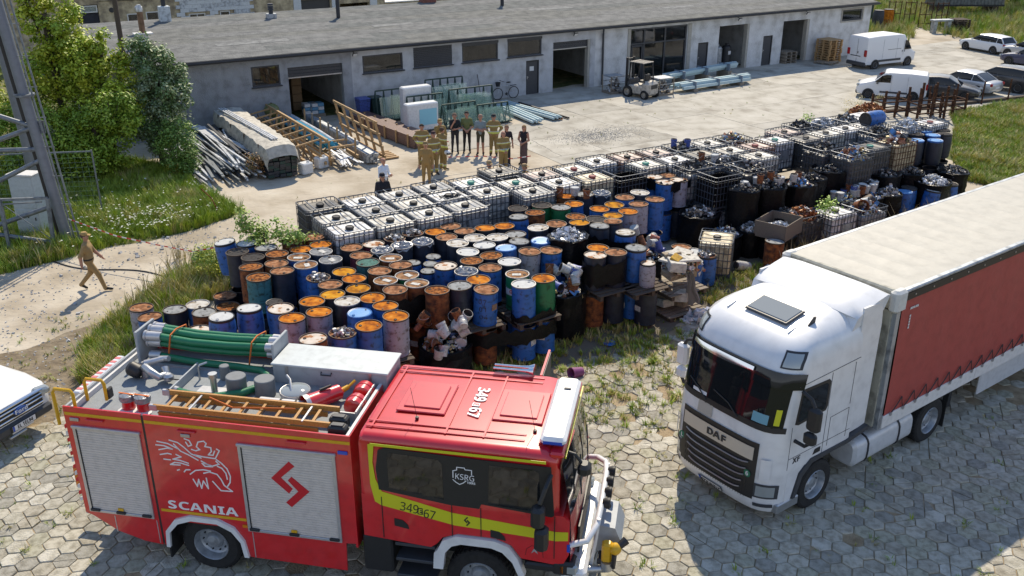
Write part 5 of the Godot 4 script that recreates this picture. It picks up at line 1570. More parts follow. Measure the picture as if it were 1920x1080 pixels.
func buckets() -> void:
	mat("pail_white", lin(0.5, 0.5, 0.48), 0.5, 0.0, "worn", 1.4)
	mat("pail_blue", lin(0.06, 0.10, 0.35), 0.5, 0.0, "worn", 2.0)
	mat("pail_brown", lin(0.9, 0.8, 0.75), 0.7, 0.0, "rust", 2.0)
	mat("pail_red", lin(0.42, 0.13, 0.07), 0.6, 0.0, "worn", 2.0)
	mat("pail_inside", lin(0.06, 0.045, 0.04), 0.8)
	var protos := {
		"w": bucket_proto("pail", "white paint-smeared pail tipped among the discarded tins", 0.14, 0.3, M.pail_white, null, M.pail_inside),
		"l": bucket_proto("pail", "white pail with closed lid standing on the stacks", 0.15, 0.3, M.pail_white, M.lid_W, null),
		"b": bucket_proto("pail", "blue printed tin lying among the discarded pails", 0.13, 0.32, M.pail_blue, null, M.pail_inside),
		"r": bucket_proto("pail", "rusty brown open tin among the discarded pails", 0.13, 0.34, M.pail_brown, null, M.pail_inside),
		"t": bucket_proto("pail", "brick-red narrow tin among the discarded pails", 0.09, 0.3, M.pail_red, M.pail_red, null),
	}
	var first := {}
	var list := []
	# pile before the rusty broken drum, between the two front drum groups
	var rr := RandomNumberGenerator.new()
	rr.seed = 31
	for k in 26:
		list.append([-17.75 + rr.randf_range(-0.45, 0.6), 26.35 + rr.randf_range(-0.3, 0.75), rr.randf_range(0.75, 1.5), "wwlbrtwwbr"[rr.randi() % 10], 1])
	for k in 15:
		list.append([-14.0 + rr.randf_range(-0.35, 0.45), 26.0 + rr.randf_range(-0.35, 0.45), rr.randf_range(1.25, 1.75), "wwlrbrw"[rr.randi() % 7], 1])
	for k in 13:
		list.append([-10.3 + rr.randf_range(-0.4, 0.6), 24.6 + rr.randf_range(-0.4, 0.5), rr.randf_range(0.9, 1.5), "wlrbtw"[rr.randi() % 6], 1])
	for k in 20:
		list.append([-1.0 + rr.randf_range(-0.6, 1.6), 24.0 + rr.randf_range(-0.3, 0.25), rr.randf_range(0.98, 1.15), "llllwrb"[rr.randi() % 7], 0])
	for k in 9:
		list.append([-4.6 + rr.randf_range(-1.0, 1.5), 23.55 + rr.randf_range(-0.25, 0.25), rr.randf_range(1.8, 2.0), "llrrw"[rr.randi() % 5], 0])
	list.append_array([[-11.2, 21.65, 2.06, "r", 0], [-10.72, 21.75, 2.06, "l", 0], [-10.6, 22.2, 2.06, "r", 0], [-5.0, 19.5, 2.3, "b", 0], [-4.6, 19.75, 2.3, "b", 0], [-5.3, 21.3, 2.25, "r", 0], [-5.0, 21.6, 2.25, "l", 0]])
	for q in list:
		var o: Node3D
		if first.has(q[3]):
			o = dup(protos[q[3]], Vector3.ZERO, 0.0)
		else:
			o = protos[q[3]]
			first[q[3]] = true
		o.set_meta("group", "discarded pails and tins, kind " + {"w": "white open", "l": "white lidded", "b": "blue", "r": "rusty", "t": "brick-red"}[q[3]])
		o.position = yd(q[0], q[1], q[2])
		o.rotation = V(rr.randf_range(-1.9, 1.9), rr.randf() * 6, rr.randf_range(-0.6, 0.6)) if q[4] else V(0, rr.randf() * 6, 0)
	sack(yd(-17.6, 26.5), 0.6, 0.85, "black wrapped base buried under tipped paint pails", 3, 611, 0.07, 120)
	sack(yd(-13.95, 26.1), 0.5, 1.25, "black film-covered block carrying loose pails beside green drum", 3, 612, 0.07, 60)
	sack(yd(-10.25, 24.65), 0.5, 0.95, "black torn sack under white tins beside wrapped drums", 3, 613, 0.07, 80)
	# soggy cardboard and insulation on a pallet
	var c := thing("cardboard_pile", "soggy pile of burst cardboard boxes and white boards on pallets", "cardboard", yd(-10.55, 26.5, 0.0), PHI)
	r_boxes(c)
	var lid := thing("loose_lid", "small blue plastic lid lying on shaded grass", "lid", yd(-13.3, 27.2, 0.03))
	obj(MB.new().lathe([[0.16, 0.0], [0.17, 0.02], [0.15, 0.04], [0.06, 0.045]], 16), "disc", M.drum_B, lid)
	var pb := thing("purple_bucket", "purple bucket lying on its side on dark ground", "bucket", yd(-15.0, 28.2, 0.13), 0.6)
	obj(MB.new().at(T(V(0, 0, 0), 0, 0, 1.45)).lathe([[0.11, -0.16], [0.14, 0.16], [0.12, 0.16], [0.1, -0.1]], 16), "body", mat("purple", lin(0.20, 0.05, 0.16), 0.5), pb)
	obj(MB.new().at(T(V(0, 0, 0), 0, 0, 1.45)).lathe([[0.145, 0.14], [0.15, 0.165], [0.135, 0.165]], 16, V(0, 0, 0), false, false), "rim", M.purple, pb)
	var sw := thing("crumpled_sheeting", "crumpled white plastic sheeting on the grass below the cardboard", "sheeting", yd(-10.3, 27.35, 0.0))
	stuff(obj(junk(90, 0.5, 0.35, 0.3, 701, 0.13, 4), "sheeting", M.scrap, sw))
	var wb := thing("fallen_canister", "white canister fallen beside the single tank", "canister", yd(-6.9, 25.25, 0.16), 0.4)
	obj(MB.new().at(T(V(0, 0, 0), 0, 0, 1.3)).lathe([[0.12, -0.25], [0.15, -0.2], [0.15, 0.2], [0.1, 0.25]], 16), "body", M.pail_white, wb)
	obj(MB.new().at(T(V(0, 0, 0), 0, 0, 1.3)).lathe([[0.11, 0.24], [0.11, 0.29], [0.09, 0.3]], 14), "lid", M.drum_K, wb)
	var wt := thing("fallen_canister", "white tray-like crate on the grass by the trailer nose", "crate", yd(-6.3, 25.75, 0.0), 0.9)
	obj(MB.new().box(V(0, 0.1, 0), V(0.45, 0.2, 0.3), 0.03), "body", M.pail_white, wt)
	obj(MB.new().box(V(0, 0.215, 0), V(0.3, 0.025, 0.2), 0.01), "lid", M.lid_W, wt)

func r_boxes(c: Node3D) -> void:
	var rr := RandomNumberGenerator.new()
	rr.seed = 41
	mat("wet_card", lin(0.36, 0.29, 0.2), 0.9, 0.0, "grime", 1.8, "ncoarse", 0.6)
	mat("insulation", lin(0.6, 0.57, 0.5), 0.9, 0.0, "grime", 1.5, "ncoarse", 0.5)
	mat("foam_yellow", lin(0.6, 0.36, 0.05), 0.85, 0.0, "grime", 2.0)
	for k in 2:
		for i in 6:
			obj(MB.new().box(V(0, 0.14 + k * 0.62, -0.45 + i * 0.18), V(1.3, 0.022, 0.13)), "pallet_board", M.wood_grey, c)
		for x in [-0.55, 0, 0.55]:
			obj(MB.new().box(V(x, 0.07 + k * 0.62, 0), V(0.1, 0.12, 1.0)), "pallet_stringer", M.wood_dark, c)
	for k in 11:
		obj(MB.new().at(T(V(rr.randf_range(-0.45, 0.45), 0.35 + (k / 3) * 0.3 + (0.32 if k > 5 else 0.0), rr.randf_range(-0.3, 0.4)), rr.randf_range(-0.2, 0.2), rr.randf() * 3, rr.randf_range(-0.25, 0.25))).box(V(0, 0, 0), V(rr.randf_range(0.4, 0.7), rr.randf_range(0.15, 0.32), rr.randf_range(0.3, 0.45)), 0.012), "burst_box", M.wet_card if k % 3 else M.insulation, c)
	for k in 4:
		obj(MB.new().at(T(V(-0.1 + rr.randf_range(-0.3, 0.3), 1.62 + k * 0.03, rr.randf_range(-0.3, 0.3)), rr.randf_range(-0.3, 0.2), rr.randf() * 3, rr.randf_range(-0.3, 0.3))).box(V(0, 0, 0), V(0.7, 0.06, 0.5), 0.01), "white_board", M.insulation, c)
	obj(MB.new().at(T(V(-0.35, 1.68, 0.25), 0.4, 0.5, 0.2)).box(V(0, 0, 0), V(0.3, 0.2, 0.25), 0.02), "yellow_box", M.foam_yellow, c)
	stuff(obj(junk(120, 0.6, 0.5, 0.35, 702, 0.08, 3), "torn_paper", M.scrap, c)).position = V(0.1, 1.3, 0.1)
	# grey net hanging down the front
	var rings := []
	for i in 9:
		var ring := PackedVector3Array()
		for j in 12:
			ring.push_back(V(-0.3 + i * 0.02 + j * (0.02 + 0.003 * i) + 0.03 * sin(i * 1.1), 1.4 - i * 0.12 + 0.03 * sin(j * 2.0), 0.6 + 0.05 * sin(j * 1.3 + i * 0.4)))
		rings.append(ring)
	obj(MB.new().loft(rings, false, false, false), "grey_netting", mat("netting", lin(0.22, 0.21, 0.2), 0.9, 0.0, "fine", 4.0), c)

const GRIFFIN := [[[1.590,2.550],[1.780,2.530],[1.950,2.450]],[[1.560,2.480],[1.710,2.480],[1.860,2.430]],[[1.600,2.390],[1.760,2.440],[1.860,2.430]],[[1.610,2.300],[1.750,2.340],[1.820,2.330]],[[1.660,2.220],[1.730,2.220],[1.790,2.220]],[[1.810,2.600],[1.960,2.570],[2.060,2.490],[2.170,2.380],[2.340,2.320]],[[1.880,2.540],[1.990,2.410],[2.130,2.350],[2.280,2.270]],[[1.890,2.340],[1.980,2.300],[1.830,2.240],[1.960,2.230],[2.100,2.190]],[[2.100,2.150],[1.960,2.180],[1.850,2.180],[1.770,2.130],[1.950,2.140]],[[1.870,2.030],[1.920,2.050]],[[1.990,2.010],[2.030,2.060],[2.110,2.070]],[[2.090,1.980],[2.200,2.070],[2.340,2.100],[2.470,2.090]],[[2.320,2.270],[2.430,2.210],[2.510,2.180],[2.380,2.170],[2.330,2.230]],[[2.220,2.370],[2.370,2.350],[2.580,2.340]],[[2.580,2.340],[2.670,2.500],[2.620,2.530]],[[2.080,2.660],[2.170,2.630],[2.200,2.550],[2.140,2.520],[2.100,2.600]],[[2.180,2.470],[2.260,2.450],[2.330,2.480],[2.280,2.530],[2.320,2.620],[2.420,2.650],[2.460,2.610],[2.430,2.550],[2.530,2.540],[2.530,2.470],[2.470,2.400],[2.550,2.400],[2.590,2.490]],[[2.590,2.330],[2.670,2.270],[2.760,2.170],[2.800,2.030],[2.780,1.910],[2.720,1.820]],[[2.590,2.200],[2.670,2.170],[2.730,2.080],[2.740,1.960]],[[2.330,2.030],[2.440,2.070],[2.570,2.040],[2.630,1.950],[2.670,1.840],[2.800,1.740],[2.600,1.730],[2.470,1.900]],[[2.130,1.900],[2.190,1.760],[2.230,1.900],[2.260,1.730],[2.310,1.880],[2.380,1.740],[2.370,1.950]],[[2.360,2.230],[2.510,2.190],[2.630,2.240],[2.580,2.300]]]
const CHEVRON := [[[3.840,2.450],[3.930,2.370],[3.680,2.130],[3.860,1.940],[3.790,1.840],[3.510,2.100]],[[3.860,2.170],[4.140,1.920],[3.810,1.580],[3.720,1.660],[3.950,1.900],[3.790,2.090]]]

# ---------------------------------------------------------------- fire engine
func P2(a: Array) -> PackedVector2Array:
	var o := PackedVector2Array()
	for q in a:
		o.push_back(Vector2(q[0], q[1]))
	return o

func plate(parent: Node, pts: Array, z0: float, z1: float, called: String, m: Material) -> MeshInstance3D:
	return obj(MB.new().prism(P2(pts), z0, z1), called, m, parent)

func wheel(parent: Node, at: Vector3, r: float, w: float, side: float, rim: Material, called := "wheel") -> Node3D:
	# axle along z; the outer face looks to side * z
	var n := part(parent, called)
	n.position = at
	var q := Transform3D(Basis.from_euler(V(PI / 2 * side, 0, 0)), Vector3.ZERO)
	var b := MB.new().at(q)
	b.lathe([[r * 0.58, w * 0.42], [r * 0.62, w * 0.5], [r * 0.9, w * 0.5], [r * 0.985, w * 0.4], [r, w * 0.3], [r, -w * 0.3], [r * 0.985, -w * 0.4], [r * 0.9, -w * 0.5], [r * 0.58, -w * 0.5]], 32, V(0, 0, 0), false, true)
	obj(b, "tyre", M.rubber, n, 30.0)
	var tr := MB.new().at(q)
	for k in 40:
		var an := TAU * k / 40.0
		for s in [-0.28, 0.0, 0.28]:
			tr.at(q * Transform3D(Basis.from_euler(V(0, an + s * 0.2, 0)), Vector3.ZERO)).box(V(r + 0.004, w * s, 0), V(0.014, w * 0.2, r * 0.085))
	stuff(obj(tr, "tread", M.rubber, n, 0.0))
	b = MB.new().at(q)
	b.lathe([[r * 0.6, w * 0.47], [r * 0.585, w * 0.52], [r * 0.56, w * 0.47], [r * 0.52, w * 0.12], [r * 0.46, w * 0.05], [r * 0.3, w * 0.08], [r * 0.27, w * 0.2], [r * 0.22, w * 0.3], [r * 0.1, w * 0.32]], 28, V(0, 0, 0), false, true)
	obj(b, "rim", rim, n, 35.0)
	b = MB.new().at(q)
	for k in 10:
		var an := TAU * k / 10.0
		b.cyl(V(cos(an) * r * 0.4, w * 0.05, sin(an) * r * 0.4), V(cos(an) * r * 0.4, w * 0.14, sin(an) * r * 0.4), r * 0.028, -1, 6)
	stuff(obj(b, "wheel_nuts", M.dark_steel, n))
	return n

func shutter(parent: Node, a0: float, a1: float, h0: float, h1: float) -> Node3D:
	var s := part(parent, "roller_shutter")
	var n := 34
	var rings := []
	for k in n + 1:
		var h := lerpf(h0 + 0.05, h1 - 0.03, float(k) / n)
		for z in ([0.0, 0.0115] if k < n else [0.0]):
			var hh := h + (0.004 if z > 0.01 else 0.0)
			rings.append(PackedVector3Array([V(a0 + 0.05, hh, z), V(a1 - 0.05, hh, z)]))
		if k < n:
			rings.append(PackedVector3Array([V(a0 + 0.05, lerpf(h0 + 0.05, h1 - 0.03, (k + 1.0) / n) - 0.006, 0.0115), V(a1 - 0.05, lerpf(h0 + 0.05, h1 - 0.03, (k + 1.0) / n) - 0.006, 0.0115)]))
	obj(MB.new().loft(rings, false, false, false), "curtain", M.alu_slat, s, 10.0)
	obj(MB.new().box(V(a0 + 0.025, (h0 + h1) / 2, 0.01), V(0.05, h1 - h0, 0.034)), "guide_rail", M.alu, s)
	obj(MB.new().box(V(a1 - 0.025, (h0 + h1) / 2, 0.01), V(0.05, h1 - h0, 0.034)), "guide_rail", M.alu, s)
	obj(MB.new().box(V(a0 + 0.058, (h0 + h1) / 2, 0.012), V(0.016, h1 - h0 - 0.1, 0.02)), "seal", M.black_plastic, s)
	obj(MB.new().box(V((a0 + a1) / 2, h1 + 0.005, 0.02), V(a1 - a0 + 0.03, 0.05, 0.05), 0.008), "head_rail", M.alu, s)
	obj(MB.new().box(V((a0 + a1) / 2, h0 + 0.025, 0.016), V(a1 - a0 - 0.06, 0.05, 0.03), 0.006), "bottom_bar", M.alu, s)
	for x in [a0 + 0.12, (a0 + a1) / 2, a1 - 0.12]:
		obj(MB.new().box(V(x, h0 + 0.05, 0.035), V(0.17, 0.05, 0.04), 0.01), "handle", M.black_plastic, s)
	obj(MB.new().box(V((a0 + a1) / 2, h0 + 0.11, 0.025), V(0.1, 0.05, 0.02), 0.004), "catch", M.signal_yellow, s)
	return s

func fire_engine() -> void:
	mat("fire_red", lin(0.62, 0.011, 0.016), 0.32, 0.0, "light", 0.5)
	M.fire_red.clearcoat_enabled = true
	M.fire_red.clearcoat_roughness = 0.08
	mat("alu_slat", lin(0.60, 0.55, 0.51), 0.5, 0.0, "light", 0.8)
	mat("alu", lin(0.55, 0.55, 0.56), 0.4, 0.6, "light", 1.0)
	mat("signal_yellow", lin(0.66, 0.37, 0.01), 0.4, 0.0, "light", 1.0)
	mat("lime_yellow", lin(0.55, 0.55, 0.015), 0.4)
	mat("deck_grey", lin(0.25, 0.275, 0.29), 0.7, 0.0, "light", 0.9, "nfine", 0.3)
	mat("box_grey", lin(0.36, 0.39, 0.41), 0.5, 0.0, "light", 0.7)
	mat("hose_green", lin(0.012, 0.17, 0.075), 0.4, 0.0, "light", 1.5, "nfine", 0.2)
	mat("strap_orange", lin(0.55, 0.13, 0.02), 0.8)
	mat("letter_white", lin(0.72, 0.72, 0.73), 0.5)
	mat("logo_red", lin(0.50, 0.008, 0.02), 0.4)
	mat("blue_lens", lin(0.02, 0.07, 0.45), 0.15)
	mat("amber_lens", lin(0.6, 0.18, 0.01), 0.2)
	mat("wheel_grey", lin(0.42, 0.45, 0.48), 0.4, 0.5, "grime", 1.2)
	var at := V(-7.278, 0, -13.213)
	var t := thing("fire_engine", "red fire engine with roller shutters, yellow stripes and griffin emblem", "fire engine", at, -0.188)
	var R: Material = M.fire_red
	# superstructure
	var body := part(t, "superstructure")
	obj(MB.new().box(V(2.44, 1.9, -1.25), V(4.84, 1.86, 2.42)), "core", R, body)
	obj(MB.new().box(V(2.44, 0.72, -1.25), V(3.0, 0.5, 1.9)), "chassis_box", M.black_plastic, body)
	for z in [[-0.03, 0.0], [-2.5, -2.47]]:
		plate(body, [[0.02, 0.95], [0.16, 0.9], [0.58, 0.64], [1.05, 0.5], [1.38, 0.47], [1.38, 3.02], [0.0, 3.02]], z[0], z[1], "side_panel", R)
		plate(body, [[1.42, 0.47], [1.5, 0.47], [1.55, 0.78], [1.72, 1.0], [1.98, 1.1], [2.46, 1.1], [2.72, 0.98], [2.86, 0.75], [2.9, 0.46], [3.02, 0.45], [3.02, 3.02], [1.42, 3.02]], z[0], z[1], "side_panel", R)
		plate(body, [[3.02, 0.45], [4.66, 0.43], [4.68, 0.98], [4.88, 1.0], [4.88, 3.02], [3.02, 3.02]], z[0], z[1], "side_panel", R)
	obj(MB.new().box(V(1.4, 1.75, -0.012), V(0.05, 2.5, 0.02)), "panel_gap", M.black_plastic, body)
	obj(MB.new().box(V(0.7, 2.895, 0.003), V(1.36, 0.055, 0.006)), "yellow_line", M.signal_yellow, body)
	obj(MB.new().box(V(3.15, 2.895, 0.003), V(3.45, 0.055, 0.006)), "yellow_line", M.signal_yellow, body)
	for x in [[0.02, 2.46, 0], [4.85, 2.46, 0]]:
		obj(MB.new().box(V(x[0], 1.95, -1.25), V(0.04, 2.1, 2.44)), "end_panel", R if x[0] > 1 else M.box_grey, body)
	obj(MB.new().box(V(2.44, 2.845, -1.25), V(4.8, 0.03, 2.44)), "deck", M.deck_grey, body)
	obj(MB.new().box(V(4.83, 2.94, -1.25), V(0.05, 0.16, 2.44)), "deck_edge", M.white_matt, body)
	obj(MB.new().box(V(0.06, 2.9, -1.25), V(0.06, 0.1, 2.4)), "deck_edge", M.white_matt, body)
	obj(MB.new().box(V(1.42, 2.94, -1.3), V(0.03, 0.17, 1.0)), "deck_divider", M.box_grey, body)
	shutter(body, 0.12, 1.31, 1.0, 2.66)
	shutter(body, 3.0, 4.62, 1.0, 2.66)
	for q in [[0.56, 0.62, 0.95], [1.335, 0.5, 0.96], [3.06, 0.46, 0.97]]:
		obj(MB.new().box(V(q[0], (q[1] + q[2]) / 2, 0.002), V(0.014, q[2] - q[1], 0.006)), "trim_strip", M.alu, body)
	obj(MB.new().box(V(2.22, 1.2, 0.003), V(1.52, 0.05, 0.006)), "yellow_line", M.signal_yellow, body)
	for q in [[0.55, 2.82], [2.15, 2.8], [4.0, 2.82]]:
		obj(MB.new().box(V(q[0], q[1], 0.02), V(0.32, 0.035, 0.04), 0.008), "grab_strip", R, body)
	for q in [[0.18, 2.8], [2.12, 2.72], [4.75, 2.72]]:
		obj(MB.new().box(V(q[0], q[1], 0.012), V(0.16, 0.06, 0.024), 0.006), "side_lamp", M.blue_lens if q[0] > 4 else M.steel, body)
	obj(MB.new().box(V(2.95, 1.08, 0.012), V(0.09, 0.05, 0.02)), "marker_lamp", M.amber_lens, body)
	# griffin emblem, drawn in strokes
	var em := part(body, "griffin_emblem")
	for s in GRIFFIN:
		for pl in Geometry2D.offset_polyline(P2(s), 0.0105, Geometry2D.JOIN_MITER, Geometry2D.END_BUTT):
			if not Geometry2D.is_polygon_clockwise(pl):
				obj(MB.new().prism(pl, 0.0, 0.005), "stroke", M.letter_white, em)
	for s in CHEVRON:
		plate(body, s, 0.0125, 0.0155, "chevron_logo", M.logo_red)
	var so := text("SCANIA", 0.155, 0.006, M.letter_white, body, T(V(2.22, 1.33, 0.003), 0, 0, 0), "lettering", 900, 1.6)
	so.scale.y = 1.0
	# white wheel arch
	var arch := [[1.47, 0.47], [1.5, 0.8], [1.69, 1.05], [1.97, 1.16], [2.47, 1.16], [2.75, 1.03], [2.91, 0.78], [2.96, 0.46]]
	var inner := [[2.88, 0.46], [2.84, 0.75], [2.7, 0.95], [2.45, 1.07], [1.99, 1.07], [1.74, 0.97], [1.57, 0.77], [1.54, 0.47]]
	plate(body, arch + inner, 0.0, 0.05, "wheel_arch", M.white_gloss)
	obj(MB.new().box(V(1.46, 0.42, -0.25), V(0.03, 0.5, 0.4)), "mud_flap", M.rubber, body)
	for z in [-0.26, -2.24]:
		wheel(t, V(2.22, 0.525, z), 0.525, 0.36, 1.0 if z > -1 else -1.0, M.wheel_grey)
		wheel(t, V(6.85, 0.525, z), 0.525, 0.34, 1.0 if z > -1 else -1.0, M.wheel_grey)
	obj(MB.new().box(V(3.9, 0.55, -1.25), V(8.0, 0.25, 0.9)), "chassis", M.black_plastic, t)
	# rear: hazard stripes, handles, step
	var rear := part(t, "rear_fittings")
	for k in 12:
		var h := 1.15 + k * 0.13
		plate(rear, [[-0.055, h], [0.0, h + 0.03], [0.0, h + 0.10], [-0.055, h + 0.07]], -0.05, -0.02, "hazard_stripe", M.logo_red if k % 2 else M.white_matt)
	obj(MB.new().box(V(-0.05, 2.95, -1.12), V(0.14, 0.16, 1.35), 0.02), "signal_bar", M.white_gloss, rear)
	for k in 9:
		obj(MB.new().box(V(-0.05, 3.033, -0.56 - k * 0.14), V(0.1, 0.004, 0.07)), "red_square", mat("pale_red", lin(0.6, 0.16, 0.16), 0.5), rear)
	for z in [-0.1, -0.5]:
		obj(MB.new().tube([V(0.1 - 0.3 * float(z > -0.3), 2.6, z), V(0.1 - 0.3 * float(z > -0.3), 3.2, z), V(0.14 - 0.3 * float(z > -0.3), 3.27, z), V(0.42 - 0.3 * float(z > -0.3), 3.27, z), V(0.46 - 0.3 * float(z > -0.3), 3.2, z), V(0.46 - 0.3 * float(z > -0.3), 2.9, z)], 0.028, 8), "yellow_handle", M.signal_yellow, rear)
	obj(MB.new().box(V(0.48, 3.0, -0.58), V(0.06, 0.2, 0.14), 0.02), "work_lamp", M.black_plastic, rear)
	obj(MB.new().box(V(-0.35, 0.5, -0.9), V(0.5, 0.09, 0.16), 0.006), "step_beam", M.alu, rear)
	obj(MB.new().box(V(-0.08, 1.6, -0.12), V(0.06, 0.4, 0.1)), "rear_lamp", M.amber_lens, rear)
	# hose rack and hoses on the far side of the deck
	var rack := part(t, "hose_rack")
	for x in [0.22, 2.82]:
		obj(MB.new().box(V(x, 3.15, -2.2), V(0.05, 0.62, 0.62), 0.01), "end_plate", M.box_grey, rack)
	obj(MB.new().box(V(1.5, 2.98, -2.49), V(2.6, 0.28, 0.03)), "guard_rail", R, rack)
	obj(MB.new().box(V(1.5, 2.88, -1.85), V(2.5, 0.04, 0.05)), "tray_rail", M.alu, rack)
	var hs := [[3.34, -2.4, 0.0], [3.36, -2.25, 0.06], [3.32, -2.08, 0.1], [3.18, -2.32, 0.02], [3.17, -2.14, 0.05]]
	for k in 5:
		var h := thing("suction_hose", "dark green suction hose with silver couplings strapped in the roof rack", "hose", at, -0.188, "green suction hoses on the fire engine")
		var q: Array = hs[k]
		obj(MB.new().tube([V(0.5 + q[2], q[0], q[1]), V(1.2, q[0] - 0.05, q[1] + 0.01), V(1.9, q[0] - 0.05, q[1] + 0.01), V(2.62, q[0] - 0.04, q[1] - 0.03)], 0.066, 12), "hose_tube", M.hose_green, h)
		obj(MB.new().cyl(V(0.3, q[0], q[1]), V(0.52 + q[2], q[0], q[1]), 0.085, -1, 14).cyl(V(0.3, q[0], q[1]), V(0.34, q[0], q[1]), 0.1, -1, 14), "coupling", M.alu, h)
		obj(MB.new().cyl(V(2.6, q[0] - 0.04, q[1] - 0.03), V(2.76, q[0] - 0.04, q[1] - 0.03), 0.08, -1, 14), "coupling", M.alu, h)
	for x in [0.85, 2.4]:
		obj(MB.new().tube([V(x - 0.1, 2.95, -1.98), V(x - 0.02, 3.4, -2.02), V(x, 3.44, -2.2), V(x + 0.03, 3.4, -2.48), V(x + 0.04, 3.0, -2.5)], 0.016, 5), "orange_strap", M.strap_orange, rack)
	var lh := thing("long_green_hose", "long green hose curled in a bend across the grey deck", "hose", at, -0.188)
	obj(MB.new().tube([V(0.62, 3.0, -1.97), V(1.3, 2.96, -1.93), V(2.1, 2.95, -1.92), V(2.6, 2.95, -1.86), V(2.83, 2.95, -1.65), V(2.8, 2.94, -1.35), V(2.6, 2.94, -1.08), V(2.2, 2.94, -0.88), V(1.8, 2.94, -0.86), V(1.5, 2.94, -0.94)], 0.062, 12), "hose_tube", M.hose_green, lh)
	obj(MB.new().cyl(V(0.42, 3.0, -1.98), V(0.64, 3.0, -1.97), 0.085, -1, 14), "strainer", M.steel, lh)
	obj(MB.new().cyl(V(1.42, 2.94, -0.97), V(1.52, 2.94, -0.935), 0.07, -1, 12), "coupling", M.alu, lh)
	# equipment box and round caps
	var eb := part(t, "equipment_box")
	obj(MB.new().box(V(3.92, 3.02, -2.06), V(2.05, 0.34, 0.76), 0.012), "case", M.box_grey, eb)
	obj(MB.new().box(V(3.92, 3.205, -2.06), V(2.1, 0.035, 0.8), 0.008), "lid", mat("lid_pale", lin(0.52, 0.56, 0.56), 0.45, 0.0, "light", 0.6), eb)
	for x in [3.15, 4.65]:
		obj(MB.new().box(V(x, 3.1, -1.672), V(0.05, 0.22, 0.014)), "hasp", M.steel, eb)
	obj(MB.new().tube([V(3.78, 3.14, -1.68), V(3.78, 3.1, -1.64), V(3.96, 3.1, -1.64), V(3.96, 3.14, -1.68)], 0.012, 6), "handle", M.dark_steel, eb)
	for q in [[2.42, -1.25, 0.17, 0.3], [2.95, -1.22, 0.17, 0.32], [2.02, -1.62, 0.085, 0.26]]:
		obj(MB.new().lathe([[q[2], 2.86], [q[2], 2.86 + q[3] - 0.01], [q[2] - 0.012, 2.86 + q[3]]], 22, V(q[0], 0, q[1])), "filler_cap", mat("cap_grey", lin(0.15, 0.165, 0.18), 0.55, 0.0, "light", 1.0), t)
	var tb := part(t, "spotlight_mount")
	obj(MB.new().box(V(2.0, 2.865, -1.12), V(0.5, 0.012, 0.36)), "base_plate", M.alu, tb)
	obj(MB.new().cyl(V(2.1, 2.86, -1.08), V(2.1, 3.2, -1.08), 0.055, -1, 14).cyl(V(2.1, 3.18, -1.08), V(2.1, 3.26, -1.08), 0.075, -1, 14), "column", M.steel, tb)
	obj(MB.new().tube([V(1.6, 2.86, -1.5), V(1.6, 3.1, -1.5), V(1.62, 3.14, -1.52), V(1.72, 3.16, -1.6)], 0.018, 6), "crank", M.steel, tb)
	# water cannon
	var wc := part(t, "water_cannon")
	obj(MB.new().tube([V(0.62, 2.86, -1.42), V(0.62, 3.02, -1.42), V(0.72, 3.12, -1.3), V(0.88, 3.1, -1.2), V(1.0, 3.0, -1.22), V(1.06, 2.98, -1.35), V(1.0, 3.06, -1.45)], 0.07, 12), "elbow_pipe", M.steel, wc)
	obj(MB.new().at(T(V(0.48, 3.02, -1.35), 0, 0, 1.2)).lathe([[0.1, -0.12], [0.13, -0.08], [0.13, 0.08], [0.09, 0.13]], 16), "nozzle", M.black_plastic, wc)
	obj(MB.new().cyl(V(0.55, 3.05, -1.55), V(0.85, 3.1, -1.7), 0.06, 0.05, 12).cyl(V(0.75, 3.08, -1.72), V(0.95, 3.12, -1.68), 0.05, -1, 10), "valve", M.alu, wc)
	obj(MB.new().lathe([[0.05, -0.06], [0.09, -0.02], [0.09, 0.04], [0.05, 0.08]], 14, V(1.15, 2.97, -1.28)), "valve_body", M.steel, wc)
	var hw := []
	for k in 16:
		hw.append(V(1.32 + cos(TAU * k / 16) * 0.1, 3.0 + sin(TAU * k / 16) * 0.05, -1.2 + sin(TAU * k / 16) * 0.08))
	obj(MB.new().tube(hw, 0.012, 6, true).cyl(V(1.22, 3.0, -1.2), V(1.42, 3.0, -1.2), 0.01, -1, 6), "hand_wheel", M.black_plastic, wc)
	for k in 2:
		var f := thing("foam_can", "red cannister with foil lid strapped on the deck edge", "canister", at, -0.188, "two red canisters with foil lids")
		var o := V(0.95 + k * 0.27, 2.86, -0.36)
		obj(MB.new().lathe([[0.1, 0.0], [0.11, 0.05], [0.1, 0.2]], 16, o), "body", R, f)
		obj(MB.new().lathe([[0.125, 0.18], [0.135, 0.22], [0.13, 0.28], [0.05, 0.3]], 16, o), "lid", M.foil, f)
		obj(MB.new().bar(o + V(-0.14, 0.3, 0), o + V(0.14, 0.3, 0.02), 0.03, 0.008), "strap", M.strap_orange, f)
		obj(MB.new().lathe([[0.12, 0.0], [0.16, 0.015], [0.1, 0.03]], 12, o + V(0, 0.0, 0.06)), "foot_ring", M.white_matt, f)
	# wooden ladder
	var la := thing("wooden_ladder", "orange wooden extension ladder lying along the deck edge", "ladder", at, -0.188)
	mat("ladder_wood", lin(0.52, 0.25, 0.055), 0.5, 0.0, "wood", 1.5)
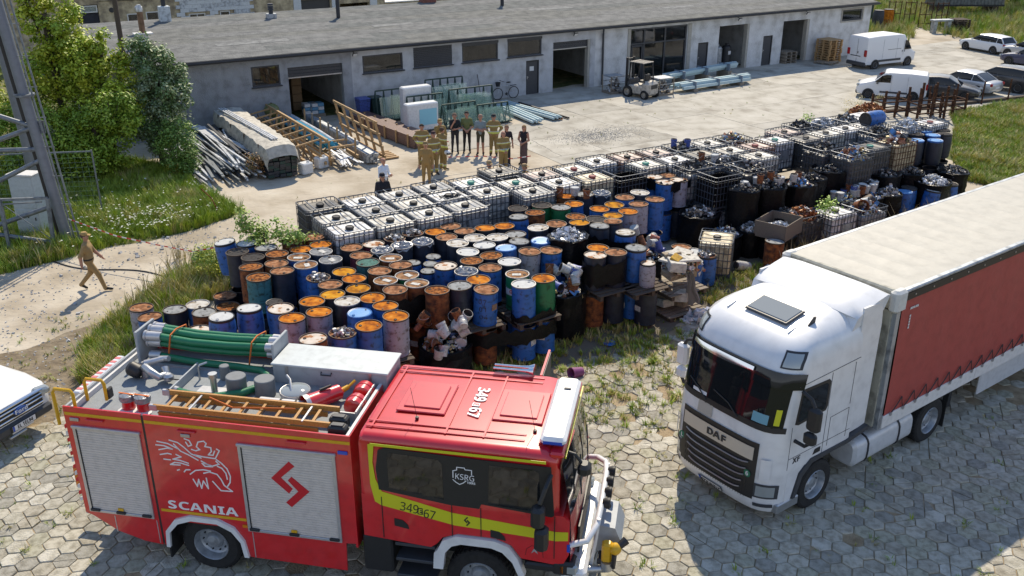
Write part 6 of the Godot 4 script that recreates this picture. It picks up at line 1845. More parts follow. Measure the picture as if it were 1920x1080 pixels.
	for q in [[-0.62, 0.04], [-0.2, 0.0]]:
		obj(MB.new().bar(V(1.5, 3.06 + q[1], q[0]), V(4.5, 3.06 + q[1], q[0]), 0.04, 0.09), "rail", M.ladder_wood, la)
		obj(MB.new().bar(V(1.6, 2.96 + q[1], q[0] + 0.03), V(4.3, 2.96 + q[1], q[0] + 0.03), 0.04, 0.08), "rail", M.ladder_wood, la)
		obj(MB.new().box(V(1.5, 3.05 + q[1], q[0]), V(0.14, 0.11, 0.055), 0.01), "end_cap", M.alu, la)
	for k in 9:
		obj(MB.new().bar(V(1.72 + k * 0.31, 3.09, -0.62), V(1.72 + k * 0.31, 3.07, -0.2), 0.045, 0.03), "rung", M.ladder_wood, la)
		obj(MB.new().bar(V(1.82 + k * 0.28, 2.97, -0.6), V(1.82 + k * 0.28, 2.95, -0.2), 0.04, 0.03), "rung", M.wood_grey, la)
	for x in [2.15, 4.05]:
		obj(MB.new().bar(V(x, 3.12, -0.65), V(x, 3.1, -0.16), 0.03, 0.02), "brace", M.alu, la)
	obj(MB.new().tube([V(2.3, 3.12, -0.55), V(2.8, 3.1, -0.35), V(3.3, 3.12, -0.4), V(3.8, 3.1, -0.5)], 0.014, 5), "orange_strap", M.strap_orange, la)
	# dome lamp, silver tube, red blower, red cases
	var dm := part(t, "search_light")
	obj(MB.new().lathe([[0.2, 2.86], [0.24, 2.95], [0.26, 3.02], [0.25, 3.06], [0.15, 3.04]], 24, V(3.52, 0, -1.15)), "reflector_bowl", M.alu, dm)
	obj(MB.new().lathe([[0.24, 3.062], [0.2, 3.09], [0.08, 3.11]], 24, V(3.52, 0, -1.15)), "lens", mat("lens_clear", lin(0.35, 0.38, 0.38), 0.06, 0.3), dm)
	obj(MB.new().tube([V(3.3, 3.2, -1.35), V(3.4, 3.18, -1.25), V(3.5, 3.1, -1.05), V(3.52, 2.98, -0.9)], 0.022, 8), "arm", M.steel, dm)
	var st := thing("silver_tube", "silver cylindrical tube with black bands lying on deck", "cylinder", at, -0.188)
	obj(MB.new().cyl(V(3.05, 2.97, -0.82), V(3.8, 2.97, -0.82), 0.085, -1, 18), "shell", M.alu, st)
	for x in [3.4, 3.66]:
		obj(MB.new().cyl(V(x, 2.97, -0.82), V(x + 0.03, 2.97, -0.82), 0.095, -1, 18), "band", M.black_plastic, st)
	obj(MB.new().box(V(3.3, 2.88, -0.82), V(0.1, 0.05, 0.14)).box(V(3.7, 2.88, -0.82), V(0.1, 0.05, 0.14)).box(V(3.5, 2.865, -0.82), V(0.5, 0.02, 0.1)), "cradle", M.dark_steel, st)
	var bl := thing("red_foam_nozzle", "large red foam nozzle with yellow valve and orange straps", "foam nozzle", at, -0.188)
	obj(MB.new().at(Transform3D(Basis.from_euler(V(0, 0.9, 0)), V(4.05, 3.02, -1.05))).cyl(V(-0.34, 0, 0), V(0.3, 0, 0), 0.15, 0.13, 20, false).cyl(V(0.3, 0, 0), V(0.36, 0, 0), 0.13, 0.06, 16), "barrel", R, bl)
	obj(MB.new().at(Transform3D(Basis.from_euler(V(0, 0.9, 0)), V(4.05, 3.02, -1.05))).cyl(V(-0.36, 0, 0), V(-0.28, 0, 0), 0.165, 0.16, 20, false).cyl(V(-0.2, 0, 0), V(-0.19, 0, 0), 0.14, -1, 16), "muzzle", M.alu, bl)
	obj(MB.new().at(Transform3D(Basis.from_euler(V(0, 0.9, 0)), V(4.05, 3.02, -1.05))).cyl(V(0.34, 0, 0), V(0.48, 0.03, 0), 0.05, 0.04, 12).cyl(V(0.46, 0.02, 0), V(0.62, 0.1, 0), 0.022, -1, 8), "valve", M.signal_yellow, bl)
	obj(MB.new().at(Transform3D(Basis.from_euler(V(0, 0.9, 0)), V(4.05, 3.02, -1.05))).bar(V(-0.05, 0.16, 0), V(0.15, 0.18, 0.02), 0.03, 0.04), "handle", M.black_plastic, bl)
	for k in 2:
		var rc := thing("red_case", "rounded red case in an open grey tray by the cab", "case", at, -0.188, "two red cases on the deck")
		obj(MB.new().at(T(V(4.62, 2.98, -1.0 - k * 0.42), PI / 2, 0, 0)).lathe([[0.1, -0.15], [0.16, -0.12], [0.17, 0.0], [0.16, 0.12], [0.1, 0.15]], 18), "shell", R, rc)
		obj(MB.new().at(T(V(4.62, 2.98, -1.0 - k * 0.42), PI / 2, 0, 0)).lathe([[0.172, -0.012], [0.178, 0.0], [0.172, 0.012]], 18, V(0, 0, 0), false, false), "seam", M.logo_red, rc)
	obj(MB.new().box(V(4.76, 2.96, -1.1), V(0.02, 0.24, 0.95)).box(V(4.6, 2.93, -0.68), V(0.3, 0.18, 0.02)), "tray_wall", M.alu, t)
	for q in [[4.55, -0.45], [4.62, -0.2]]:
		var k := thing("black_case", "small black equipment case at the front deck corner", "case", at, -0.188, "black cases on the deck")
		obj(MB.new().box(V(q[0], 2.98, q[1]), V(0.3, 0.2, 0.18), 0.03), "shell", M.black_plastic, k)
		obj(MB.new().box(V(q[0], 3.09, q[1]), V(0.2, 0.02, 0.1), 0.006), "lid", M.anthracite, k)
	# ---- cab
	var cab := part(t, "cab")
	var rings := []
	for q in [[5.0, 0.02, 3.03], [5.06, 0.0, 3.06], [7.6, 0.0, 3.08], [7.9, 0.02, 3.05], [8.05, 0.06, 2.97], [8.12, 0.12, 2.86]]:
		var z0: float = -q[1]
		var z1: float = -2.5 + q[1]
		var top: float = q[2]
		rings.append(PackedVector3Array([V(q[0], 1.95, z0), V(q[0], top - 0.14, z0 - 0.02), V(q[0], top - 0.05, z0 - 0.06), V(q[0], top, z0 - 0.16), V(q[0], top + 0.015, -1.25), V(q[0], top, z1 + 0.16), V(q[0], top - 0.05, z1 + 0.06), V(q[0], top - 0.14, z1 + 0.02), V(q[0], 1.95, z1)]))
	for k in rings:
		k.reverse()
	obj(MB.new().loft(rings), "upper_shell", R, cab, 45.0)
	var low := [[5.0, 1.2], [6.1, 1.12], [6.2, 1.2], [6.3, 1.34], [6.55, 1.44], [7.15, 1.44], [7.4, 1.34], [7.55, 1.12], [8.05, 1.08], [8.22, 1.12], [8.3, 1.3], [8.3, 1.9], [8.2, 2.0], [5.0, 2.0]]
	plate(cab, low, -2.48, -0.001, "lower_shell", R)
	obj(MB.new().box(V(6.7, 0.95, -1.25), V(3.2, 0.5, 1.3)), "floor_pan", M.black_plastic, cab)
	# window bands, panes
	for z in [0.0, -2.5]:
		var s := 1.0 if z > -1 else -1.0
		var za: float = z + s * 0.001
		var zb: float = z + s * 0.014
		plate(cab, [[5.3, 2.12], [6.44, 1.98], [6.9, 1.97], [6.93, 2.06], [8.02, 1.97], [8.06, 2.0], [8.0, 2.86], [6.92, 2.86], [5.42, 2.89], [5.32, 2.84], [5.27, 2.5]], za, zb, "window_band", M.black_plastic)
		plate(cab, [[5.47, 2.18], [6.34, 2.07], [6.33, 2.72], [6.27, 2.79], [5.5, 2.82], [5.46, 2.78]], zb, zb + s * 0.004, "side_pane", M.glass_dark)
		plate(cab, [[7.04, 2.08], [7.86, 2.03], [7.82, 2.74], [7.75, 2.79], [7.06, 2.79]], zb, zb + s * 0.004, "side_pane", M.glass_dark)
	var stripe := [[5.16, 2.92], [5.26, 2.95], [5.22, 2.6], [5.25, 2.3], [5.34, 2.08], [6.47, 1.83], [8.09, 1.7], [8.28, 1.72], [8.28, 1.56], [8.09, 1.53], [6.5, 1.6], [5.32, 1.82], [5.22, 1.88], [5.16, 2.2]]
	plate(cab, stripe, 0.0, 0.004, "yellow_stripe", M.lime_yellow)
	obj(MB.new().bar(V(5.2, 2.925, 0.004), V(7.92, 2.925, 0.004), 0.006, 0.045, V(0, 1, 0)), "yellow_stripe", M.lime_yellow, cab)
	for x in [5.33, 6.46, 6.92, 8.07]:
		obj(MB.new().bar(V(x, 1.2 if x != 6.92 else 1.45, 0.004), V(x, 1.98, 0.004), 0.012, 0.012), "door_gap", M.black_plastic, cab)
	text("349", 0.16, 0.004, M.black_plastic, cab, T(V(5.78, 1.83, 0.006), 0, 0, -0.13), "lettering", 400, 0.85)
	obj(MB.new().box(V(5.95, 1.79, 0.006), V(0.085, 0.12, 0.004)), "letter_frame", M.black_plastic, cab)
	text("E", 0.085, 0.004, M.lime_yellow, cab, T(V(5.95, 1.79, 0.009), 0, 0, -0.13), "lettering", 700)
	text("67", 0.16, 0.004, M.black_plastic, cab, T(V(6.1, 1.75, 0.006), 0, 0, -0.13), "lettering", 400, 0.85)
	for s in CHEVRON:
		var pl := []
		for q in s:
			pl.append([6.7 + (q[0] - 3.82) * 0.17, 1.7 + (q[1] - 2.0) * 0.2])
		plate(cab, pl, 0.004, 0.008, "chevron_logo", M.black_plastic)
	for x in [5.52, 7.07]:
		plate(cab, [[x, 1.46], [x + 0.24, 1.42], [x + 0.22, 1.5], [x + 0.14, 1.58], [x, 1.6]], 0.002, 0.008, "door_handle_recess", M.black_plastic)
	# crest with letters between the windows
	var cr := part(cab, "rescue_crest")
	for s in [[[6.5, 2.5], [6.5, 2.62], [6.56, 2.64], [6.56, 2.69], [6.68, 2.69], [6.69, 2.66], [6.79, 2.66], [6.79, 2.58]], [[6.5, 2.46], [6.54, 2.42], [6.6, 2.385], [6.66, 2.42], [6.7, 2.46]]]:
		for pl in Geometry2D.offset_polyline(P2(s), 0.007):
			if not Geometry2D.is_polygon_clockwise(pl):
				obj(MB.new().prism(pl, 0.0145, 0.0175), "outline", M.letter_white, cr)
	text("KSRG", 0.1, 0.003, M.letter_white, cr, T(V(6.68, 2.52, 0.0165), 0, 0, -0.05), "lettering", 500, 0.95)
	text("1995", 0.04, 0.003, M.letter_white, cr, T(V(6.78, 2.43, 0.0165), 0, 0, -0.05), "lettering", 600, 1.1)
	var bd := part(cab, "round_crest")
	for pl in Geometry2D.offset_polyline(P2([[7.62, 1.2], [7.64, 1.32], [7.72, 1.39], [7.82, 1.38], [7.89, 1.3], [7.9, 1.19]]), 0.004):
		if not Geometry2D.is_polygon_clockwise(pl):
			obj(MB.new().prism(pl, 0.0, 0.003), "ring", mat("crest_dark", lin(0.16, 0.01, 0.012), 0.5), bd)
	plate(bd, [[7.71, 1.24], [7.76, 1.29], [7.82, 1.24], [7.79, 1.31], [7.765, 1.35], [7.74, 1.31]], 0.0, 0.004, "helmet_mark", M.galvanised)
	# front
	var fr := part(t, "cab_front")
	var ws := MB.new()
	var wr := []
	for q in [[8.285, 1.98, 0.06], [8.22, 2.4, 0.09], [8.13, 2.84, 0.12]]:
		var ring := PackedVector3Array()
		for j in 11:
			var f := j / 10.0
			ring.push_back(V(q[0] + 0.07 * sin(PI * f) + 0.012, q[1], lerpf(-q[2], -2.5 + q[2], f)))
		wr.append(ring)
	obj(ws.loft(wr, false, false, false), "windscreen", M.glass_dark, fr)
	wr = []
	for q in [[8.31, 1.1, 0.03], [8.33, 1.5, 0.03], [8.3, 1.97, 0.06]]:
		var ring := PackedVector3Array()
		for j in 11:
			var f := j / 10.0
			ring.push_back(V(q[0] + 0.06 * pow(sin(PI * f), 0.6), q[1], lerpf(-q[2], -2.5 + q[2], f)))
		wr.append(ring)
	obj(MB.new().loft(wr, false, false, false), "front_panel", R, fr)
	obj(MB.new().box(V(8.4, 1.3, -1.25), V(0.03, 0.5, 1.7)), "grille", M.black_plastic, fr)
	obj(MB.new().box(V(8.06, 2.99, -1.25), V(0.22, 0.1, 2.3), 0.03), "visor", R, fr)
	obj(MB.new().box(V(8.19, 2.95, -1.25), V(0.02, 0.03, 2.2)), "yellow_line", M.lime_yellow, fr)
	for k in 2:
		obj(MB.new().bar(V(8.4, 2.02, -0.6 - k * 0.9), V(8.33, 2.55, -0.9 - k * 0.9), 0.02, 0.02), "wiper", M.black_plastic, fr)
	obj(MB.new().box(V(8.38, 0.8, -1.25), V(0.4, 0.42, 2.5), 0.06), "bumper", M.white_gloss, fr)
	for z in [-0.14, -2.36]:
		obj(MB.new().box(V(8.22, 1.0, z), V(0.36, 0.26, 0.3), 0.04), "headlamp_housing", M.black_plastic, fr)
		obj(MB.new().box(V(8.34, 1.0, z + (0.02 if z > -1 else -0.02)), V(0.2, 0.2, 0.27), 0.04), "headlamp", M.lens_clear, fr)
		obj(MB.new().box(V(8.19, 1.0, z + (0.1 if z > -1 else -0.1)), V(0.09, 0.17, 0.1), 0.02), "indicator", M.amber_lens, fr)
	obj(MB.new().box(V(8.29, 1.42, 0.0), V(0.05, 0.14, 0.03), 0.006), "corner_flash", M.blue_lens, fr)
	# bull bar, winch cover, yellow front monitor
	var bb := part(t, "bull_bar")
	obj(MB.new().tube([V(8.3, 1.45, -0.05), V(8.55, 1.5, -0.12), V(8.68, 1.62, -0.4), V(8.7, 1.7, -0.8), V(8.7, 1.72, -1.7), V(8.66, 1.65, -2.1), V(8.5, 1.55, -2.38), V(8.35, 1.5, -2.45)], 0.05, 12), "top_tube", M.white_gloss, bb)
	for z in [-0.45, -0.75, -1.7, -2.0]:
		obj(MB.new().tube([V(8.7, 1.7, z), V(8.66, 1.2, z), V(8.6, 0.75, z)], 0.03, 8), "upright", M.white_gloss, bb)
	for z in [-0.85, -1.15, -1.45, -1.75]:
		obj(MB.new().at(T(V(8.8, 1.72, z), 0, 0, -PI / 2)).lathe([[0.06, -0.08], [0.09, -0.02], [0.095, 0.03], [0.08, 0.04]], 14), "spot_lamp", M.black_plastic, bb)
	var wn := part(t, "winch")
	plate(wn, [[8.62, 0.95], [9.0, 0.95], [9.06, 1.15], [8.95, 1.42], [8.62, 1.46]], -1.35, -0.62, "winch_cover", M.box_grey)
	obj(MB.new().cyl(V(8.78, 1.44, -1.15), V(8.78, 1.462, -1.15), 0.06, -1, 14), "cover_port", M.black_plastic, wn)
	obj(MB.new().box(V(8.85, 0.9, -0.55), V(0.3, 0.12, 0.3), 0.02), "winch_frame", M.dark_steel, wn)
	var ym := part(t, "front_monitor")
	obj(MB.new().box(V(8.85, 1.12, -0.42), V(0.16, 0.36, 0.16), 0.03), "monitor_body", M.signal_yellow, ym)
	obj(MB.new().sphere(V(8.98, 1.2, -0.4), V(0.1, 0.1, 0.1), 14, 8), "ball_joint", M.signal_yellow, ym)
	obj(MB.new().cyl(V(9.02, 1.22, -0.42), V(9.14, 1.3, -0.52), 0.055, 0.07, 14), "nozzle", M.black_plastic, ym)
	obj(MB.new().cyl(V(8.86, 0.8, -0.4), V(8.86, 0.95, -0.4), 0.1, -1, 14).cyl(V(8.55, 0.78, -0.35), V(8.88, 0.78, -0.42), 0.06, -1, 12), "supply_pipe", M.steel, ym)
	obj(MB.new().box(V(8.97, 1.0, -0.34), V(0.06, 0.28, 0.08), 0.02), "cable_guard", M.black_plastic, ym)
	# mirrors
	for s in [[0.0, 1.0], [-2.5, -1.0]]:
		var mr := part(t, "mirror")
		obj(MB.new().box(V(7.86, 2.2, s[0] + s[1] * 0.33), V(0.2, 0.36, 0.24), 0.05), "upper_shell", M.black_plastic, mr)
		obj(MB.new().box(V(7.92, 1.82, s[0] + s[1] * 0.34), V(0.2, 0.4, 0.24), 0.05), "lower_shell", M.black_plastic, mr)
		obj(MB.new().tube([V(8.0, 2.72, s[0]), V(7.95, 2.62, s[0] + s[1] * 0.22), V(7.88, 2.4, s[0] + s[1] * 0.3)], 0.035, 8), "arm", M.black_plastic, mr)
	obj(MB.new().box(V(8.45, 2.62, -0.42), V(0.2, 0.2, 0.26), 0.05), "front_mirror", M.black_plastic, t)
	obj(MB.new().tube([V(8.12, 2.88, -0.45), V(8.3, 2.85, -0.43), V(8.4, 2.72, -0.42)], 0.025, 6), "mirror_arm", M.black_plastic, t)
	# open far door seen beyond the roof
	var fd := part(t, "far_door")
	plate(fd, [[7.42, 1.2], [7.46, 1.2], [7.46, 3.0], [7.42, 3.0]], -3.5, -2.52, "door_leaf", R)
	obj(MB.new().box(V(7.47, 2.1, -3.0), V(0.012, 1.75, 0.9)), "door_lining", M.anthracite, fd)
	# cab roof furniture
	var rf := part(t, "cab_roof")
	for x in [5.42, 6.98]:
		obj(MB.new().box(V(x + 0.36, 3.1, -1.25), V(0.8, 0.03, 0.98), 0.014), "hatch_frame", R, rf)
		obj(MB.new().box(V(x + 0.36, 3.125, -1.25), V(0.6, 0.03, 0.76), 0.014), "roof_hatch", R, rf)
	for z in [-0.28, -0.44, -2.08, -2.24]:
		obj(MB.new().box(V(6.3, 3.088, z), V(2.5, 0.014, 0.045), 0.006), "roof_rib", R, rf)
	for x in [5.15, 6.32, 6.92, 7.78]:
		obj(MB.new().box(V(x, 3.092, -1.25), V(0.03, 0.012, 2.0)), "roof_rib", R, rf)
	var ax := Transform3D(Basis.from_euler(V(-PI / 2, 0, 0)), Vector3.ZERO)
	for q in [["349", -1.5, 0.2], ["67", -0.93, 0.2]]:
		text(q[0], q[2], 0.006, M.letter_white, rf, Transform3D(Basis(V(0, 0, 1), V(1, 0, 0), V(0, 1, 0)), V(6.62, 3.103, q[1])), "lettering", 800, 1.0)
	obj(MB.new().box(V(6.6, 3.1, -1.17), V(0.12, 0.008, 0.1)), "letter_frame", M.letter_white, rf)
	text("E", 0.09, 0.004, R, rf, Transform3D(Basis(V(0, 0, 1), V(1, 0, 0), V(0, 1, 0)), V(6.6, 3.107, -1.17)), "lettering", 700)
	obj(MB.new().box(V(7.98, 3.14, -1.2), V(0.4, 0.14, 1.95), 0.05), "light_bar", M.white_gloss, rf)
	for z in [-0.27, -2.13]:
		obj(MB.new().box(V(7.98, 3.13, z), V(0.36, 0.12, 0.1), 0.04), "blue_beacon", M.blue_lens, rf)
	obj(MB.new().box(V(8.0, 3.22, -1.75), V(0.11, 0.02, 0.04)), "bar_badge", M.dark_steel, rf)
	for z in [-2.3, -2.42]:
		obj(MB.new().at(T(V(7.0, 3.18, z), 0, 0, -PI / 2)).lathe([[0.02, -0.35], [0.022, 0.1], [0.035, 0.24], [0.075, 0.34], [0.07, 0.345]], 14), "air_horn", M.chrome, rf)
	for q in [[5.78, -0.6], [7.66, -0.56]]:
		obj(MB.new().cyl(V(q[0], 3.08, q[1]), V(q[0], 3.12, q[1]), 0.03, -1, 8).cyl(V(q[0], 3.1, q[1]), V(q[0] - 0.1, 3.6, q[1] - 0.05), 0.004, -1, 5), "antenna", M.black_plastic, rf)
	# steps, battery box, front arch
	obj(MB.new().box(V(5.2, 0.82, -0.28), V(0.5, 0.7, 0.5), 0.03), "battery_box", M.black_plastic, t)
	for h in [0.45, 0.78, 1.08]:
		obj(MB.new().box(V(5.83, h, -0.2), V(0.66, 0.06, 0.36), 0.01), "step", M.anthracite, t)
	obj(MB.new().box(V(5.83, 0.85, -0.36), V(0.66, 0.75, 0.04)), "step_back", M.black_plastic, t)
	obj(MB.new().box(V(5.86, 0.93, -0.32), V(0.1, 0.04, 0.03)), "marker_lamp", M.amber_lens, t)
	plate(t, [[6.14, 0.75], [6.16, 1.05], [6.22, 1.12], [6.3, 1.3], [6.52, 1.42], [7.14, 1.42], [7.36, 1.34], [7.5, 1.14], [7.62, 0.8], [7.52, 0.8], [7.42, 1.05], [7.26, 1.22], [7.08, 1.28], [6.6, 1.28], [6.45, 1.22], [6.34, 1.08], [6.3, 0.75]], -0.1, 0.05, "front_wheel_arch", M.white_gloss)
	obj(MB.new().box(V(7.85, 0.98, -0.15), V(0.5, 0.14, 0.3), 0.03), "front_step", M.black_plastic, t)

# ---------------------------------------------------------------- lorry
func cab_front(h: float) -> float:
	var k := [[0.3, -3.04], [0.45, -3.12], [1.1, -3.13], [1.75, -3.1], [2.05, -3.06], [2.6, -2.96], [3.0, -2.86], [3.25, -2.76], [3.45, -2.6], [3.58, -2.36], [3.68, -2.0], [3.76, -1.55], [3.82, -1.05], [3.86, -0.95]]
	for i in k.size() - 1:
		if h <= k[i + 1][0]:
			return lerpf(k[i][1], k[i + 1][1], clampf((h - k[i][0]) / (k[i + 1][0] - k[i][0]), 0.0, 1.0))
	return k[-1][1]

func cab_inset(h: float) -> float:
	var k := [[0.3, 0.03], [1.0, 0.0], [2.9, 0.0], [3.3, 0.03], [3.5, 0.1], [3.62, 0.2], [3.72, 0.34], [3.8, 0.55], [3.86, 0.85]]
	for i in k.size() - 1:
		if h <= k[i + 1][0]:
			return lerpf(k[i][1], k[i + 1][1], clampf((h - k[i][0]) / (k[i + 1][0] - k[i][0]), 0.0, 1.0))
	return 0.85

func cab_pt(h: float, f: float, off := 0.0) -> Vector3:
	# f runs across the nose from the near side (0) to the far side (1)
	var q := absf(2.0 * f - 1.0)
	var ins := cab_inset(h)
	var z := lerpf(-0.03 - ins, -2.52 + ins, f)
	var x := cab_front(h) + 0.05 * q * q + 0.34 * pow(q, 7.0)
	var nx := -1.0 + 0.75 * pow(q, 7.0)
	var nz := (0.9 if f < 0.5 else -0.9) * pow(q, 6.0)
	return V(x + nx * off, h, z + nz * off)

func nose_patch(parent: Node, h0: float, h1: float, f0: float, f1: float, off: float, called: String, m: Material, hn := 4, fn := 12, sag := 0.0) -> void:
	var rings := []
	for i in hn + 1:
		var ring := PackedVector3Array()
		for j in fn + 1:
			var f := lerpf(f0, f1, float(j) / fn)
			var dip := sag * pow(absf(2.0 * float(j) / fn - 1.0), 2.0)
			ring.push_back(cab_pt(lerpf(h0 + (dip if i == 0 else 0.0), h1, float(i) / hn), f, off))
		rings.append(ring)
	obj(MB.new().loft(rings, false, false, false), called, m, parent)

func lorry() -> void:
	mat("curtain_red", lin(0.36, 0.06, 0.05), 0.6, 0.0, "light", 0.4, "ncoarse", 0.15)
	mat("tarp_cream", lin(0.47, 0.45, 0.39), 0.6, 0.0, "light", 0.3, "ncoarse", 0.12)
	mat("tarp_grey", lin(0.42, 0.41, 0.34), 0.65, 0.0, "grime", 0.7)
	mat("tank_white", lin(0.60, 0.62, 0.64), 0.35, 0.15, "light", 0.6)
	mat("sticker_green", lin(0.01, 0.16, 0.09), 0.5)
	var at := V(7.0386, 0, -15.6253)
	var W_: Material = M.white_gloss
	var t := thing("tractor_unit", "white high-roofed lorry tractor with black grille facing the camera", "lorry", at, 0.6369)
	var cab := part(t, "cab")
	var rings := []
	for h in [1.12, 1.5, 1.9, 2.3, 2.7, 2.95, 3.1, 3.25, 3.38, 3.48, 3.56, 3.63, 3.69, 3.74, 3.78, 3.82, 3.85]:
		var ring := PackedVector3Array()
		for j in 21:
			ring.push_back(cab_pt(h, j / 20.0))
		var ins := cab_inset(h)
		var xr := -0.86
		ring.push_back(V(xr, h, -2.52 + ins))
		ring.push_back(V(xr, h, -1.275))
		ring.push_back(V(xr, h, -0.03 - ins))
		rings.append(ring)
	obj(MB.new().loft(rings), "shell", W_, cab, 50.0)
	# bumper
	rings = []
	for h in [0.3, 0.36, 0.5, 0.8, 1.12]:
		var ring := PackedVector3Array()
		for j in 21:
			ring.push_back(cab_pt(h, j / 20.0))
		ring.push_back(V(-2.3 if h > 0.4 else -2.45, h, -2.5))
		ring.push_back(V(-2.3 if h > 0.4 else -2.45, h, -0.05))
		rings.append(ring)
	obj(MB.new().loft(rings), "bumper", W_, cab, 50.0)
	obj(MB.new().box(V(-1.7, 0.85, -1.275), V(1.2, 0.55, 1.5)), "underframe", M.black_plastic, cab)
	var fr := part(t, "cab_nose")
	nose_patch(fr, 2.06, 2.98, 0.035, 0.965, 0.008, "windscreen", M.glass_dark, 6, 18)
	nose_patch(fr, 1.97, 2.08, 0.02, 0.98, 0.012, "screen_border", M.black_plastic, 1, 18)
	nose_patch(fr, 2.8, 3.08, 0.0, 1.0, 0.05, "sun_visor", M.glass_dark, 3, 20)
	nose_patch(fr, 2.93, 3.05, 0.3, 0.88, 0.09, "visor_strip", M.chrome, 2, 12, 0.05)
	nose_patch(fr, 0.56, 1.72, 0.14, 0.86, 0.012, "grille_panel", M.black_plastic, 5, 14)
	nose_patch(fr, 1.36, 1.62, 0.17, 0.84, 0.03, "badge_bar", mat("badge_cream", lin(0.52, 0.49, 0.44), 0.35, 0.3), fr.get_child_count() and 2, 12)
	for k in 5:
		var pts := []
		for j in 15:
			var f := lerpf(0.2 + k * 0.012, 0.8 - k * 0.012, j / 14.0)
			pts.append(cab_pt(1.25 - k * 0.145 + 0.05 * pow(absf(j / 7.0 - 1.0), 6.0), f, 0.035))
		obj(MB.new().tube(pts, 0.014, 6), "grille_bar", M.steel, fr)
		var mesh_ := MB.new()
		for j in 26:
			var f := lerpf(0.2, 0.8, j / 25.0)
			mesh_.bar(cab_pt(1.22 - k * 0.145, f, 0.016), cab_pt(1.12 - k * 0.145, f + 0.008, 0.016), 0.006, 0.006)
		stuff(obj(mesh_, "grille_mesh", M.dark_steel, fr, 0.0))
	nose_patch(fr, 1.74, 1.98, 0.58, 0.72, 0.012, "blank_plate", mat("plate_beige", lin(0.42, 0.39, 0.34), 0.5), 1, 3)
	nose_patch(fr, 0.34, 0.45, 0.42, 0.64, 0.02, "number_plate", M.letter_white, 1, 4)
	nose_patch(fr, 0.34, 0.45, 0.62, 0.645, 0.023, "plate_band", M.blue_lens, 1, 1)
	nose_patch(fr, 0.335, 0.455, 0.41, 0.65, 0.016, "plate_holder", M.black_plastic, 1, 4)
	var nb := Basis(V(0, 0, 1), V(0, 1, 0), V(-1, 0, 0))
	text("WPR·8081P", 0.085, 0.004, M.black_plastic, fr, Transform3D(nb, cab_pt(0.395, 0.525, 0.026)), "lettering", 600, 0.8)
	for q in [["D", 0.565], ["A", 0.5], ["F", 0.435]]:
		text(q[0], 0.13, 0.012, M.dark_steel, fr, Transform3D(nb, cab_pt(1.49, q[1], 0.038)), "lettering", 800, 1.45)
	for q in [[0.075, 0], [0.925, 1]]:
		var f: float = q[0]
		nose_patch(fr, 0.62, 0.92, f - 0.065, f + 0.065, 0.012, "headlamp_frame", M.anthracite, 2, 6)
		nose_patch(fr, 0.66, 0.88, f - 0.05, f + 0.05, 0.02, "headlamp", M.lens_clear, 2, 6)
		nose_patch(fr, 0.42, 0.5, f - 0.05, f + 0.06, 0.012, "fog_lamp", M.anthracite, 1, 4)
		nose_patch(fr, 3.14, 3.42, f - 0.055, f + 0.06, 0.012, "roof_lamp_frame", M.dark_steel, 3, 6)
		nose_patch(fr, 3.17, 3.39, f - 0.042, f + 0.047, 0.02, "roof_lamp", M.lens_clear, 3, 6)
		nose_patch(fr, 1.02, 1.45, f - 0.02, f + 0.035, 0.05, "air_deflector", W_, 3, 4)
		var sp := cab_pt(1.06, 0.2 if f < 0.5 else 0.85, 0.014)
		var disc := MB.new().at(Transform3D(nb, sp)).cyl(V(0, 0, 0), V(0, 0, 0.006), 0.075, -1, 18)
		obj(disc, "sticker", M.sticker_green, fr)
		text("6" if f < 0.5 else "L", 0.085, 0.004, M.letter_white, fr, Transform3D(nb, sp + V(-0.009, 0, 0)), "lettering", 700)
	for k in 2:
		obj(MB.new().tube([cab_pt(2.03, 0.35 + k * 0.3, 0.03), cab_pt(2.2, 0.45 + k * 0.3, 0.03), cab_pt(2.3, 0.6 + k * 0.25, 0.03)], 0.012, 5), "wiper", M.black_plastic, fr)
	# things on the dashboard
	nose_patch(fr, 2.1, 2.28, 0.12, 0.24, 0.011, "blue_paper", mat("paper_blue", lin(0.16, 0.34, 0.42), 0.8), 2, 3)
	nose_patch(fr, 2.12, 2.42, 0.055, 0.085, 0.011, "yellow_vest", M.lime_yellow, 2, 2)
	nose_patch(fr, 2.1, 2.16, 0.66, 0.8, 0.011, "white_paper", M.letter_white, 1, 3)
	# sides
	for s in [[-0.03, 1.0], [-2.52, -1.0]]:
		var z: float = s[0]
		var o: float = s[1]
		plate(cab, [[-2.6, 2.12], [-2.5, 2.08], [-1.74, 2.12], [-1.7, 2.2], [-1.7, 2.7], [-1.76, 2.76], [-2.45, 2.78], [-2.52, 2.74]], z, z + o * 0.006, "door_glass_frame", M.black_plastic)
		plate(cab, [[-2.53, 2.17], [-2.48, 2.14], [-1.8, 2.17], [-1.77, 2.22], [-1.77, 2.66], [-1.82, 2.7], [-2.42, 2.72], [-2.47, 2.69]], z + o * 0.006, z + o * 0.01, "door_glass", M.glass_dark)
		for ln in [[[-2.66, 1.2], [-2.66, 2.08]], [[-1.68, 1.2], [-1.68, 2.86]], [[-2.6, 2.86], [-0.88, 2.92]], [[-1.55, 1.9], [-1.0, 1.92]], [[-1.0, 1.3], [-1.0, 1.92]], [[-1.55, 1.3], [-1.55, 1.9]], [[-1.0, 2.0], [-1.0, 2.86]], [[-2.66, 1.42], [-0.88, 1.42]]]:
			obj(MB.new().bar(V(ln[0][0], ln[0][1], z + o * 0.001), V(ln[1][0], ln[1][1], z + o * 0.001), 0.008, 0.008), "panel_seam", M.anthracite, cab)
		plate(cab, [[-1.95, 1.26], [-1.74, 1.26], [-1.74, 1.36], [-1.9, 1.36]], z, z + o * 0.008, "door_handle", M.black_plastic)
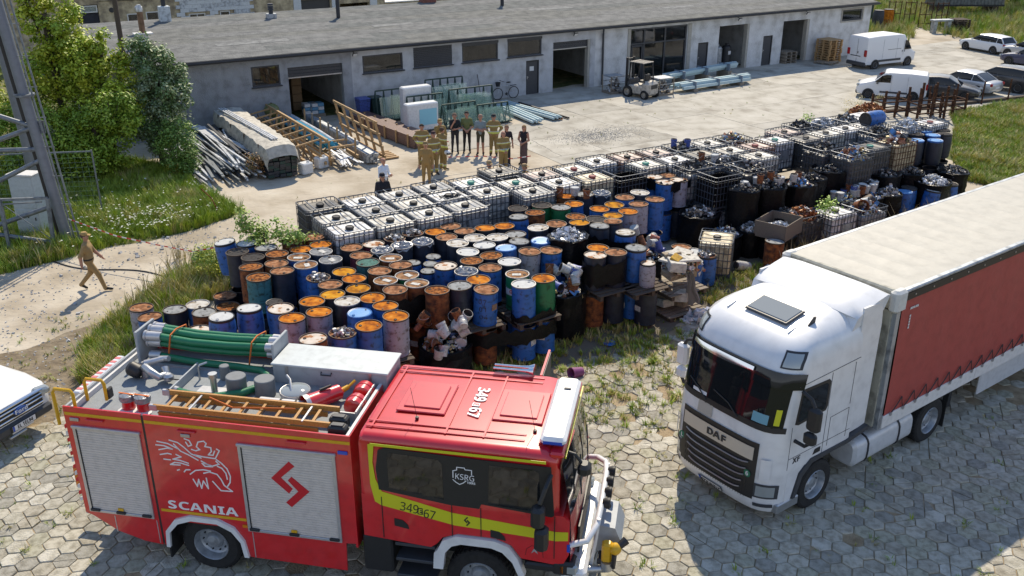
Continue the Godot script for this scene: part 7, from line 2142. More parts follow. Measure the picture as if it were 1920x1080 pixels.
		# wheel arch and lower side
		plate(cab, [[-2.42, 0.5], [-2.34, 0.5], [-2.2, 0.9], [-1.95, 1.1], [-1.45, 1.12], [-0.9, 1.12], [-0.3, 1.2], [-0.3, 1.3], [-0.95, 1.2], [-1.4, 1.2], [-2.0, 1.2], [-2.28, 1.0]], z - o * 0.3, z + o * 0.03, "wheel_arch", M.anthracite)
		plate(cab, [[-2.45, 0.5], [-2.3, 1.0], [-2.05, 1.19], [-2.62, 1.19], [-2.62, 0.5]], z - o * 0.05, z - o * 0.002, "lower_panel", W_)
		obj(MB.new().box(V(-2.5, 0.4, z - o * 0.16), V(0.6, 0.2, 0.34), 0.02), "entry_step", M.steel, cab)
		# side fairing behind the cab
		plate(cab, [[-0.9, 1.25], [-0.3, 1.28], [-0.28, 3.4], [-0.32, 3.72], [-0.45, 3.86], [-0.9, 3.86]], z - o * 0.1, z - o * 0.06, "side_fairing", W_)
		var mr := part(t, "mirror")
		obj(MB.new().box(V(-2.5, 2.33, z + o * 0.3), V(0.16, 0.46, 0.26), 0.05), "main_shell", M.black_plastic if o > 0 else W_, mr)
		obj(MB.new().box(V(-2.52, 1.95, z + o * 0.28), V(0.16, 0.24, 0.24), 0.05), "wide_shell", M.black_plastic if o > 0 else W_, mr)
		obj(MB.new().tube([V(-2.5, 2.75, z), V(-2.5, 2.68, z + o * 0.2), V(-2.5, 2.55, z + o * 0.28)], 0.035, 8).tube([V(-2.55, 1.78, z), V(-2.53, 1.76, z + o * 0.2), V(-2.52, 1.84, z + o * 0.27)], 0.035, 8), "arm", M.black_plastic, mr)
		# fuel tank with straps
		var tk := part(t, "fuel_tank")
		rings = []
		for x in [-0.5, -0.44, 1.42, 1.5]:
			var k := 0.06 if x < -0.45 or x > 1.45 else 0.0
			var ring := PackedVector3Array()
			for j in 20:
				var an := TAU * j / 20.0
				var c := cos(an)
				var sn := sin(an)
				ring.push_back(V(x, 0.62 + (0.3 - k) * signf(sn) * pow(absf(sn), 0.55), z - o * 0.33 + (0.32 - k) * signf(c) * pow(absf(c), 0.55)))
			rings.append(ring)
		obj(MB.new().loft(rings), "tank_shell", M.tank_white, tk, 40.0)
		for x in [-0.1, 0.95]:
			var pts := []
			for j in 21:
				var an := TAU * j / 20.0
				pts.append(V(x, 0.62 + 0.305 * signf(sin(an)) * pow(absf(sin(an)), 0.55), z - o * 0.33 + 0.325 * signf(cos(an)) * pow(absf(cos(an)), 0.55)))
			obj(MB.new().tube(pts, 0.022, 5), "tank_strap", M.dark_steel, tk)
		wheel(t, V(-1.71, 0.5, z - o * 0.16), 0.5, 0.3, o, M.wheel_grey)
		wheel(t, V(2.1, 0.5, z - o * 0.16), 0.5, 0.3, o, M.wheel_grey)
		wheel(t, V(2.1, 0.5, z - o * 0.5), 0.5, 0.3, o, M.wheel_grey, "inner_wheel")
		obj(MB.new().at(T(V(2.1, 0.5, z - o * 0.3), 0, 0, 0)).tube([V(-0.62, 0.1, 0), V(-0.55, 0.35, 0), V(-0.3, 0.56, 0), V(0, 0.62, 0), V(0.3, 0.56, 0), V(0.55, 0.35, 0), V(0.62, 0.1, 0), V(0.64, -0.3, 0)], 0.03, 4), "mudguard", M.black_plastic, t)
		obj(MB.new().box(V(2.76, 0.4, z - o * 0.32), V(0.02, 0.6, 0.55)), "mud_flap", M.rubber, t)
	text("XF", 0.11, 0.006, M.dark_steel, t, T(V(-2.42, 1.34, -0.026), 0, 0, 0), "lettering", 700, 1.2)
	obj(MB.new().box(V(0.9, 0.75, -1.275), V(4.2, 0.25, 0.9)), "chassis_frame", M.black_plastic, t)
	# roof: hatch, fin, spoiler
	var rf := part(t, "roof")
	obj(MB.new().at(T(V(-1.95, 3.715, -1.22), 0, 0, 0.21)).box(V(0, 0, 0), V(0.54, 0.05, 0.95), 0.02), "hatch_frame", M.anthracite, rf)
	obj(MB.new().at(T(V(-1.95, 3.735, -1.22), 0, 0, 0.21)).box(V(0, 0, 0), V(0.46, 0.04, 0.87), 0.012), "hatch_glass", mat("hatch_tint", lin(0.14, 0.175, 0.21), 0.75), rf)
	plate(rf, [[-1.95, 3.66], [-1.78, 3.66], [-1.76, 3.8], [-1.8, 3.8]], -0.5, -0.47, "aerial_fin", M.black_plastic)
	for z in [-0.62, -2.0]:
		obj(MB.new().at(T(V(-2.2, 3.62, z), 0, 0, 0.25)).box(V(0, 0, 0), V(0.24, 0.03, 0.03), 0.01), "roof_rib", W_, rf)
	rings = []
	for q in [[-1.15, 3.70, 3.79], [-0.95, 3.76, 3.9], [-0.6, 3.82, 3.99], [-0.3, 3.86, 4.05], [-0.22, 3.9, 4.03]]:
		var ring := PackedVector3Array()
		for j in 11:
			var f := j / 10.0
			var e := pow(absf(2 * f - 1), 4.0)
			ring.push_back(V(q[0] + 0.14 * e - 0.05, q[2] - 0.1 * e, lerpf(-0.1, -2.45, f)))
		for j in 11:
			var f := 1.0 - j / 10.0
			ring.push_back(V(q[0] - 0.02, q[1] - 0.25, lerpf(-0.12, -2.43, f)))
		rings.append(ring)
	obj(MB.new().loft(rings), "roof_spoiler", W_, rf, 50.0)
	# ---- trailer
	var tr := thing("curtain_trailer", "long trailer with brick-red curtain side and cream tarpaulin roof", "trailer", at, 0.6369)
	obj(MB.new().box(V(6.85, 1.12, -1.275), V(13.5, 0.16, 2.5)), "floor", M.wood_dark, tr)
	for s in [[0.0, 1.0], [-2.55, -1.0]]:
		var z: float = s[0]
		var o: float = s[1]
		for k in 4:
			obj(MB.new().box(V(0.12 + 1.7 + k * 3.375, 1.19, z + o * 0.002), V(3.36, 0.28, 0.05), 0.008), "side_rail", M.white_matt, tr)
		# curtain, gently billowed
		rings = []
		for i in 9:
			var h := lerpf(1.31, 3.76, i / 8.0)
			var ring := PackedVector3Array()
			for j in 91:
				var x := 0.16 + j * 0.148
				ring.push_back(V(x, h, z + o * (0.01 + 0.02 * sin(PI * i / 8.0) * (0.6 + 0.4 * sin(x * 2.3)) + 0.008 * sin(x * 7.0 + h))))
			rings.append(ring)
		obj(MB.new().loft(rings, false, false, false), "curtain", M.curtain_red, tr, 60.0)
		obj(MB.new().box(V(6.85, 3.83, z + o * 0.012), V(13.4, 0.15, 0.03)), "top_strip", M.black_plastic, tr)
		obj(MB.new().box(V(6.85, 3.94, z - o * 0.03), V(13.5, 0.07, 0.12), 0.02), "cant_rail", M.galvanised, tr)
		for k in 22:
			obj(MB.new().cyl(V(0.5 + k * 0.6, 3.83, z + o * 0.026), V(0.5 + k * 0.6, 3.83, z + o * 0.036), 0.018, -1, 8), "eyelet", M.steel, tr)
		if o > 0:
			for k in 30:
				var x := 0.35 + k * 0.42
				obj(MB.new().tube([V(x, 1.34, 0.045), V(x + 0.12, 1.44, 0.05), V(x + 0.3, 1.62, 0.05)], 0.012, 4).tube([V(x + 0.3, 1.62, 0.05), V(x + 0.34, 1.46, 0.05), V(x + 0.42, 1.35, 0.045)], 0.009, 4), "lashing", M.black_plastic, tr)
				obj(MB.new().box(V(x, 1.33, 0.05), V(0.05, 0.07, 0.02)), "buckle", M.steel, tr)
			for q in [[0.42, 3.56, 0.2, 0.03], [0.44, 3.4, 0.03, 0.24]]:
				for k in 5:
					obj(MB.new().box(V(q[0] + (k * 0.055 if q[2] > q[3] else 0.0), q[1] - (k * 0.06 if q[3] > q[2] else 0.0), 0.031), V(0.04, 0.045, 0.004)), "reflector", M.white_matt, tr)
		obj(MB.new().box(V(0.06, 2.5, z - o * 0.04), V(0.12, 2.85, 0.1)), "corner_post", M.galvanised, tr)
		obj(MB.new().box(V(0.07, 3.78, z - o * 0.05), V(0.34, 0.44, 0.2), 0.05), "corner_cap", mat("cap_white", lin(0.60, 0.60, 0.57), 0.6, 0.0, "light", 1.0), tr)
		for x in [8.3, 9.6, 10.9]:
			wheel(tr, V(x, 0.5, z - o * 0.2), 0.5, 0.36, o, M.wheel_grey)
		obj(MB.new().box(V(5.6, 0.78, z - o * 0.05), V(3.4, 0.55, 0.05), 0.02), "side_guard", M.tank_white, tr)
		obj(MB.new().box(V(3.6, 0.62, z - o * 0.5), V(0.12, 1.0, 0.12)), "landing_leg", M.dark_steel, tr)
	obj(MB.new().box(V(-0.02, 2.35, -1.275), V(0.05, 2.45, 2.4)), "front_wall", M.tarp_grey, tr)
	obj(MB.new().box(V(0.02, 3.79, -1.275), V(0.12, 0.4, 2.35), 0.03), "front_valance", M.tarp_grey, tr)
	for k in 8:
		obj(MB.new().cyl(V(-0.052, 3.62, -0.3 - k * 0.28), V(-0.062, 3.62, -0.3 - k * 0.28), 0.025, -1, 8), "eyelet", M.dark_steel, tr)
	for k in 23:
		var x0 := 0.05 + k * 0.588
		rings = []
		for i in 5:
			var ring := PackedVector3Array()
			for j in 9:
				ring.push_back(V(x0 + 0.588 * i / 4.0, 3.985 - 0.03 * sin(PI * i / 4.0) * sin(PI * j / 8.0) - (0.015 if j in [0, 8] else 0.0), lerpf(-0.06, -2.49, j / 8.0)))
			rings.append(ring)
		obj(MB.new().loft(rings, false, false, false), "roof_panel", M.tarp_cream, tr, 60.0)
	obj(MB.new().box(V(6.8, 0.85, -1.275), V(12.5, 0.3, 0.9)), "chassis_frame", M.black_plastic, tr)
	obj(MB.new().box(V(13.6, 2.5, -1.275), V(0.06, 2.8, 2.5)), "rear_doors", M.tarp_grey, tr)

# ---------------------------------------------------------------- cars
func car_ring(x: float, w: float, y0: float, y1: float, crown := 0.03) -> PackedVector3Array:
	var r := PackedVector3Array()
	var side := [[0.84, y0], [0.97, y0 + 0.06], [1.0, lerpf(y0, y1, 0.45)], [0.985, lerpf(y0, y1, 0.8)], [0.93, y1 - 0.02], [0.8, y1 + crown * 0.5], [0.4, y1 + crown]]
	for q in side:
		r.push_back(V(x, q[1], q[0] * w))
	for i in side.size():
		var q: Array = side[side.size() - 1 - i]
		r.push_back(V(x, q[1], -q[0] * w))
	r.reverse()
	return r

func car(called: String, label: String, cat: String, at: Vector3, turn: float, k: float, paint: Material, body: Array, house: Array, opt := {}) -> Node3D:
	# body: [x, half width, y0, y1]; house: [x, half width, y base, y roof]; +x is forward
	var t := thing(called, label, cat, at, turn, opt.get("group", ""))
	t.scale = Vector3.ONE * k
	var rings := []
	for q in body:
		rings.append(car_ring(q[0], q[1], q[2], q[3]))
	obj(MB.new().loft(rings), "body", paint, t, 50.0)
	var glass: Material = M.glass_dark
	rings = []
	for q in house:
		var w: float = q[1]
		var d: float = q[3] - q[2]
		rings.append(PackedVector3Array([V(q[0], q[2], w), V(q[0], q[2] + d * 0.55, w * 0.94), V(q[0], q[2] + d * 0.92, w * 0.84), V(q[0], q[3], w * 0.7), V(q[0], q[3], -w * 0.7), V(q[0], q[2] + d * 0.92, -w * 0.84), V(q[0], q[2] + d * 0.55, -w * 0.94), V(q[0], q[2], -w)]))
	for r in rings:
		r.reverse()
	obj(MB.new().loft(rings), "windows", paint if opt.has("van") else glass, t, 30.0)
	# painted roof and pillars over the glass
	var n := house.size()
	if not opt.has("van"):
		rings = []
		for i in range(1, n - 1):
			var q: Array = house[i]
			var w: float = q[1]
			var d: float = q[3] - q[2]
			rings.append(PackedVector3Array([V(q[0], q[2] + d * 0.87, w * 0.875), V(q[0], q[2] + d * 0.95, w * 0.84), V(q[0], q[3] + 0.018, w * 0.7), V(q[0], q[3] + 0.03, 0), V(q[0], q[3] + 0.018, -w * 0.7), V(q[0], q[2] + d * 0.95, -w * 0.84), V(q[0], q[2] + d * 0.87, -w * 0.875)]))
			rings[-1].reverse()
		obj(MB.new().loft(rings), "roof", paint, t, 40.0)
		for s in [-1, 1]:
			for i in [0, n - 2]:
				var a: Array = house[i]
				var b: Array = house[i + 1]
				obj(MB.new().bar(V(a[0], lerpf(a[2], a[3], 0.4 if i == 0 and a[3] - a[2] < 0.1 else 0.0), s * a[1]), V(b[0], b[3] - 0.02, s * b[1] * 0.82), 0.07, 0.07), "pillar", paint, t)
			for x in opt.get("pillars", []):
				obj(MB.new().bar(V(x, house[1][2], s * (house[1][1] + 0.012)), V(x - 0.03, house[1][3] - 0.06, s * house[1][1] * 0.875), 0.06, 0.03), "pillar", paint if opt.has("wagon") else M.black_plastic, t)
	var r: float = opt.get("r", 0.32)
	for x in opt.wheels:
		for s in [-1, 1]:
			var hw: float = body[int(body.size() / 2.0)][1]
			obj(MB.new().at(T(V(x, r, s * (hw - 0.06)), 0, 0, 0)).cyl(V(0, 0, -0.07), V(0, 0, 0.07), r * 1.16, -1, 24), "wheel_well", M.black_plastic, t)
			wheel(t, V(x, r, s * (hw - 0.085)), r, 0.21, s, opt.get("rim", M.steel))
	var xf: float = body[-1][0]
	var xr: float = body[0][0]
	var wf: float = body[-2][1]
	for s in [-1, 1]:
		obj(MB.new().at(T(V(body[-2][0] - 0.03, opt.get("lamp_y", 0.68), s * wf * 0.8), 0, s * 0.5, 0)).box(V(0.05, 0, 0), V(0.2, 0.15, 0.32), 0.04), "headlamp", M.lens_clear, t)
		obj(MB.new().at(T(V(body[1][0] + 0.02, opt.get("tail_y", 0.82), s * body[1][1] * 0.86), 0, -s * 0.3, 0)).box(V(-0.06, 0, 0), V(0.16, opt.get("tail_h", 0.18), 0.24), 0.03), "tail_lamp", M.tail_red, t)
		obj(MB.new().box(V(opt.get("mirror", 0.6), opt.get("mirror_y", 1.02), s * (body[3][1] + 0.1)), V(0.12, 0.14, 0.2), 0.04), "mirror", opt.get("mirror_m", paint), t)
	obj(MB.new().box(V(xr - 0.012, opt.get("plate_y", 0.6), 0), V(0.02, 0.11, 0.5)), "rear_plate", M.letter_white, t)
	obj(MB.new().box(V(xf + 0.01, 0.42, 0), V(0.02, 0.11, 0.5)), "front_plate", M.letter_white, t)
	return t

func sedan(called: String, label: String, at: Vector3, turn: float, k: float, paint: Material, wagon := false, suv := false) -> Node3D:
	var y := 0.12 if suv else 0.0
	var body := [[-2.3, 0.72, 0.42 + y, 0.82 + y], [-2.2, 0.84, 0.3 + y, 0.94 + y], [-1.7, 0.89, 0.22 + y, 0.97 + y], [-0.6, 0.9, 0.2 + y, 0.96 + y], [0.7, 0.9, 0.2 + y, 0.95 + y], [1.2, 0.89, 0.2 + y, 0.92 + y], [1.9, 0.85, 0.24 + y, 0.8 + y], [2.2, 0.74, 0.3 + y, 0.68 + y], [2.28, 0.6, 0.36 + y, 0.6 + y]]
	var house := [[-1.85, 0.72, 0.94 + y, 0.97 + y], [-1.05, 0.78, 0.94 + y, 1.38 + y], [-0.3, 0.8, 0.94 + y, 1.45 + y], [0.3, 0.8, 0.93 + y, 1.42 + y], [1.15, 0.76, 0.92 + y, 0.95 + y]]
	if wagon or suv:
		house = [[-2.2, 0.76, 0.94 + y, 1.0 + y], [-1.85, 0.78, 0.94 + y, 1.38 + y], [-0.8, 0.8, 0.94 + y, 1.46 + y], [0.3, 0.8, 0.93 + y, 1.43 + y], [1.15, 0.76, 0.92 + y, 0.95 + y]]
	return car(called, label, "car", at, turn, k, paint, body, house, {"wheels": [-1.38, 1.4], "r": 0.33 + y * 0.4, "pillars": [0.1, -0.85] if not wagon else [0.1, -0.85, -1.5], "wagon": wagon, "tail_y": 0.82 + y, "lamp_y": 0.66 + y, "mirror": 0.72})

func cars() -> void:
	mat("tail_red", lin(0.30, 0.012, 0.015), 0.2)
	mat("paint_white", lin(0.68, 0.69, 0.70), 0.25)
	mat("paint_silver", lin(0.50, 0.51, 0.52), 0.3, 0.5)
	mat("paint_black", lin(0.012, 0.013, 0.016), 0.15)
	mat("paint_navy", lin(0.015, 0.02, 0.07), 0.15)
	for m in ["paint_white", "paint_silver", "paint_black", "paint_navy"]:
		M[m].clearcoat_enabled = true
	# large panel van
	var b := [[-2.75, 0.93, 0.5, 2.3], [-2.7, 1.0, 0.35, 2.42], [-1.5, 1.02, 0.3, 2.48], [0.6, 1.02, 0.3, 2.48], [1.15, 1.01, 0.3, 2.4], [1.4, 0.99, 0.3, 2.05], [1.95, 0.95, 0.3, 1.35], [2.55, 0.88, 0.32, 1.05], [2.72, 0.74, 0.36, 0.8]]
	var v := car("panel_van", "large white panel van parked before the workshop end", "van", V(23.75, 0, -61.3), 0.469, 0.82, M.paint_white, b, [[0.9, 0.4, 2.4, 2.42], [0.8, 0.4, 2.4, 2.42]], {"wheels": [-1.75, 1.75], "r": 0.35, "van": true, "tail_y": 1.25, "tail_h": 0.5, "lamp_y": 0.95, "mirror": 1.55, "mirror_y": 1.45, "mirror_m": M.black_plastic, "plate_y": 0.9})
	for s in [-1, 1]:
		plate(v, [[1.15, 1.3], [1.95, 1.32], [1.5, 1.98], [1.2, 2.02]], s * 0.985, s * 1.012, "door_window", M.glass_dark)
		obj(MB.new().box(V(-0.3, 0.62, s * 1.022), V(2.4, 0.16, 0.03), 0.01), "rub_strip", M.anthracite, v)
		obj(MB.new().box(V(0.1, 1.42, s * 1.026), V(1.4, 0.03, 0.016)), "slide_rail", M.anthracite, v)
		for x in [0.35, -1.1, 1.08]:
			obj(MB.new().box(V(x, 1.45, s * 1.018), V(0.012, 1.6 if x < 1 else 1.0, 0.012)), "panel_seam", M.galvanised, v)
		for x in [0.95, 1.2]:
			obj(MB.new().box(V(x, 1.22, s * 1.03), V(0.06, 0.14, 0.02), 0.008), "door_handle", M.black_plastic, v)
	obj(MB.new().at(T(V(1.73, 1.72, 0), 0, 0, 0.9)).box(V(0, 0, 0), V(0.02, 0.85, 1.6)), "windscreen", M.glass_dark, v)
	obj(MB.new().box(V(-2.72, 0.42, 0), V(0.2, 0.3, 1.9), 0.05), "rear_bumper", M.anthracite, v)
	obj(MB.new().box(V(-2.76, 1.4, 0), V(0.012, 1.75, 0.015)).box(V(-2.765, 0.98, -0.1), V(0.02, 0.06, 1.0)), "rear_door_seam", M.anthracite, v)
	obj(MB.new().box(V(-2.77, 1.25, 0.1), V(0.02, 0.16, 0.08), 0.01), "rear_handle", M.black_plastic, v)
	# small van, nose to the stacks
	b = [[-2.1, 0.8, 0.42, 1.6], [-2.0, 0.9, 0.3, 1.74], [-1.0, 0.92, 0.24, 1.8], [0.3, 0.92, 0.22, 1.8], [0.55, 0.92, 0.22, 1.74], [1.15, 0.9, 0.24, 1.2], [1.7, 0.88, 0.24, 1.04], [2.1, 0.8, 0.28, 0.9], [2.25, 0.66, 0.34, 0.7]]
	v = car("small_van", "small white van parked behind the rusty racks", "van", V(20.75, 0, -51.4), 2.736, 0.82, M.paint_white, b, [[0.2, 0.3, 1.75, 1.78], [0.1, 0.3, 1.75, 1.78]], {"wheels": [-1.3, 1.45], "r": 0.32, "van": true, "tail_y": 1.0, "tail_h": 0.4, "lamp_y": 0.86, "mirror": 0.95, "mirror_y": 1.1, "mirror_m": M.black_plastic})
	for s in [-1, 1]:
		plate(v, [[0.15, 1.14], [1.12, 1.14], [0.72, 1.55], [0.45, 1.64], [0.15, 1.64]], s * 0.885, s * 0.925, "door_window", M.glass_dark)
		obj(MB.new().box(V(-0.1, 0.52, s * 0.918), V(1.7, 0.12, 0.03), 0.01), "rub_strip", M.anthracite, v)
		for x in [0.1, -0.9]:
			obj(MB.new().box(V(x, 1.05, s * 0.922), V(0.012, 1.1, 0.012)), "panel_seam", M.galvanised, v)
	obj(MB.new().at(T(V(0.86, 1.5, 0), 0, 0, 0.78)).box(V(0, 0, 0), V(0.02, 0.75, 1.5)), "windscreen", M.glass_dark, v)
	obj(MB.new().box(V(2.17, 0.42, 0), V(0.2, 0.3, 1.4), 0.06), "front_bumper", M.anthracite, v)
	sedan("parked_car", "black saloon car with its nose beside the small van", V(23.6, 0, -51.6), -0.5, 0.82, M.paint_black)
	sedan("parked_car", "silver saloon car with red tail lamps next to black saloon", V(25.5, 0, -53.2), 2.2, 0.82, M.paint_silver)
	sedan("parked_car", "black off-road car beyond the silver saloon", V(27.9, 0, -53.8), 2.3, 0.85, M.paint_black, true, true)
	sedan("parked_car", "white estate car parked at the edge of the meadow", V(33.1, 0, -66.9), 2.0, 0.82, M.paint_white, true)
	sedan("parked_car", "pale silver estate car behind the white estate", V(34.6, 0, -63.9), 2.1, 0.82, M.paint_silver, true)
	sedan("parked_car", "navy blue hatchback between silver estate and black off-roader", V(33.3, 0, -61.0), 2.2, 0.82, M.paint_navy, true)
	# white pickup in the near corner
	b = [[-2.65, 0.85, 0.6, 1.0], [-2.6, 0.92, 0.5, 1.1], [-1.4, 0.93, 0.45, 1.12], [0.0, 0.93, 0.42, 1.12], [0.9, 0.93, 0.42, 1.1], [1.3, 0.93, 0.42, 1.1], [2.0, 0.92, 0.45, 1.06], [2.45, 0.88, 0.45, 0.98], [2.62, 0.78, 0.45, 0.86], [2.68, 0.66, 0.5, 0.75]]
	var pk := car("pickup_truck", "white pickup with chrome grille entering beside the fire engine", "pickup", V(-12.78, 0, -17.85), -0.38, 1.05, M.paint_white, b, [[-1.35, 0.8, 1.08, 1.14], [-1.1, 0.82, 1.08, 1.7], [-0.2, 0.82, 1.08, 1.78], [0.35, 0.8, 1.08, 1.72], [1.2, 0.8, 1.06, 1.12]], {"wheels": [-1.6, 1.62], "r": 0.39, "lamp_y": 0.9, "mirror": 0.85, "mirror_y": 1.22, "mirror_m": M.chrome, "pillars": [-0.3]})
	obj(MB.new().box(V(2.66, 0.78, 0), V(0.1, 0.3, 1.15), 0.03), "grille", M.black_plastic, pk)
	for y in [0.7, 0.8, 0.88]:
		obj(MB.new().box(V(2.71, y, 0), V(0.04, 0.035, 1.1), 0.01), "grille_bar", M.chrome, pk)
	obj(MB.new().box(V(2.68, 0.95, 0), V(0.08, 0.05, 1.2), 0.015), "grille_edge", M.chrome, pk)
	var bd := MB.new().at(T(V(2.735, 0.8, 0), 0, PI / 2, 0))
	bd.x = bd.x * Transform3D(Basis.from_scale(V(1.5, 0.62, 1)), Vector3.ZERO)
	obj(bd.cyl(V(0, 0, -0.02), V(0, 0, 0.02), 0.11, -1, 20), "oval_badge", mat("badge_blue", lin(0.03, 0.1, 0.35), 0.3), pk)
	text("Ford", 0.08, 0.006, M.letter_white, pk, Transform3D(Basis(V(0, 0, -1), V(0, 1, 0), V(1, 0, 0)), V(2.757, 0.8, 0)), "lettering", 600, 1.3)
	obj(MB.new().box(V(2.66, 0.5, 0), V(0.16, 0.22, 1.5), 0.05), "lower_bumper", M.anthracite, pk)
	obj(MB.new().box(V(2.74, 0.5, 0), V(0.02, 0.13, 0.62)), "plate_holder", M.black_plastic, pk)
	obj(MB.new().box(V(2.752, 0.5, 0), V(0.008, 0.11, 0.54)), "number_plate", M.letter_white, pk)
	obj(MB.new().box(V(2.757, 0.5, 0.25), V(0.004, 0.11, 0.04)), "plate_band", M.blue_lens, pk)
	text("EL 1EL94", 0.08, 0.004, M.black_plastic, pk, Transform3D(Basis(V(0, 0, -1), V(0, 1, 0), V(1, 0, 0)), V(2.758, 0.5, -0.02)), "lettering", 600, 0.82)
	for z in [-0.74, 0.74]:
		obj(MB.new().at(T(V(2.5, 0.56, z), 0, -signf(z) * 0.6, 0)).box(V(0.04, 0, 0), V(0.1, 0.12, 0.24), 0.03), "fog_lamp", M.lens_clear, pk)
	obj(MB.new().box(V(2.7, 0.33, 0.15), V(0.08, 0.05, 0.4), 0.015), "tow_bracket", M.steel, pk)
	forklift()
	bicycle()

func forklift() -> void:
	mat("truck_cream", lin(0.46, 0.42, 0.36), 0.5, 0.0, "grime", 0.9)
	var t := thing("forklift", "cream forklift truck with overhead guard parked by the pallets", "forklift", V(6.95, 0, -51.75), 2.35)
	t.scale = Vector3.ONE * 0.9
	obj(MB.new().box(V(-0.85, 0.62, 0), V(0.65, 0.85, 1.05), 0.14), "counterweight", M.truck_cream, t)
	obj(MB.new().box(V(-0.1, 0.5, 0), V(1.1, 0.5, 1.0), 0.06), "chassis", M.truck_cream, t)
	obj(MB.new().box(V(-1.18, 0.75, 0), V(0.04, 0.24, 0.6), 0.01), "vent_grille", M.black_plastic, t)
	obj(MB.new().box(V(-0.35, 0.98, 0), V(0.5, 0.12, 0.5), 0.04), "seat", M.black_plastic, t)
	obj(MB.new().at(T(V(-0.6, 1.22, 0), 0, 0, 0.15)).box(V(0, 0, 0), V(0.12, 0.45, 0.48), 0.04), "backrest", M.black_plastic, t)
	obj(MB.new().box(V(0.42, 0.85, 0), V(0.2, 0.5, 0.9), 0.05), "dashboard", M.anthracite, t)
	var sw := []
	for k in 14:
		sw.append(V(0.18 + sin(TAU * k / 14) * 0.08, 1.2 + sin(TAU * k / 14) * 0.1, cos(TAU * k / 14) * 0.16))
	obj(MB.new().tube(sw, 0.014, 5, true).cyl(V(0.18, 1.2, 0), V(0.38, 1.0, 0), 0.02, -1, 6), "steering_wheel", M.black_plastic, t)
	for q in [[0.45, 0.45, 0.3, 2.1], [0.45, -0.45, 0.3, 2.1], [-0.75, 0.45, -0.6, 2.1], [-0.75, -0.45, -0.6, 2.1]]:
		obj(MB.new().bar(V(q[0], 0.95, q[1]), V(q[2], q[3], q[1]), 0.06, 0.06), "guard_post", M.black_plastic, t)
	for k in 7:
		obj(MB.new().box(V(-0.15, 2.12, -0.42 + k * 0.14), V(1.0, 0.04, 0.05)), "guard_bar", M.truck_cream, t)
	for x in [-0.63, 0.33]:
		obj(MB.new().box(V(x, 2.12, 0), V(0.06, 0.05, 0.98)), "guard_bar", M.truck_cream, t)
	for z in [-0.3, 0.3]:
		obj(MB.new().box(V(0.72, 1.2, z), V(0.14, 2.2, 0.1), 0.01), "mast_rail", M.black_plastic, t)
		obj(MB.new().box(V(1.3, 0.1, z * 0.8), V(1.0, 0.04, 0.12), 0.01), "fork", M.dark_steel, t)
	for h in [0.3, 1.2, 2.2]:
		obj(MB.new().box(V(0.72, h, 0), V(0.08, 0.1, 0.6)), "mast_crossbar", M.black_plastic, t)
	obj(MB.new().cyl(V(0.66, 0.3, 0), V(0.66, 2.0, 0), 0.05, -1, 10), "lift_cylinder", M.steel, t)
	for z in [-0.5, 0.5]:
		wheel(t, V(0.42, 0.34, z), 0.34, 0.24, signf(z), M.truck_cream)
		wheel(t, V(-0.85, 0.27, z), 0.27, 0.2, signf(z), M.truck_cream)

func bicycle() -> void:
	var t := thing("bicycle", "light bicycle with front basket leaning against the grey wall", "bicycle", yd(-0.6, 0.3), PHI)
	t.rotation.x = 0.0
	var fm := mat("bike_silver", lin(0.5, 0.52, 0.55), 0.35, 0.4)
	for x in [-0.48, 0.52]:
		var w := part(t, "bike_wheel")
		w.position = V(x, 0.33, 0)
		var pts := []
		for k in 24:
			pts.append(V(cos(TAU * k / 24) * 0.31, sin(TAU * k / 24) * 0.31, 0))
		obj(MB.new().tube(pts, 0.022, 6, true), "tyre", M.rubber, w)
		var sp := MB.new()
		for k in 12:
			sp.cyl(V(0, 0, 0), V(cos(TAU * k / 12) * 0.3, sin(TAU * k / 12) * 0.3, 0), 0.003, -1, 4, false)
		obj(sp, "spokes", M.steel, w)
	obj(MB.new().tube([V(0.52, 0.33, 0), V(0.05, 0.3, 0), V(0.17, 0.85, 0), V(0.5, 0.35, 0)], 0.016, 6).tube([V(0.05, 0.3, 0), V(-0.3, 0.75, 0), V(0.15, 0.72, 0)], 0.02, 6).tube([V(-0.48, 0.33, 0), V(-0.33, 0.7, 0), V(-0.27, 1.0, 0)], 0.018, 6), "frame", fm, t)
	obj(MB.new().tube([V(-0.22, 1.0, -0.27), V(-0.28, 1.02, -0.1), V(-0.28, 1.02, 0.1), V(-0.22, 1.0, 0.27)], 0.014, 6), "handlebar", M.black_plastic, t)
	obj(MB.new().sphere(V(0.2, 0.9, 0), V(0.14, 0.04, 0.08), 10, 6), "saddle", M.black_plastic, t)
	obj(MB.new().lathe([[0.1, 0.74], [0.15, 0.96], [0.14, 0.96], [0.09, 0.76]], 12, V(-0.46, 0, 0)), "basket", M.dark_steel, t)
	obj(MB.new().box(V(0.5, 0.72, 0), V(0.36, 0.02, 0.12)), "luggage_rack", M.dark_steel, t)
	obj(MB.new().cyl(V(0.05, 0.3, 0.03), V(0.05, 0.3, 0.05), 0.08, -1, 14).bar(V(0.05, 0.3, 0.06), V(0.12, 0.16, 0.1), 0.02, 0.02), "crank", M.dark_steel, t)

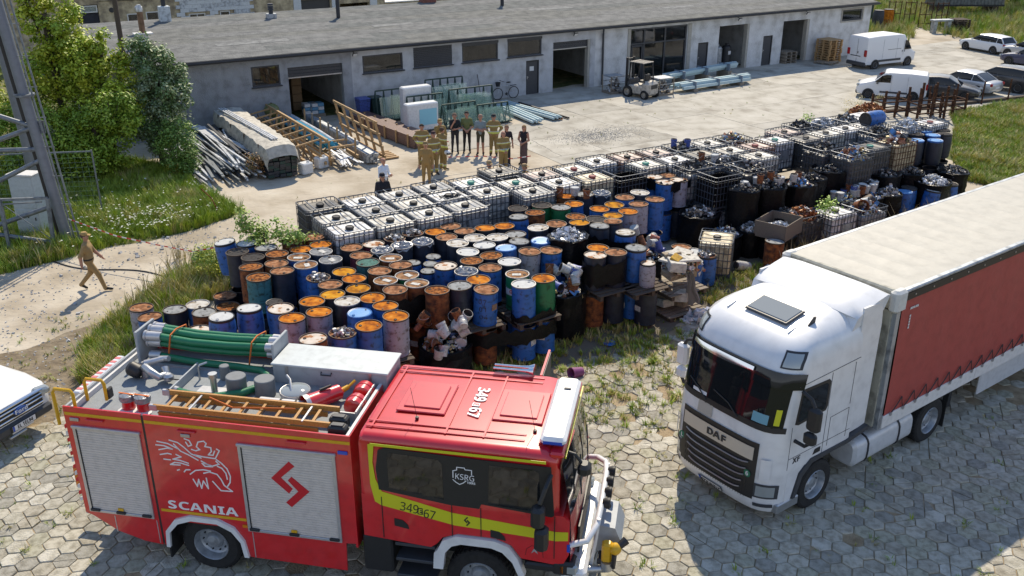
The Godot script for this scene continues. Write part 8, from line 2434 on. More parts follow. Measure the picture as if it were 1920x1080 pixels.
# ---------------------------------------------------------------- people
func net_body(bones: Array, cell: float, paint: Callable) -> MB:
	var lo := Vector3(9, 9, 9)
	var hi := -lo
	for q in bones:
		var r: float = maxf(q[2], q[3]) + 0.05
		lo = lo.min(q[0] - Vector3.ONE * r).min(q[1] - Vector3.ONE * r)
		hi = hi.max(q[0] + Vector3.ONE * r).max(q[1] + Vector3.ONE * r)
	var n := Vector3i(((hi - lo) / cell).ceil()) + Vector3i.ONE
	var f := PackedFloat32Array()
	f.resize(n.x * n.y * n.z)
	f.fill(1.0)
	var best := PackedFloat32Array(f)
	var id := PackedByteArray()
	id.resize(f.size())
	for bi in bones.size():
		var q: Array = bones[bi]
		var a: Vector3 = q[0]
		var d: Vector3 = q[1] - a
		var L := maxf(d.length_squared(), 1e-6)
		var r: float = maxf(q[2], q[3]) + 0.07
		var i0 := Vector3i(((a.min(q[1]) - Vector3.ONE * r - lo) / cell).floor()).clamp(Vector3i.ZERO, n - Vector3i.ONE)
		var i1 := Vector3i(((a.max(q[1]) + Vector3.ONE * r - lo) / cell).ceil()).clamp(Vector3i.ZERO, n - Vector3i.ONE)
		var sq: float = q[5] if q.size() > 5 else 1.0
		for z in range(i0.z, i1.z + 1):
			for y in range(i0.y, i1.y + 1):
				for x in range(i0.x, i1.x + 1):
					var p := lo + Vector3(x, y, z) * cell - a
					var h := clampf(p.dot(d) / L, 0.0, 1.0)
					var e := p - d * h
					e.z *= sq
					var v: float = e.length() - lerpf(q[2], q[3], h)
					var k := (z * n.y + y) * n.x + x
					if v < best[k]:
						best[k] = v
						id[k] = bi
					var m := maxf(0.035 - absf(f[k] - v), 0.0)
					f[k] = minf(f[k], v) - m * m / 0.14
	var b := MB.new()
	b.colored = true
	var idx := {}
	var vs := PackedVector3Array()
	var cs := PackedColorArray()
	var sx := 1
	var sy := n.x
	var sz := n.x * n.y
	var off := [0, sx, sy, sx + sy, sz, sz + sx, sz + sy, sz + sx + sy]
	for z in n.z - 1:
		for y in n.y - 1:
			for x in n.x - 1:
				var k := z * sz + y * sy + x
				var c := 0
				for j in 8:
					if f[k + off[j]] < 0.0:
						c += 1
				if c == 0 or c == 8:
					continue
				var s := Vector3.ZERO
				var w := 0
				for e in [[0, 1], [2, 3], [4, 5], [6, 7], [0, 2], [1, 3], [4, 6], [5, 7], [0, 4], [1, 5], [2, 6], [3, 7]]:
					var fa := f[k + off[e[0]]]
					var fb := f[k + off[e[1]]]
					if (fa < 0.0) != (fb < 0.0):
						var pa := Vector3(e[0] & 1, (e[0] >> 1) & 1, e[0] >> 2)
						var pb := Vector3(e[1] & 1, (e[1] >> 1) & 1, e[1] >> 2)
						s += pa.lerp(pb, fa / (fa - fb))
						w += 1
				idx[k] = vs.size()
				var pos := lo + (Vector3(x, y, z) + s / w) * cell
				vs.push_back(pos)
				cs.push_back(paint.call(bones[id[k]][4], pos))
	for k in idx:
		for ax in 3:
			var st: int = [sx, sy, sz][ax]
			var u: int = [sy, sz, sx][ax]
			var v: int = [sz, sx, sy][ax]
			if (f[k] < 0.0) == (f[k + st] < 0.0):
				continue
			if not (idx.has(k - u) and idx.has(k - v) and idx.has(k - u - v)):
				continue
			var q := [idx[k], idx[k - u], idx[k - u - v], idx[k - v]]
			if f[k] < 0.0:
				q.reverse()
			for tr in [[0, 1, 2], [0, 2, 3]]:
				for m in tr:
					b.p.push_back(vs[q[m]])
					b.c.push_back(cs[q[m]])
	return b

func person(label: String, at: Vector3, turn: float, c: Dictionary, pose := "down", opt := {}) -> Node3D:
	var t := thing("person", label, "person", at, turn)
	var skin: Color = c.get("skin", Color(0.42, 0.22, 0.15))
	var s: float = opt.get("h", 1.76) / 1.76
	var legs := [[V(0.09, 0.92, 0), V(0.1, 0.5, 0.02), V(0.11, 0.09, -0.02)], [V(-0.09, 0.92, 0), V(-0.11, 0.5, 0.02), V(-0.13, 0.09, -0.01)]]
	var toes := [V(0.13, 0.045, 0.15), V(-0.16, 0.045, 0.16)]
	var arms: Array = {"down": [[V(0.25, 1.13, -0.03), V(0.26, 0.88, 0.05)], [V(-0.25, 1.13, -0.03), V(-0.26, 0.88, 0.05)]], "cross": [[V(0.25, 1.14, 0.05), V(-0.06, 1.17, 0.2)], [V(-0.25, 1.14, 0.05), V(0.06, 1.13, 0.22)]], "clasp": [[V(0.25, 1.13, 0.02), V(0.045, 1.0, 0.2)], [V(-0.25, 1.13, 0.02), V(-0.045, 1.0, 0.2)]], "chin": [[V(0.24, 1.14, 0.1), V(0.0, 1.12, 0.22)], [V(-0.2, 1.13, 0.17), V(-0.04, 1.42, 0.2)]], "hips": [[V(0.34, 1.18, -0.08), V(0.18, 0.98, 0.05)], [V(-0.34, 1.18, -0.08), V(-0.18, 0.98, 0.05)]], "phone": [[V(0.24, 1.12, 0.04), V(0.12, 1.16, 0.27)], [V(-0.24, 1.12, 0.04), V(-0.05, 1.15, 0.28)]], "face": [[V(0.25, 1.13, 0.0), V(0.22, 0.9, 0.12)], [V(-0.27, 1.2, 0.14), V(-0.08, 1.55, 0.19)]], "walk": [[V(0.25, 1.14, 0.1), V(0.24, 0.95, 0.27)], [V(-0.24, 1.13, -0.14), V(-0.25, 0.9, -0.14)]]}[pose]
	if pose == "walk":
		legs = [[V(0.09, 0.92, 0), V(0.09, 0.52, -0.04), V(0.09, 0.16, -0.36)], [V(-0.09, 0.92, 0), V(-0.09, 0.52, 0.22), V(-0.1, 0.09, 0.34)]]
		toes = [V(0.1, 0.05, -0.22), V(-0.1, 0.06, 0.52)]
	var fat: float = opt.get("fat", 1.0)
	var bk: float = opt.get("bulk", 0.0)
	var bones := [[V(-0.07, 0.97, 0), V(0.07, 0.97, 0), 0.115 * fat + bk, 0.115 * fat + bk, "pants", 1.1], [V(0, 1.0, 0), V(0, 1.18, 0.005), 0.135 * fat + bk, 0.14 * fat + bk, "top", 1.15], [V(-0.07, 1.3, 0), V(0.07, 1.3, 0), 0.125 * fat + bk, 0.125 * fat + bk, "top", 1.12], [V(-0.15, 1.43, -0.005), V(0.15, 1.43, -0.005), 0.066 + bk, 0.066 + bk, "top", 1.0], [V(0, 1.44, 0), V(0, 1.56, 0.015), 0.055, 0.052, "skin", 1.0], [V(0, 1.66, 0.01), V(0, 1.675, -0.01), 0.092, 0.088, "skin", 1.0], [V(0, 1.6, 0.035), V(0, 1.61, 0.03), 0.062, 0.06, "skin", 1.0]]
	for i in 2:
		var l: Array = legs[i]
		bones.append([l[0], l[1], 0.085 + bk, 0.06 + bk, "thigh", 1.0])
		bones.append([l[1], l[2], 0.058 + bk, 0.042 + bk, "shin", 1.0])
		bones.append([l[2], toes[i], 0.045, 0.035, "shoe", 1.0])
		var a: Array = arms[i]
		var sh := V(0.185 if i == 0 else -0.185, 1.42, 0)
		bones.append([sh, a[0], 0.056 + bk * 0.8, 0.046 + bk * 0.8, "upper", 1.0])
		bones.append([a[0], a[1], 0.044 + bk * 0.8, 0.031 + bk * 0.6, "lower", 1.0])
		bones.append([a[1], a[1] + (a[1] - a[0]).normalized() * 0.075, 0.034, 0.03, "skin", 1.0])
	if c.has("skirt"):
		bones.append([V(0, 0.95, 0), V(0, 0.16, 0), 0.15, 0.17, "skirt", 1.0])
	var ff: bool = c.get("bands", false)
	var paint := func(part_: String, p: Vector3) -> Color:
		var k: Color
		match part_:
			"skin": k = skin
			"shoe": k = c.get("shoe", Color(0.02, 0.02, 0.02))
			"pants", "thigh": k = c.pants
			"shin": k = skin if c.has("shorts") and p.y < 0.56 else c.pants
			"lower": k = skin if c.has("short_sleeves") or c.has("bare_arms") else c.top
			"upper": k = skin if c.has("bare_arms") else c.top
			"skirt": k = c.skirt
			_: k = c.top
		if c.has("shorts") and part_ == "thigh" and p.y < 0.58:
			k = skin
		if ff and part_ in ["top", "upper", "lower", "shin", "pants"]:
			for h in [[1.03, 0.05], [1.3, 0.025], [0.24, 0.04]]:
				if absf(p.y - h[0]) < h[1]:
					k = Color(0.55, 0.58, 0.12) if p.y - h[0] < h[1] * 0.3 else Color(0.5, 0.52, 0.5)
		if c.has("belt") and part_ in ["pants", "top"] and absf(p.y - 1.0) < 0.022:
			k = Color(0.02, 0.02, 0.02)
		return k
	var b := net_body(bones, opt.get("cell", 0.027), paint)
	# face and fingers
	b.tint(skin)
	b.cyl(V(0, 1.665, 0.09), V(0, 1.63, 0.115), 0.008, 0.016, 6)
	for i in 2:
		b.sphere(V(0.093 * (1 if i == 0 else -1), 1.65, 0.0), V(0.014, 0.03, 0.02), 8, 5)
		var a: Array = arms[i]
		var d: Vector3 = (a[1] - a[0]).normalized()
		var sd := d.cross(V(0, 0, 1) if absf(d.z) < 0.8 else V(0, 1, 0)).normalized()
		var w: Vector3 = a[1] + d * 0.08
		for k in 4:
			var o := w + sd * (k - 1.5) * 0.019
			var len_: float = [0.062, 0.075, 0.07, 0.055][k]
			b.tube([o, o + d * len_ * 0.55, o + (d * 0.9 + V(0, 0, 0.35)).normalized() * len_], 0.0085, 5)
		b.tube([a[1] + sd * 0.03, a[1] + sd * 0.055 + d * 0.035, a[1] + sd * 0.058 + d * 0.068], 0.0095, 5)
	b.tint(Color(0.25, 0.09, 0.08)).box(V(0, 1.598, 0.094), V(0.045, 0.01, 0.012))
	b.tint(Color(0.03, 0.025, 0.02))
	for e in [-1, 1]:
		b.box(V(0.034 * e, 1.672, 0.088), V(0.024, 0.01, 0.014)).box(V(0.034 * e, 1.69, 0.088), V(0.036, 0.007, 0.014))
	obj(b, "body", M.cloth, t, 60.0)
	if c.has("hair"):
		var hb := MB.new().tint(c.hair)
		hb.sphere(V(0, 1.685, -0.014), V(0.101, 0.096, 0.104), 14, 9)
		if opt.has("long"):
			hb.cyl(V(0, 1.66, -0.06), V(0, 1.46, -0.07), 0.085, 0.07, 10)
		obj(hb, "hair", M.cloth, t)
	if c.has("cap"):
		var cb := MB.new().tint(c.cap)
		cb.lathe([[0.1, 1.695], [0.1, 1.74], [0.07, 1.785], [0.02, 1.795]], 14)
		cb.at(T(V(0, 1.7, 0.125), 0.25)).box(V(0, 0, 0), V(0.13, 0.012, 0.1), 0.004)
		obj(cb, "cap", M.cloth, t)
	t.scale = Vector3.ONE * s
	return t

func people() -> void:
	vmat("cloth", 0.85)
	var tan_ := Color(0.30, 0.19, 0.07)
	var turn := Color(0.25, 0.17, 0.06)
	var ffc := {"top": turn, "pants": turn, "bands": true, "hair": Color(0.03, 0.02, 0.015)}
	var dark := {"hair": Color(0.03, 0.02, 0.015)}
	person("firefighter in tan turnout gear facing us, arms at hips", V(-3.69, 0, -37.86), 0.1, ffc, "hips", {"bulk": 0.02})
	person("person in tan uniform and cap raising a hand to the face", V(-3.01, 0, -38.69), 0.3, {"top": turn, "pants": turn, "cap": tan_}, "face", {"bulk": 0.015})
	person("person in plain ochre uniform with cap standing before the firefighters", V(-3.29, 0, -35.0), 0.05, {"top": tan_, "pants": tan_, "cap": Color(0.26, 0.18, 0.08)}, "down", {"bulk": 0.008})
	person("firefighter in tan gear holding a dark bag, beside ochre uniform", V(-3.12, 0, -36.6), 0.5, {"top": turn, "pants": turn, "bands": true, "cap": Color(0.06, 0.03, 0.03)}, "clasp", {"bulk": 0.02})
	var hf := person("firefighter seen from behind holding a white helmet", V(-2.82, 0, -37.3), 2.3, {"top": turn, "pants": turn, "bands": true, "hair": Color(0.08, 0.05, 0.03)}, "down", {"bulk": 0.02})
	person("man in black polo shirt and dark jeans with hand at chin", V(-2.46, 0, -39.85), 0.1, {"top": Color(0.015, 0.016, 0.02), "pants": Color(0.02, 0.022, 0.03), "short_sleeves": true, "hair": Color(0.16, 0.1, 0.07)}, "chin")
	person("bearded man in olive green shirt and black trousers, hands clasped", V(-1.95, 0, -40.0), 0.05, {"top": Color(0.13, 0.15, 0.055), "pants": Color(0.012, 0.012, 0.014), "short_sleeves": true, "hair": Color(0.03, 0.02, 0.015)}, "clasp", {"h": 1.8})
	person("man in grey-blue shirt and brown shorts with arms crossed", V(-1.35, 0, -39.6), -0.1, {"top": Color(0.20, 0.25, 0.26), "pants": Color(0.06, 0.055, 0.035), "shorts": true, "short_sleeves": true, "hair": Color(0.3, 0.18, 0.13)}, "cross", {"fat": 1.08})
	person("firefighter with dark cap in tan gear beside the women", V(-0.78, 0, -39.5), 0.0, {"top": turn, "pants": turn, "bands": true, "cap": Color(0.02, 0.02, 0.025)}, "hips", {"bulk": 0.02, "h": 1.78})
	person("bald firefighter in tan gear nearest the tank rows", V(-0.35, 0, -36.7), 0.4, {"top": turn, "pants": turn, "bands": true}, "clasp", {"bulk": 0.02})
	person("woman in dark dotted dress half hidden by a firefighter", V(-0.22, 0, -38.1), 0.2, {"top": Color(0.02, 0.018, 0.025), "pants": Color(0.02, 0.018, 0.025), "skirt": Color(0.022, 0.02, 0.028), "short_sleeves": true, "hair": Color(0.25, 0.15, 0.08)}, "down", {"h": 1.66, "long": true, "fat": 0.92})
	person("woman in sleeveless black top and long brown skirt", V(0.49, 0, -38.1), -0.5, {"top": Color(0.015, 0.015, 0.017), "pants": Color(0.09, 0.06, 0.06), "skirt": Color(0.10, 0.065, 0.065), "bare_arms": true, "hair": Color(0.32, 0.19, 0.09)}, "clasp", {"h": 1.66, "long": true, "fat": 0.95})
	person("person in tan cap showing head above the black-topped tank", V(-0.81, 0, -32.3), 0.6, {"top": tan_, "pants": tan_, "cap": Color(0.33, 0.23, 0.11)}, "down", {"bulk": 0.01})
	person("person in tan gear bending behind the reddish tank", V(0.43, 0, -31.9), 1.2, {"top": turn, "pants": turn, "bands": true, "cap": Color(0.3, 0.2, 0.1)}, "clasp", {"bulk": 0.02})
	person("bald man in white shirt looking at a phone", V(-4.63, 0, -32.75), 0.9, {"top": Color(0.62, 0.68, 0.76), "pants": Color(0.02, 0.02, 0.03)}, "phone")
	person("man in black clothes and black cap behind the first tanks", V(-4.4, 0, -30.75), 0.4, {"top": Color(0.014, 0.015, 0.02), "pants": Color(0.015, 0.015, 0.018), "cap": Color(0.012, 0.014, 0.022)}, "clasp", {"bulk": 0.015})
	person("person in khaki shirt, trousers and cap striding along the track", V(-12.05, 0, -24.9), 1.72, {"top": Color(0.30, 0.20, 0.09), "pants": Color(0.30, 0.19, 0.075), "short_sleeves": true, "belt": true, "cap": Color(0.34, 0.22, 0.08), "hair": Color(0.07, 0.04, 0.03)}, "walk", {"cell": 0.02, "fat": 1.08, "bulk": 0.012})
	var hm := thing("white_helmet", "white helmet with black visor held by a firefighter", "helmet", V(-2.62, 0.78, -37.15), 0.5)
	obj(MB.new().sphere(V(0, 0, 0), V(0.13, 0.11, 0.16), 12, 8), "shell", M.white_gloss, hm)
	obj(MB.new().box(V(0, -0.03, 0.13), V(0.2, 0.08, 0.06), 0.02), "visor", M.black_plastic, hm)

# ---------------------------------------------------------------- building materials in the yard
func ybar(u0: float, v0: float, h0: float, u1: float, v1: float, h1: float, w: float, hh: float, called: String, label: String, cat: String, m: Material, group := "") -> void:
	tag(obj(MB.new().bar(yd(u0, v0, h0), yd(u1, v1, h1), w, hh), called, m), label, cat, group)

func stores() -> void:
	mat("pvc_white", lin(0.62, 0.64, 0.66), 0.4, 0.0, "grime", 1.0)
	mat("pvc_grey", lin(0.16, 0.18, 0.185), 0.45, 0.0, "light", 1.0)
	mat("pvc_dark", lin(0.03, 0.035, 0.045), 0.45, 0.0, "light", 1.0)
	mat("tarp_beige", lin(0.50, 0.47, 0.40), 0.75, 0.0, "grime", 0.8, "ncoarse", 0.5)
	mat("bag_blue", lin(0.22, 0.27, 0.33), 0.5, 0.0, "grime", 1.2, "ncoarse", 0.8)
	mat("film_cyan", lin(0.03, 0.33, 0.52), 0.3, 0.0, "light", 1.5, "ncoarse", 0.4)
	mat("film_pale", lin(0.42, 0.56, 0.60), 0.35, 0.0, "light", 0.8, "ncoarse", 0.2)
	mat("profile_brown", lin(0.16, 0.09, 0.075), 0.45, 0.0, "light", 1.0)
	mat("rack_green", lin(0.02, 0.05, 0.045), 0.5, 0.2)
	mat("wrap_white", lin(0.66, 0.68, 0.69), 0.4, 0.0, "light", 1.0, "ncoarse", 0.3)
	# loose window profiles in three heaps
	for q in [[-18.7, 16, "pvc_white", "white plastic window profile lying loose beside the shrub", 0.25], [-18.0, 26, "pvc_grey", "dark grey plastic profile in the heap before the gable", 0.5], [-17.1, 24, "pvc_white", "pale plastic profile slipping off the second heap", 0.75], [-16.75, 18, "pvc_dark", "near-black profile stacked beside the covered bundle", 0.8]]:
		for k in q[1]:
			var u: float = q[0] + rng.randf_range(-0.35, 0.35)
			var h := rng.randf_range(0.05, q[4])
			var v0 := rng.randf_range(1.2, 3.0)
			var v1 := rng.randf_range(6.6, 8.8)
			var sk := rng.randf_range(-0.4, 0.4)
			var m: String = q[2] if rng.randf() < 0.75 else ["pvc_grey", "pvc_white", "pvc_dark"][rng.randi() % 3]
			tag(obj(MB.new().bar(yd(u - sk, v0, h + rng.randf_range(-0.1, 0.25)), yd(u + sk, v1, h), rng.randf_range(0.05, 0.11), rng.randf_range(0.04, 0.07)), "profile", M[m]), q[3], "profile", "loose profiles: " + q[3])
	for k in 5:
		ybar(-17.6 + k * 0.09, 1.6, 0.85, -16.6 + k * 0.12, 6.4 + k * 0.2, 0.7, 0.12, 0.04, "profile", "long white strip lying on top of the profile heaps", "profile", M.pvc_white, "white strips on the heaps")
	# bags by the wall
	for q in [[-17.3, 1.6, 0.75, "crumpled grey-blue bulk bag with a dark hole by the wall"], [-16.3, 1.1, 0.6, "folded grey-blue bulk bag against the wall"], [-17.9, 2.3, 0.45, "small slumped grey-blue bag behind the profiles"]]:
		var t := thing("bulk_bag", q[3], "bag", yd(q[0], q[1]), PHI)
		var nz := FastNoiseLite.new()
		nz.frequency = 1.6
		nz.seed = int(q[0] * -10)
		var rings := []
		for i in 9:
			var f := i / 8.0
			var ring := PackedVector3Array()
			for j in 20:
				var an := -TAU * j / 20
				var r: float = q[2] * sqrt(maxf(1.0 - f * f * 0.9, 0.05)) * (1.0 + 0.35 * nz.get_noise_3d(cos(an) * 2, f * 3, sin(an) * 2))
				ring.push_back(V(cos(an) * r, f * q[2] * 0.95 + 0.12 * nz.get_noise_2d(an * 3, f * 9), sin(an) * r * 0.8))
			rings.append(ring)
		obj(MB.new().loft(rings, false, true), "sack", M.bag_blue, t, 25.0)
		obj(MB.new().tube([V(-0.2, q[2] * 0.9, 0), V(0, q[2] * 1.05, 0.1), V(0.25, q[2] * 0.85, 0.15)], 0.025, 5), "strap", M.bag_blue, t)
	# tarp-covered bundle
	var tb := thing("covered_bundle", "long profile bundle under a torn beige tarpaulin", "bundle", yd(-15.75, 4.9), PHI)
	for i in 9:
		for j in 5:
			obj(MB.new().box(V(-0.48 + j * 0.24, 0.15 + i * 0.13, 0), V(0.22, 0.115, 7.6 + rng.randf_range(-0.15, 0.2))), "profile", M.pvc_dark if (i + j) % 3 else M.rack_green, tb)
	for z in [-3, -1, 1, 3]:
		obj(MB.new().box(V(-0.64, 0.65, z), V(0.05, 1.3, 0.06)), "stake", M.wood_dark, tb)
		obj(MB.new().box(V(0.64, 0.65, z), V(0.05, 1.3, 0.06)), "stake", M.wood_dark, tb)
	var rings := []
	var nz2 := FastNoiseLite.new()
	nz2.frequency = 0.9
	for i in 27:
		var z := -3.9 + i * 0.3
		var ring := PackedVector3Array()
		for q in [[-0.7, 0.75], [-0.68, 1.05], [-0.6, 1.3], [-0.3, 1.37], [0.0, 1.38], [0.3, 1.37], [0.6, 1.3], [0.68, 1.05], [0.7, 0.65]]:
			var w := nz2.get_noise_2d(z * 2.0, q[0] * 3.0)
			ring.push_back(V(q[0] + 0.08 * w, q[1] + (0.22 * nz2.get_noise_2d(z * 3.0, 40.0) if absf(q[0]) > 0.69 else 0.05 * w), z))
		rings.append(ring)
	var endr := PackedVector3Array()
	for k in rings[-1]:
		endr.push_back(V(k.x * 0.95, k.y * 0.72, k.z + 0.22))
	rings.append(endr)
	obj(MB.new().loft(rings, false, false, false), "tarpaulin", M.tarp_beige, tb, 40.0)
	for k in 3:
		obj(MB.new().bar(V(-0.45 + k * 0.11, 1.45, -3.6), V(-0.05 + k * 0.1, 1.43, 3.0), 0.06, 0.05), "loose_strip", M.pvc_white, tb)
	# timber trestle rack
	var wr := thing("timber_rack", "long rack of crossed pale timber frames beside the covered bundle", "rack", yd(-14.2, 4.4), PHI)
	for i in 8:
		var z := -3.3 + i * 0.95
		obj(MB.new().bar(V(-0.65, 0.95, z), V(0.5, 1.15, z), 0.06, 0.06), "cross_beam", M.wood_new, wr)
		obj(MB.new().bar(V(0.45, 1.1, z), V(0.15, 0.0, z + 0.3), 0.07, 0.05), "brace", M.wood_new, wr)
		obj(MB.new().bar(V(-0.2, 0.95, z), V(0.2, 0.1, z - 0.2), 0.07, 0.05), "brace", M.wood_grey, wr)
		obj(MB.new().bar(V(-0.5, 0.0, z), V(-0.55, 0.95, z), 0.06, 0.06), "upright", M.wood_grey, wr)
	for q in [[0.42, 1.18], [0.3, 0.25], [-0.3, 0.2], [0.1, 0.6]]:
		obj(MB.new().bar(V(q[0], q[1], -3.9), V(q[0] + 0.1, q[1], 3.9), 0.09, 0.12), "long_beam", M.wood_new, wr)
	# cyan-wrapped pipes in a crate with uprights
	var cr := thing("pipe_crate", "wooden crate frame with upright posts holding cyan wrapped pipes", "crate", yd(-12.9, 4.6), PHI)
	for s in [-0.55, 0.55]:
		obj(MB.new().bar(V(s, 0.3, -3.2), V(s, 0.3, 3.6), 0.08, 0.14), "long_beam", M.wood_new, cr)
		for i in 7:
			obj(MB.new().bar(V(s, 0.0, -3.0 + i * 1.05), V(s * 1.06, 1.05, -3.0 + i * 1.05), 0.06, 0.07), "post", M.wood_grey if i % 2 else M.wood_new, cr)
	for i in 5:
		obj(MB.new().bar(V(-0.6, 0.2, -2.8 + i * 1.5), V(0.6, 0.2, -2.8 + i * 1.5), 0.08, 0.1), "cross_beam", M.wood_new, cr)
	for z in [2.3, 3.3]:
		obj(MB.new().bar(V(-0.6, 0.75, z), V(0.6, 0.75, z), 0.07, 0.07), "cross_beam", M.wood_new, cr)
	for i in 7:
		var u := -0.4 + (i % 4) * 0.2 + (0.1 if i > 3 else 0.0)
		var pp := tag(obj(MB.new().tube([V(u, 0.5 + (0.17 if i > 3 else 0.0), -3.4), V(u + 0.02, 0.52 + (0.17 if i > 3 else 0.0), 0), V(u, 0.5 + (0.17 if i > 3 else 0.0), 2.0 + 0.2 * (i % 3))], 0.1, 10), "wrapped_pipe", M.film_cyan if i != 6 else M.pvc_white), "cyan film-wrapped pipe lying in the wooden crate frame" if i != 6 else "single white pipe lying on top of the cyan pipes", "pipe", "cyan pipes" if i != 6 else "")
		pp.transform = cr.transform
	for i in 14:
		var sc := tag(obj(MB.new().bar(V(rng.randf_range(-0.4, 0.4), 0.3 + rng.randf() * 0.2, 2.6), V(rng.randf_range(-0.5, 0.5), 0.12 + rng.randf() * 0.15, 4.3), 0.09, 0.03), "offcut", M.pvc_white if i % 3 else M.wood_grey), "white offcut strip heaped at the near end of the pipe crate", "offcut", "offcuts before the crate")
		sc.transform = cr.transform
	var wb := thing("wrapped_beam", "long grey film-wrapped beam on edge beside the cyan pipes", "beam", yd(-11.95, 4.0), PHI)
	obj(MB.new().box(V(0, 0.45, 0), V(0.3, 0.4, 6.0), 0.04), "film_shell", M.galvanised, wb)
	for z in [-2, 0, 2]:
		obj(MB.new().box(V(0, 0.12, z), V(0.5, 0.22, 0.1)), "bearer", M.wood_grey, wb)
	for i in 12:
		var pf := tag(obj(MB.new().box(V(-0.35 + (i % 4) * 0.13, 0.16 + (i / 4) * 0.13, 3.9 + rng.randf_range(-0.1, 0.1)), V(0.12, 0.12, 3.2)), "metal_profile", M.galvanised), "grey metal profile in the small stack behind the new frame", "profile", "grey profiles by the frame")
		pf.transform = Transform3D(Basis.from_euler(V(0, PHI, 0)), yd(-11.75, 3.2))
	var af := thing("timber_trestle", "fresh orange timber A-frame with slatted foot standing upright", "frame", yd(-11.35, 5.7), PHI)
	for i in 6:
		var z := -2.3 + i * 0.92
		obj(MB.new().bar(V(0.25, 0.1, z), V(-0.1, 1.65, z), 0.07, 0.1), "upright", M.wood_new, af)
	for h in [0.12, 0.55, 1.1, 1.62]:
		obj(MB.new().bar(V(0.25 - h * 0.21, h, -2.5), V(0.25 - h * 0.21, h, 2.5), 0.06, 0.1), "rail", M.wood_new, af)
	for i in 5:
		obj(MB.new().box(V(0.3 + 0.0, 0.06, 1.5 + i * 0.26), V(1.0, 0.06, 0.14)), "foot_slat", M.wood_new, af)
	# brown profile pack
	var bp := thing("profile_pack", "long low pack of brown profiles held by pale wooden stakes", "pack", yd(-9.4, 4.4), PHI + 0.12)
	for i in 6:
		for j in 5:
			obj(MB.new().box(V(-0.3 + j * 0.12, 0.1 + i * 0.085, 0), V(0.11, 0.075, 5.8 + rng.randf_range(-0.1, 0.1))), "profile", M.profile_brown, bp)
	for i in 6:
		obj(MB.new().box(V(-0.39, 0.32, -2.5 + i * 1.0), V(0.05, 0.6, 0.09)), "stake", M.wood_new, bp)
		obj(MB.new().box(V(0.27, 0.32, -2.5 + i * 1.0), V(0.05, 0.6, 0.09)), "stake", M.wood_new, bp)
	var b2 := thing("profile_pack", "second brown profile pack lying behind the staked one", "pack", yd(-8.75, 3.3), PHI + 0.12)
	for j in 4:
		obj(MB.new().box(V(-0.2 + j * 0.12, 0.35, 0), V(0.11, 0.1, 5.0)), "profile", M.profile_brown, b2)
	for z in [-1.6, 0.2, 1.8]:
		obj(MB.new().box(V(0, 0.14, z), V(0.7, 0.28, 0.1)), "bearer", M.wood_grey, b2)
	# glass racks
	var gi := 0
	for q in [[-7.6, 1.6, 2.2, 1.5, "dark glass rack leaning panes near the wall"], [-6.9, 3.4, 1.9, 1.45, "tall dark glass rack behind the white wrapped crate"], [-4.9, 1.5, 2.1, 1.75, "highest dark glass rack against the facade"], [-4.5, 3.6, 2.4, 1.6, "wide dark glass rack with panes behind the onlookers"], [-5.6, 4.4, 1.8, 1.1, "low glass rack with bright greenish panes"], [-3.9, 4.7, 1.7, 0.95, "low glass rack at the right end of the panes"]]:
		var t := thing("glass_rack", q[4], "rack", yd(q[0], q[1]), PHI)
		var w: float = q[2]
		var h: float = q[3]
		for i in 6:
			obj(MB.new().bar(V(-w / 2 + i * w / 5, 0.12, 0.25), V(-w / 2 + i * w / 5, h, 0), 0.05, 0.05), "upright", M.rack_green, t)
			obj(MB.new().bar(V(-w / 2 + i * w / 5, 0.12, -0.25), V(-w / 2 + i * w / 5, h, 0), 0.05, 0.05), "upright", M.rack_green, t)
		obj(MB.new().bar(V(-w / 2, h, 0), V(w / 2, h, 0), 0.06, 0.06), "top_rail", M.rack_green, t)
		obj(MB.new().box(V(0, 0.1, 0), V(w, 0.06, 0.9)), "base_frame", M.rack_green, t)
		for k in 4:
			var g := tag(obj(MB.new().at(T(V(rng.randf_range(-0.4, 0.4), 0.14 + h * 0.38, 0.33 + k * 0.035), -0.15, 0, 0)).box(V(0, 0, 0), V(w * rng.randf_range(0.5, 0.85), h * rng.randf_range(0.6, 0.85), 0.008)), "glass_sheet", M.green_pane), "greenish glass pane leaning on a dark rack", "glass", "glass panes on racks")
			g.transform = t.transform
		gi += 1
	for q in [[-7.7, 4.6, 1.6, 1.3, "white film-wrapped glass crate with light blue sheet on its side"], [-7.2, 3.0, 1.5, 1.75, "taller white film-wrapped crate behind the first"]]:
		var t := thing("wrapped_crate", q[4], "crate", yd(q[0], q[1]), PHI)
		obj(MB.new().box(V(0, q[3] / 2 + 0.1, 0), V(q[2], q[3], 0.5), 0.05), "film_wrap", M.wrap_white, t)
		obj(MB.new().box(V(0, 0.06, 0), V(q[2] * 0.95, 0.1, 0.7)), "skid", M.dark_steel, t)
		if q[3] < 1.5:
			obj(MB.new().box(V(0.25, 0.75, 0.256), V(0.9, 0.75, 0.01)), "blue_sheet", mat("sheet_blue", lin(0.22, 0.5, 0.62), 0.4), t)
	for q in [[-8.95, 0.55, "blue wheeled bin with lid standing by the garage", "pail_blue"], [-8.3, 0.6, "dark green wheeled bin beside the blue one", "rack_green"]]:
		var t := thing("wheeled_bin", q[2], "bin", yd(q[0], q[1]), PHI)
		var r0 := PackedVector3Array([V(-0.22, 0.08, -0.25), V(0.22, 0.08, -0.25), V(0.22, 0.08, 0.22), V(-0.22, 0.08, 0.22)])
		var r1 := PackedVector3Array([V(-0.29, 0.95, -0.33), V(0.29, 0.95, -0.33), V(0.29, 0.95, 0.3), V(-0.29, 0.95, 0.3)])
		obj(MB.new().loft([r0, r1]), "tub", M[q[3]], t)
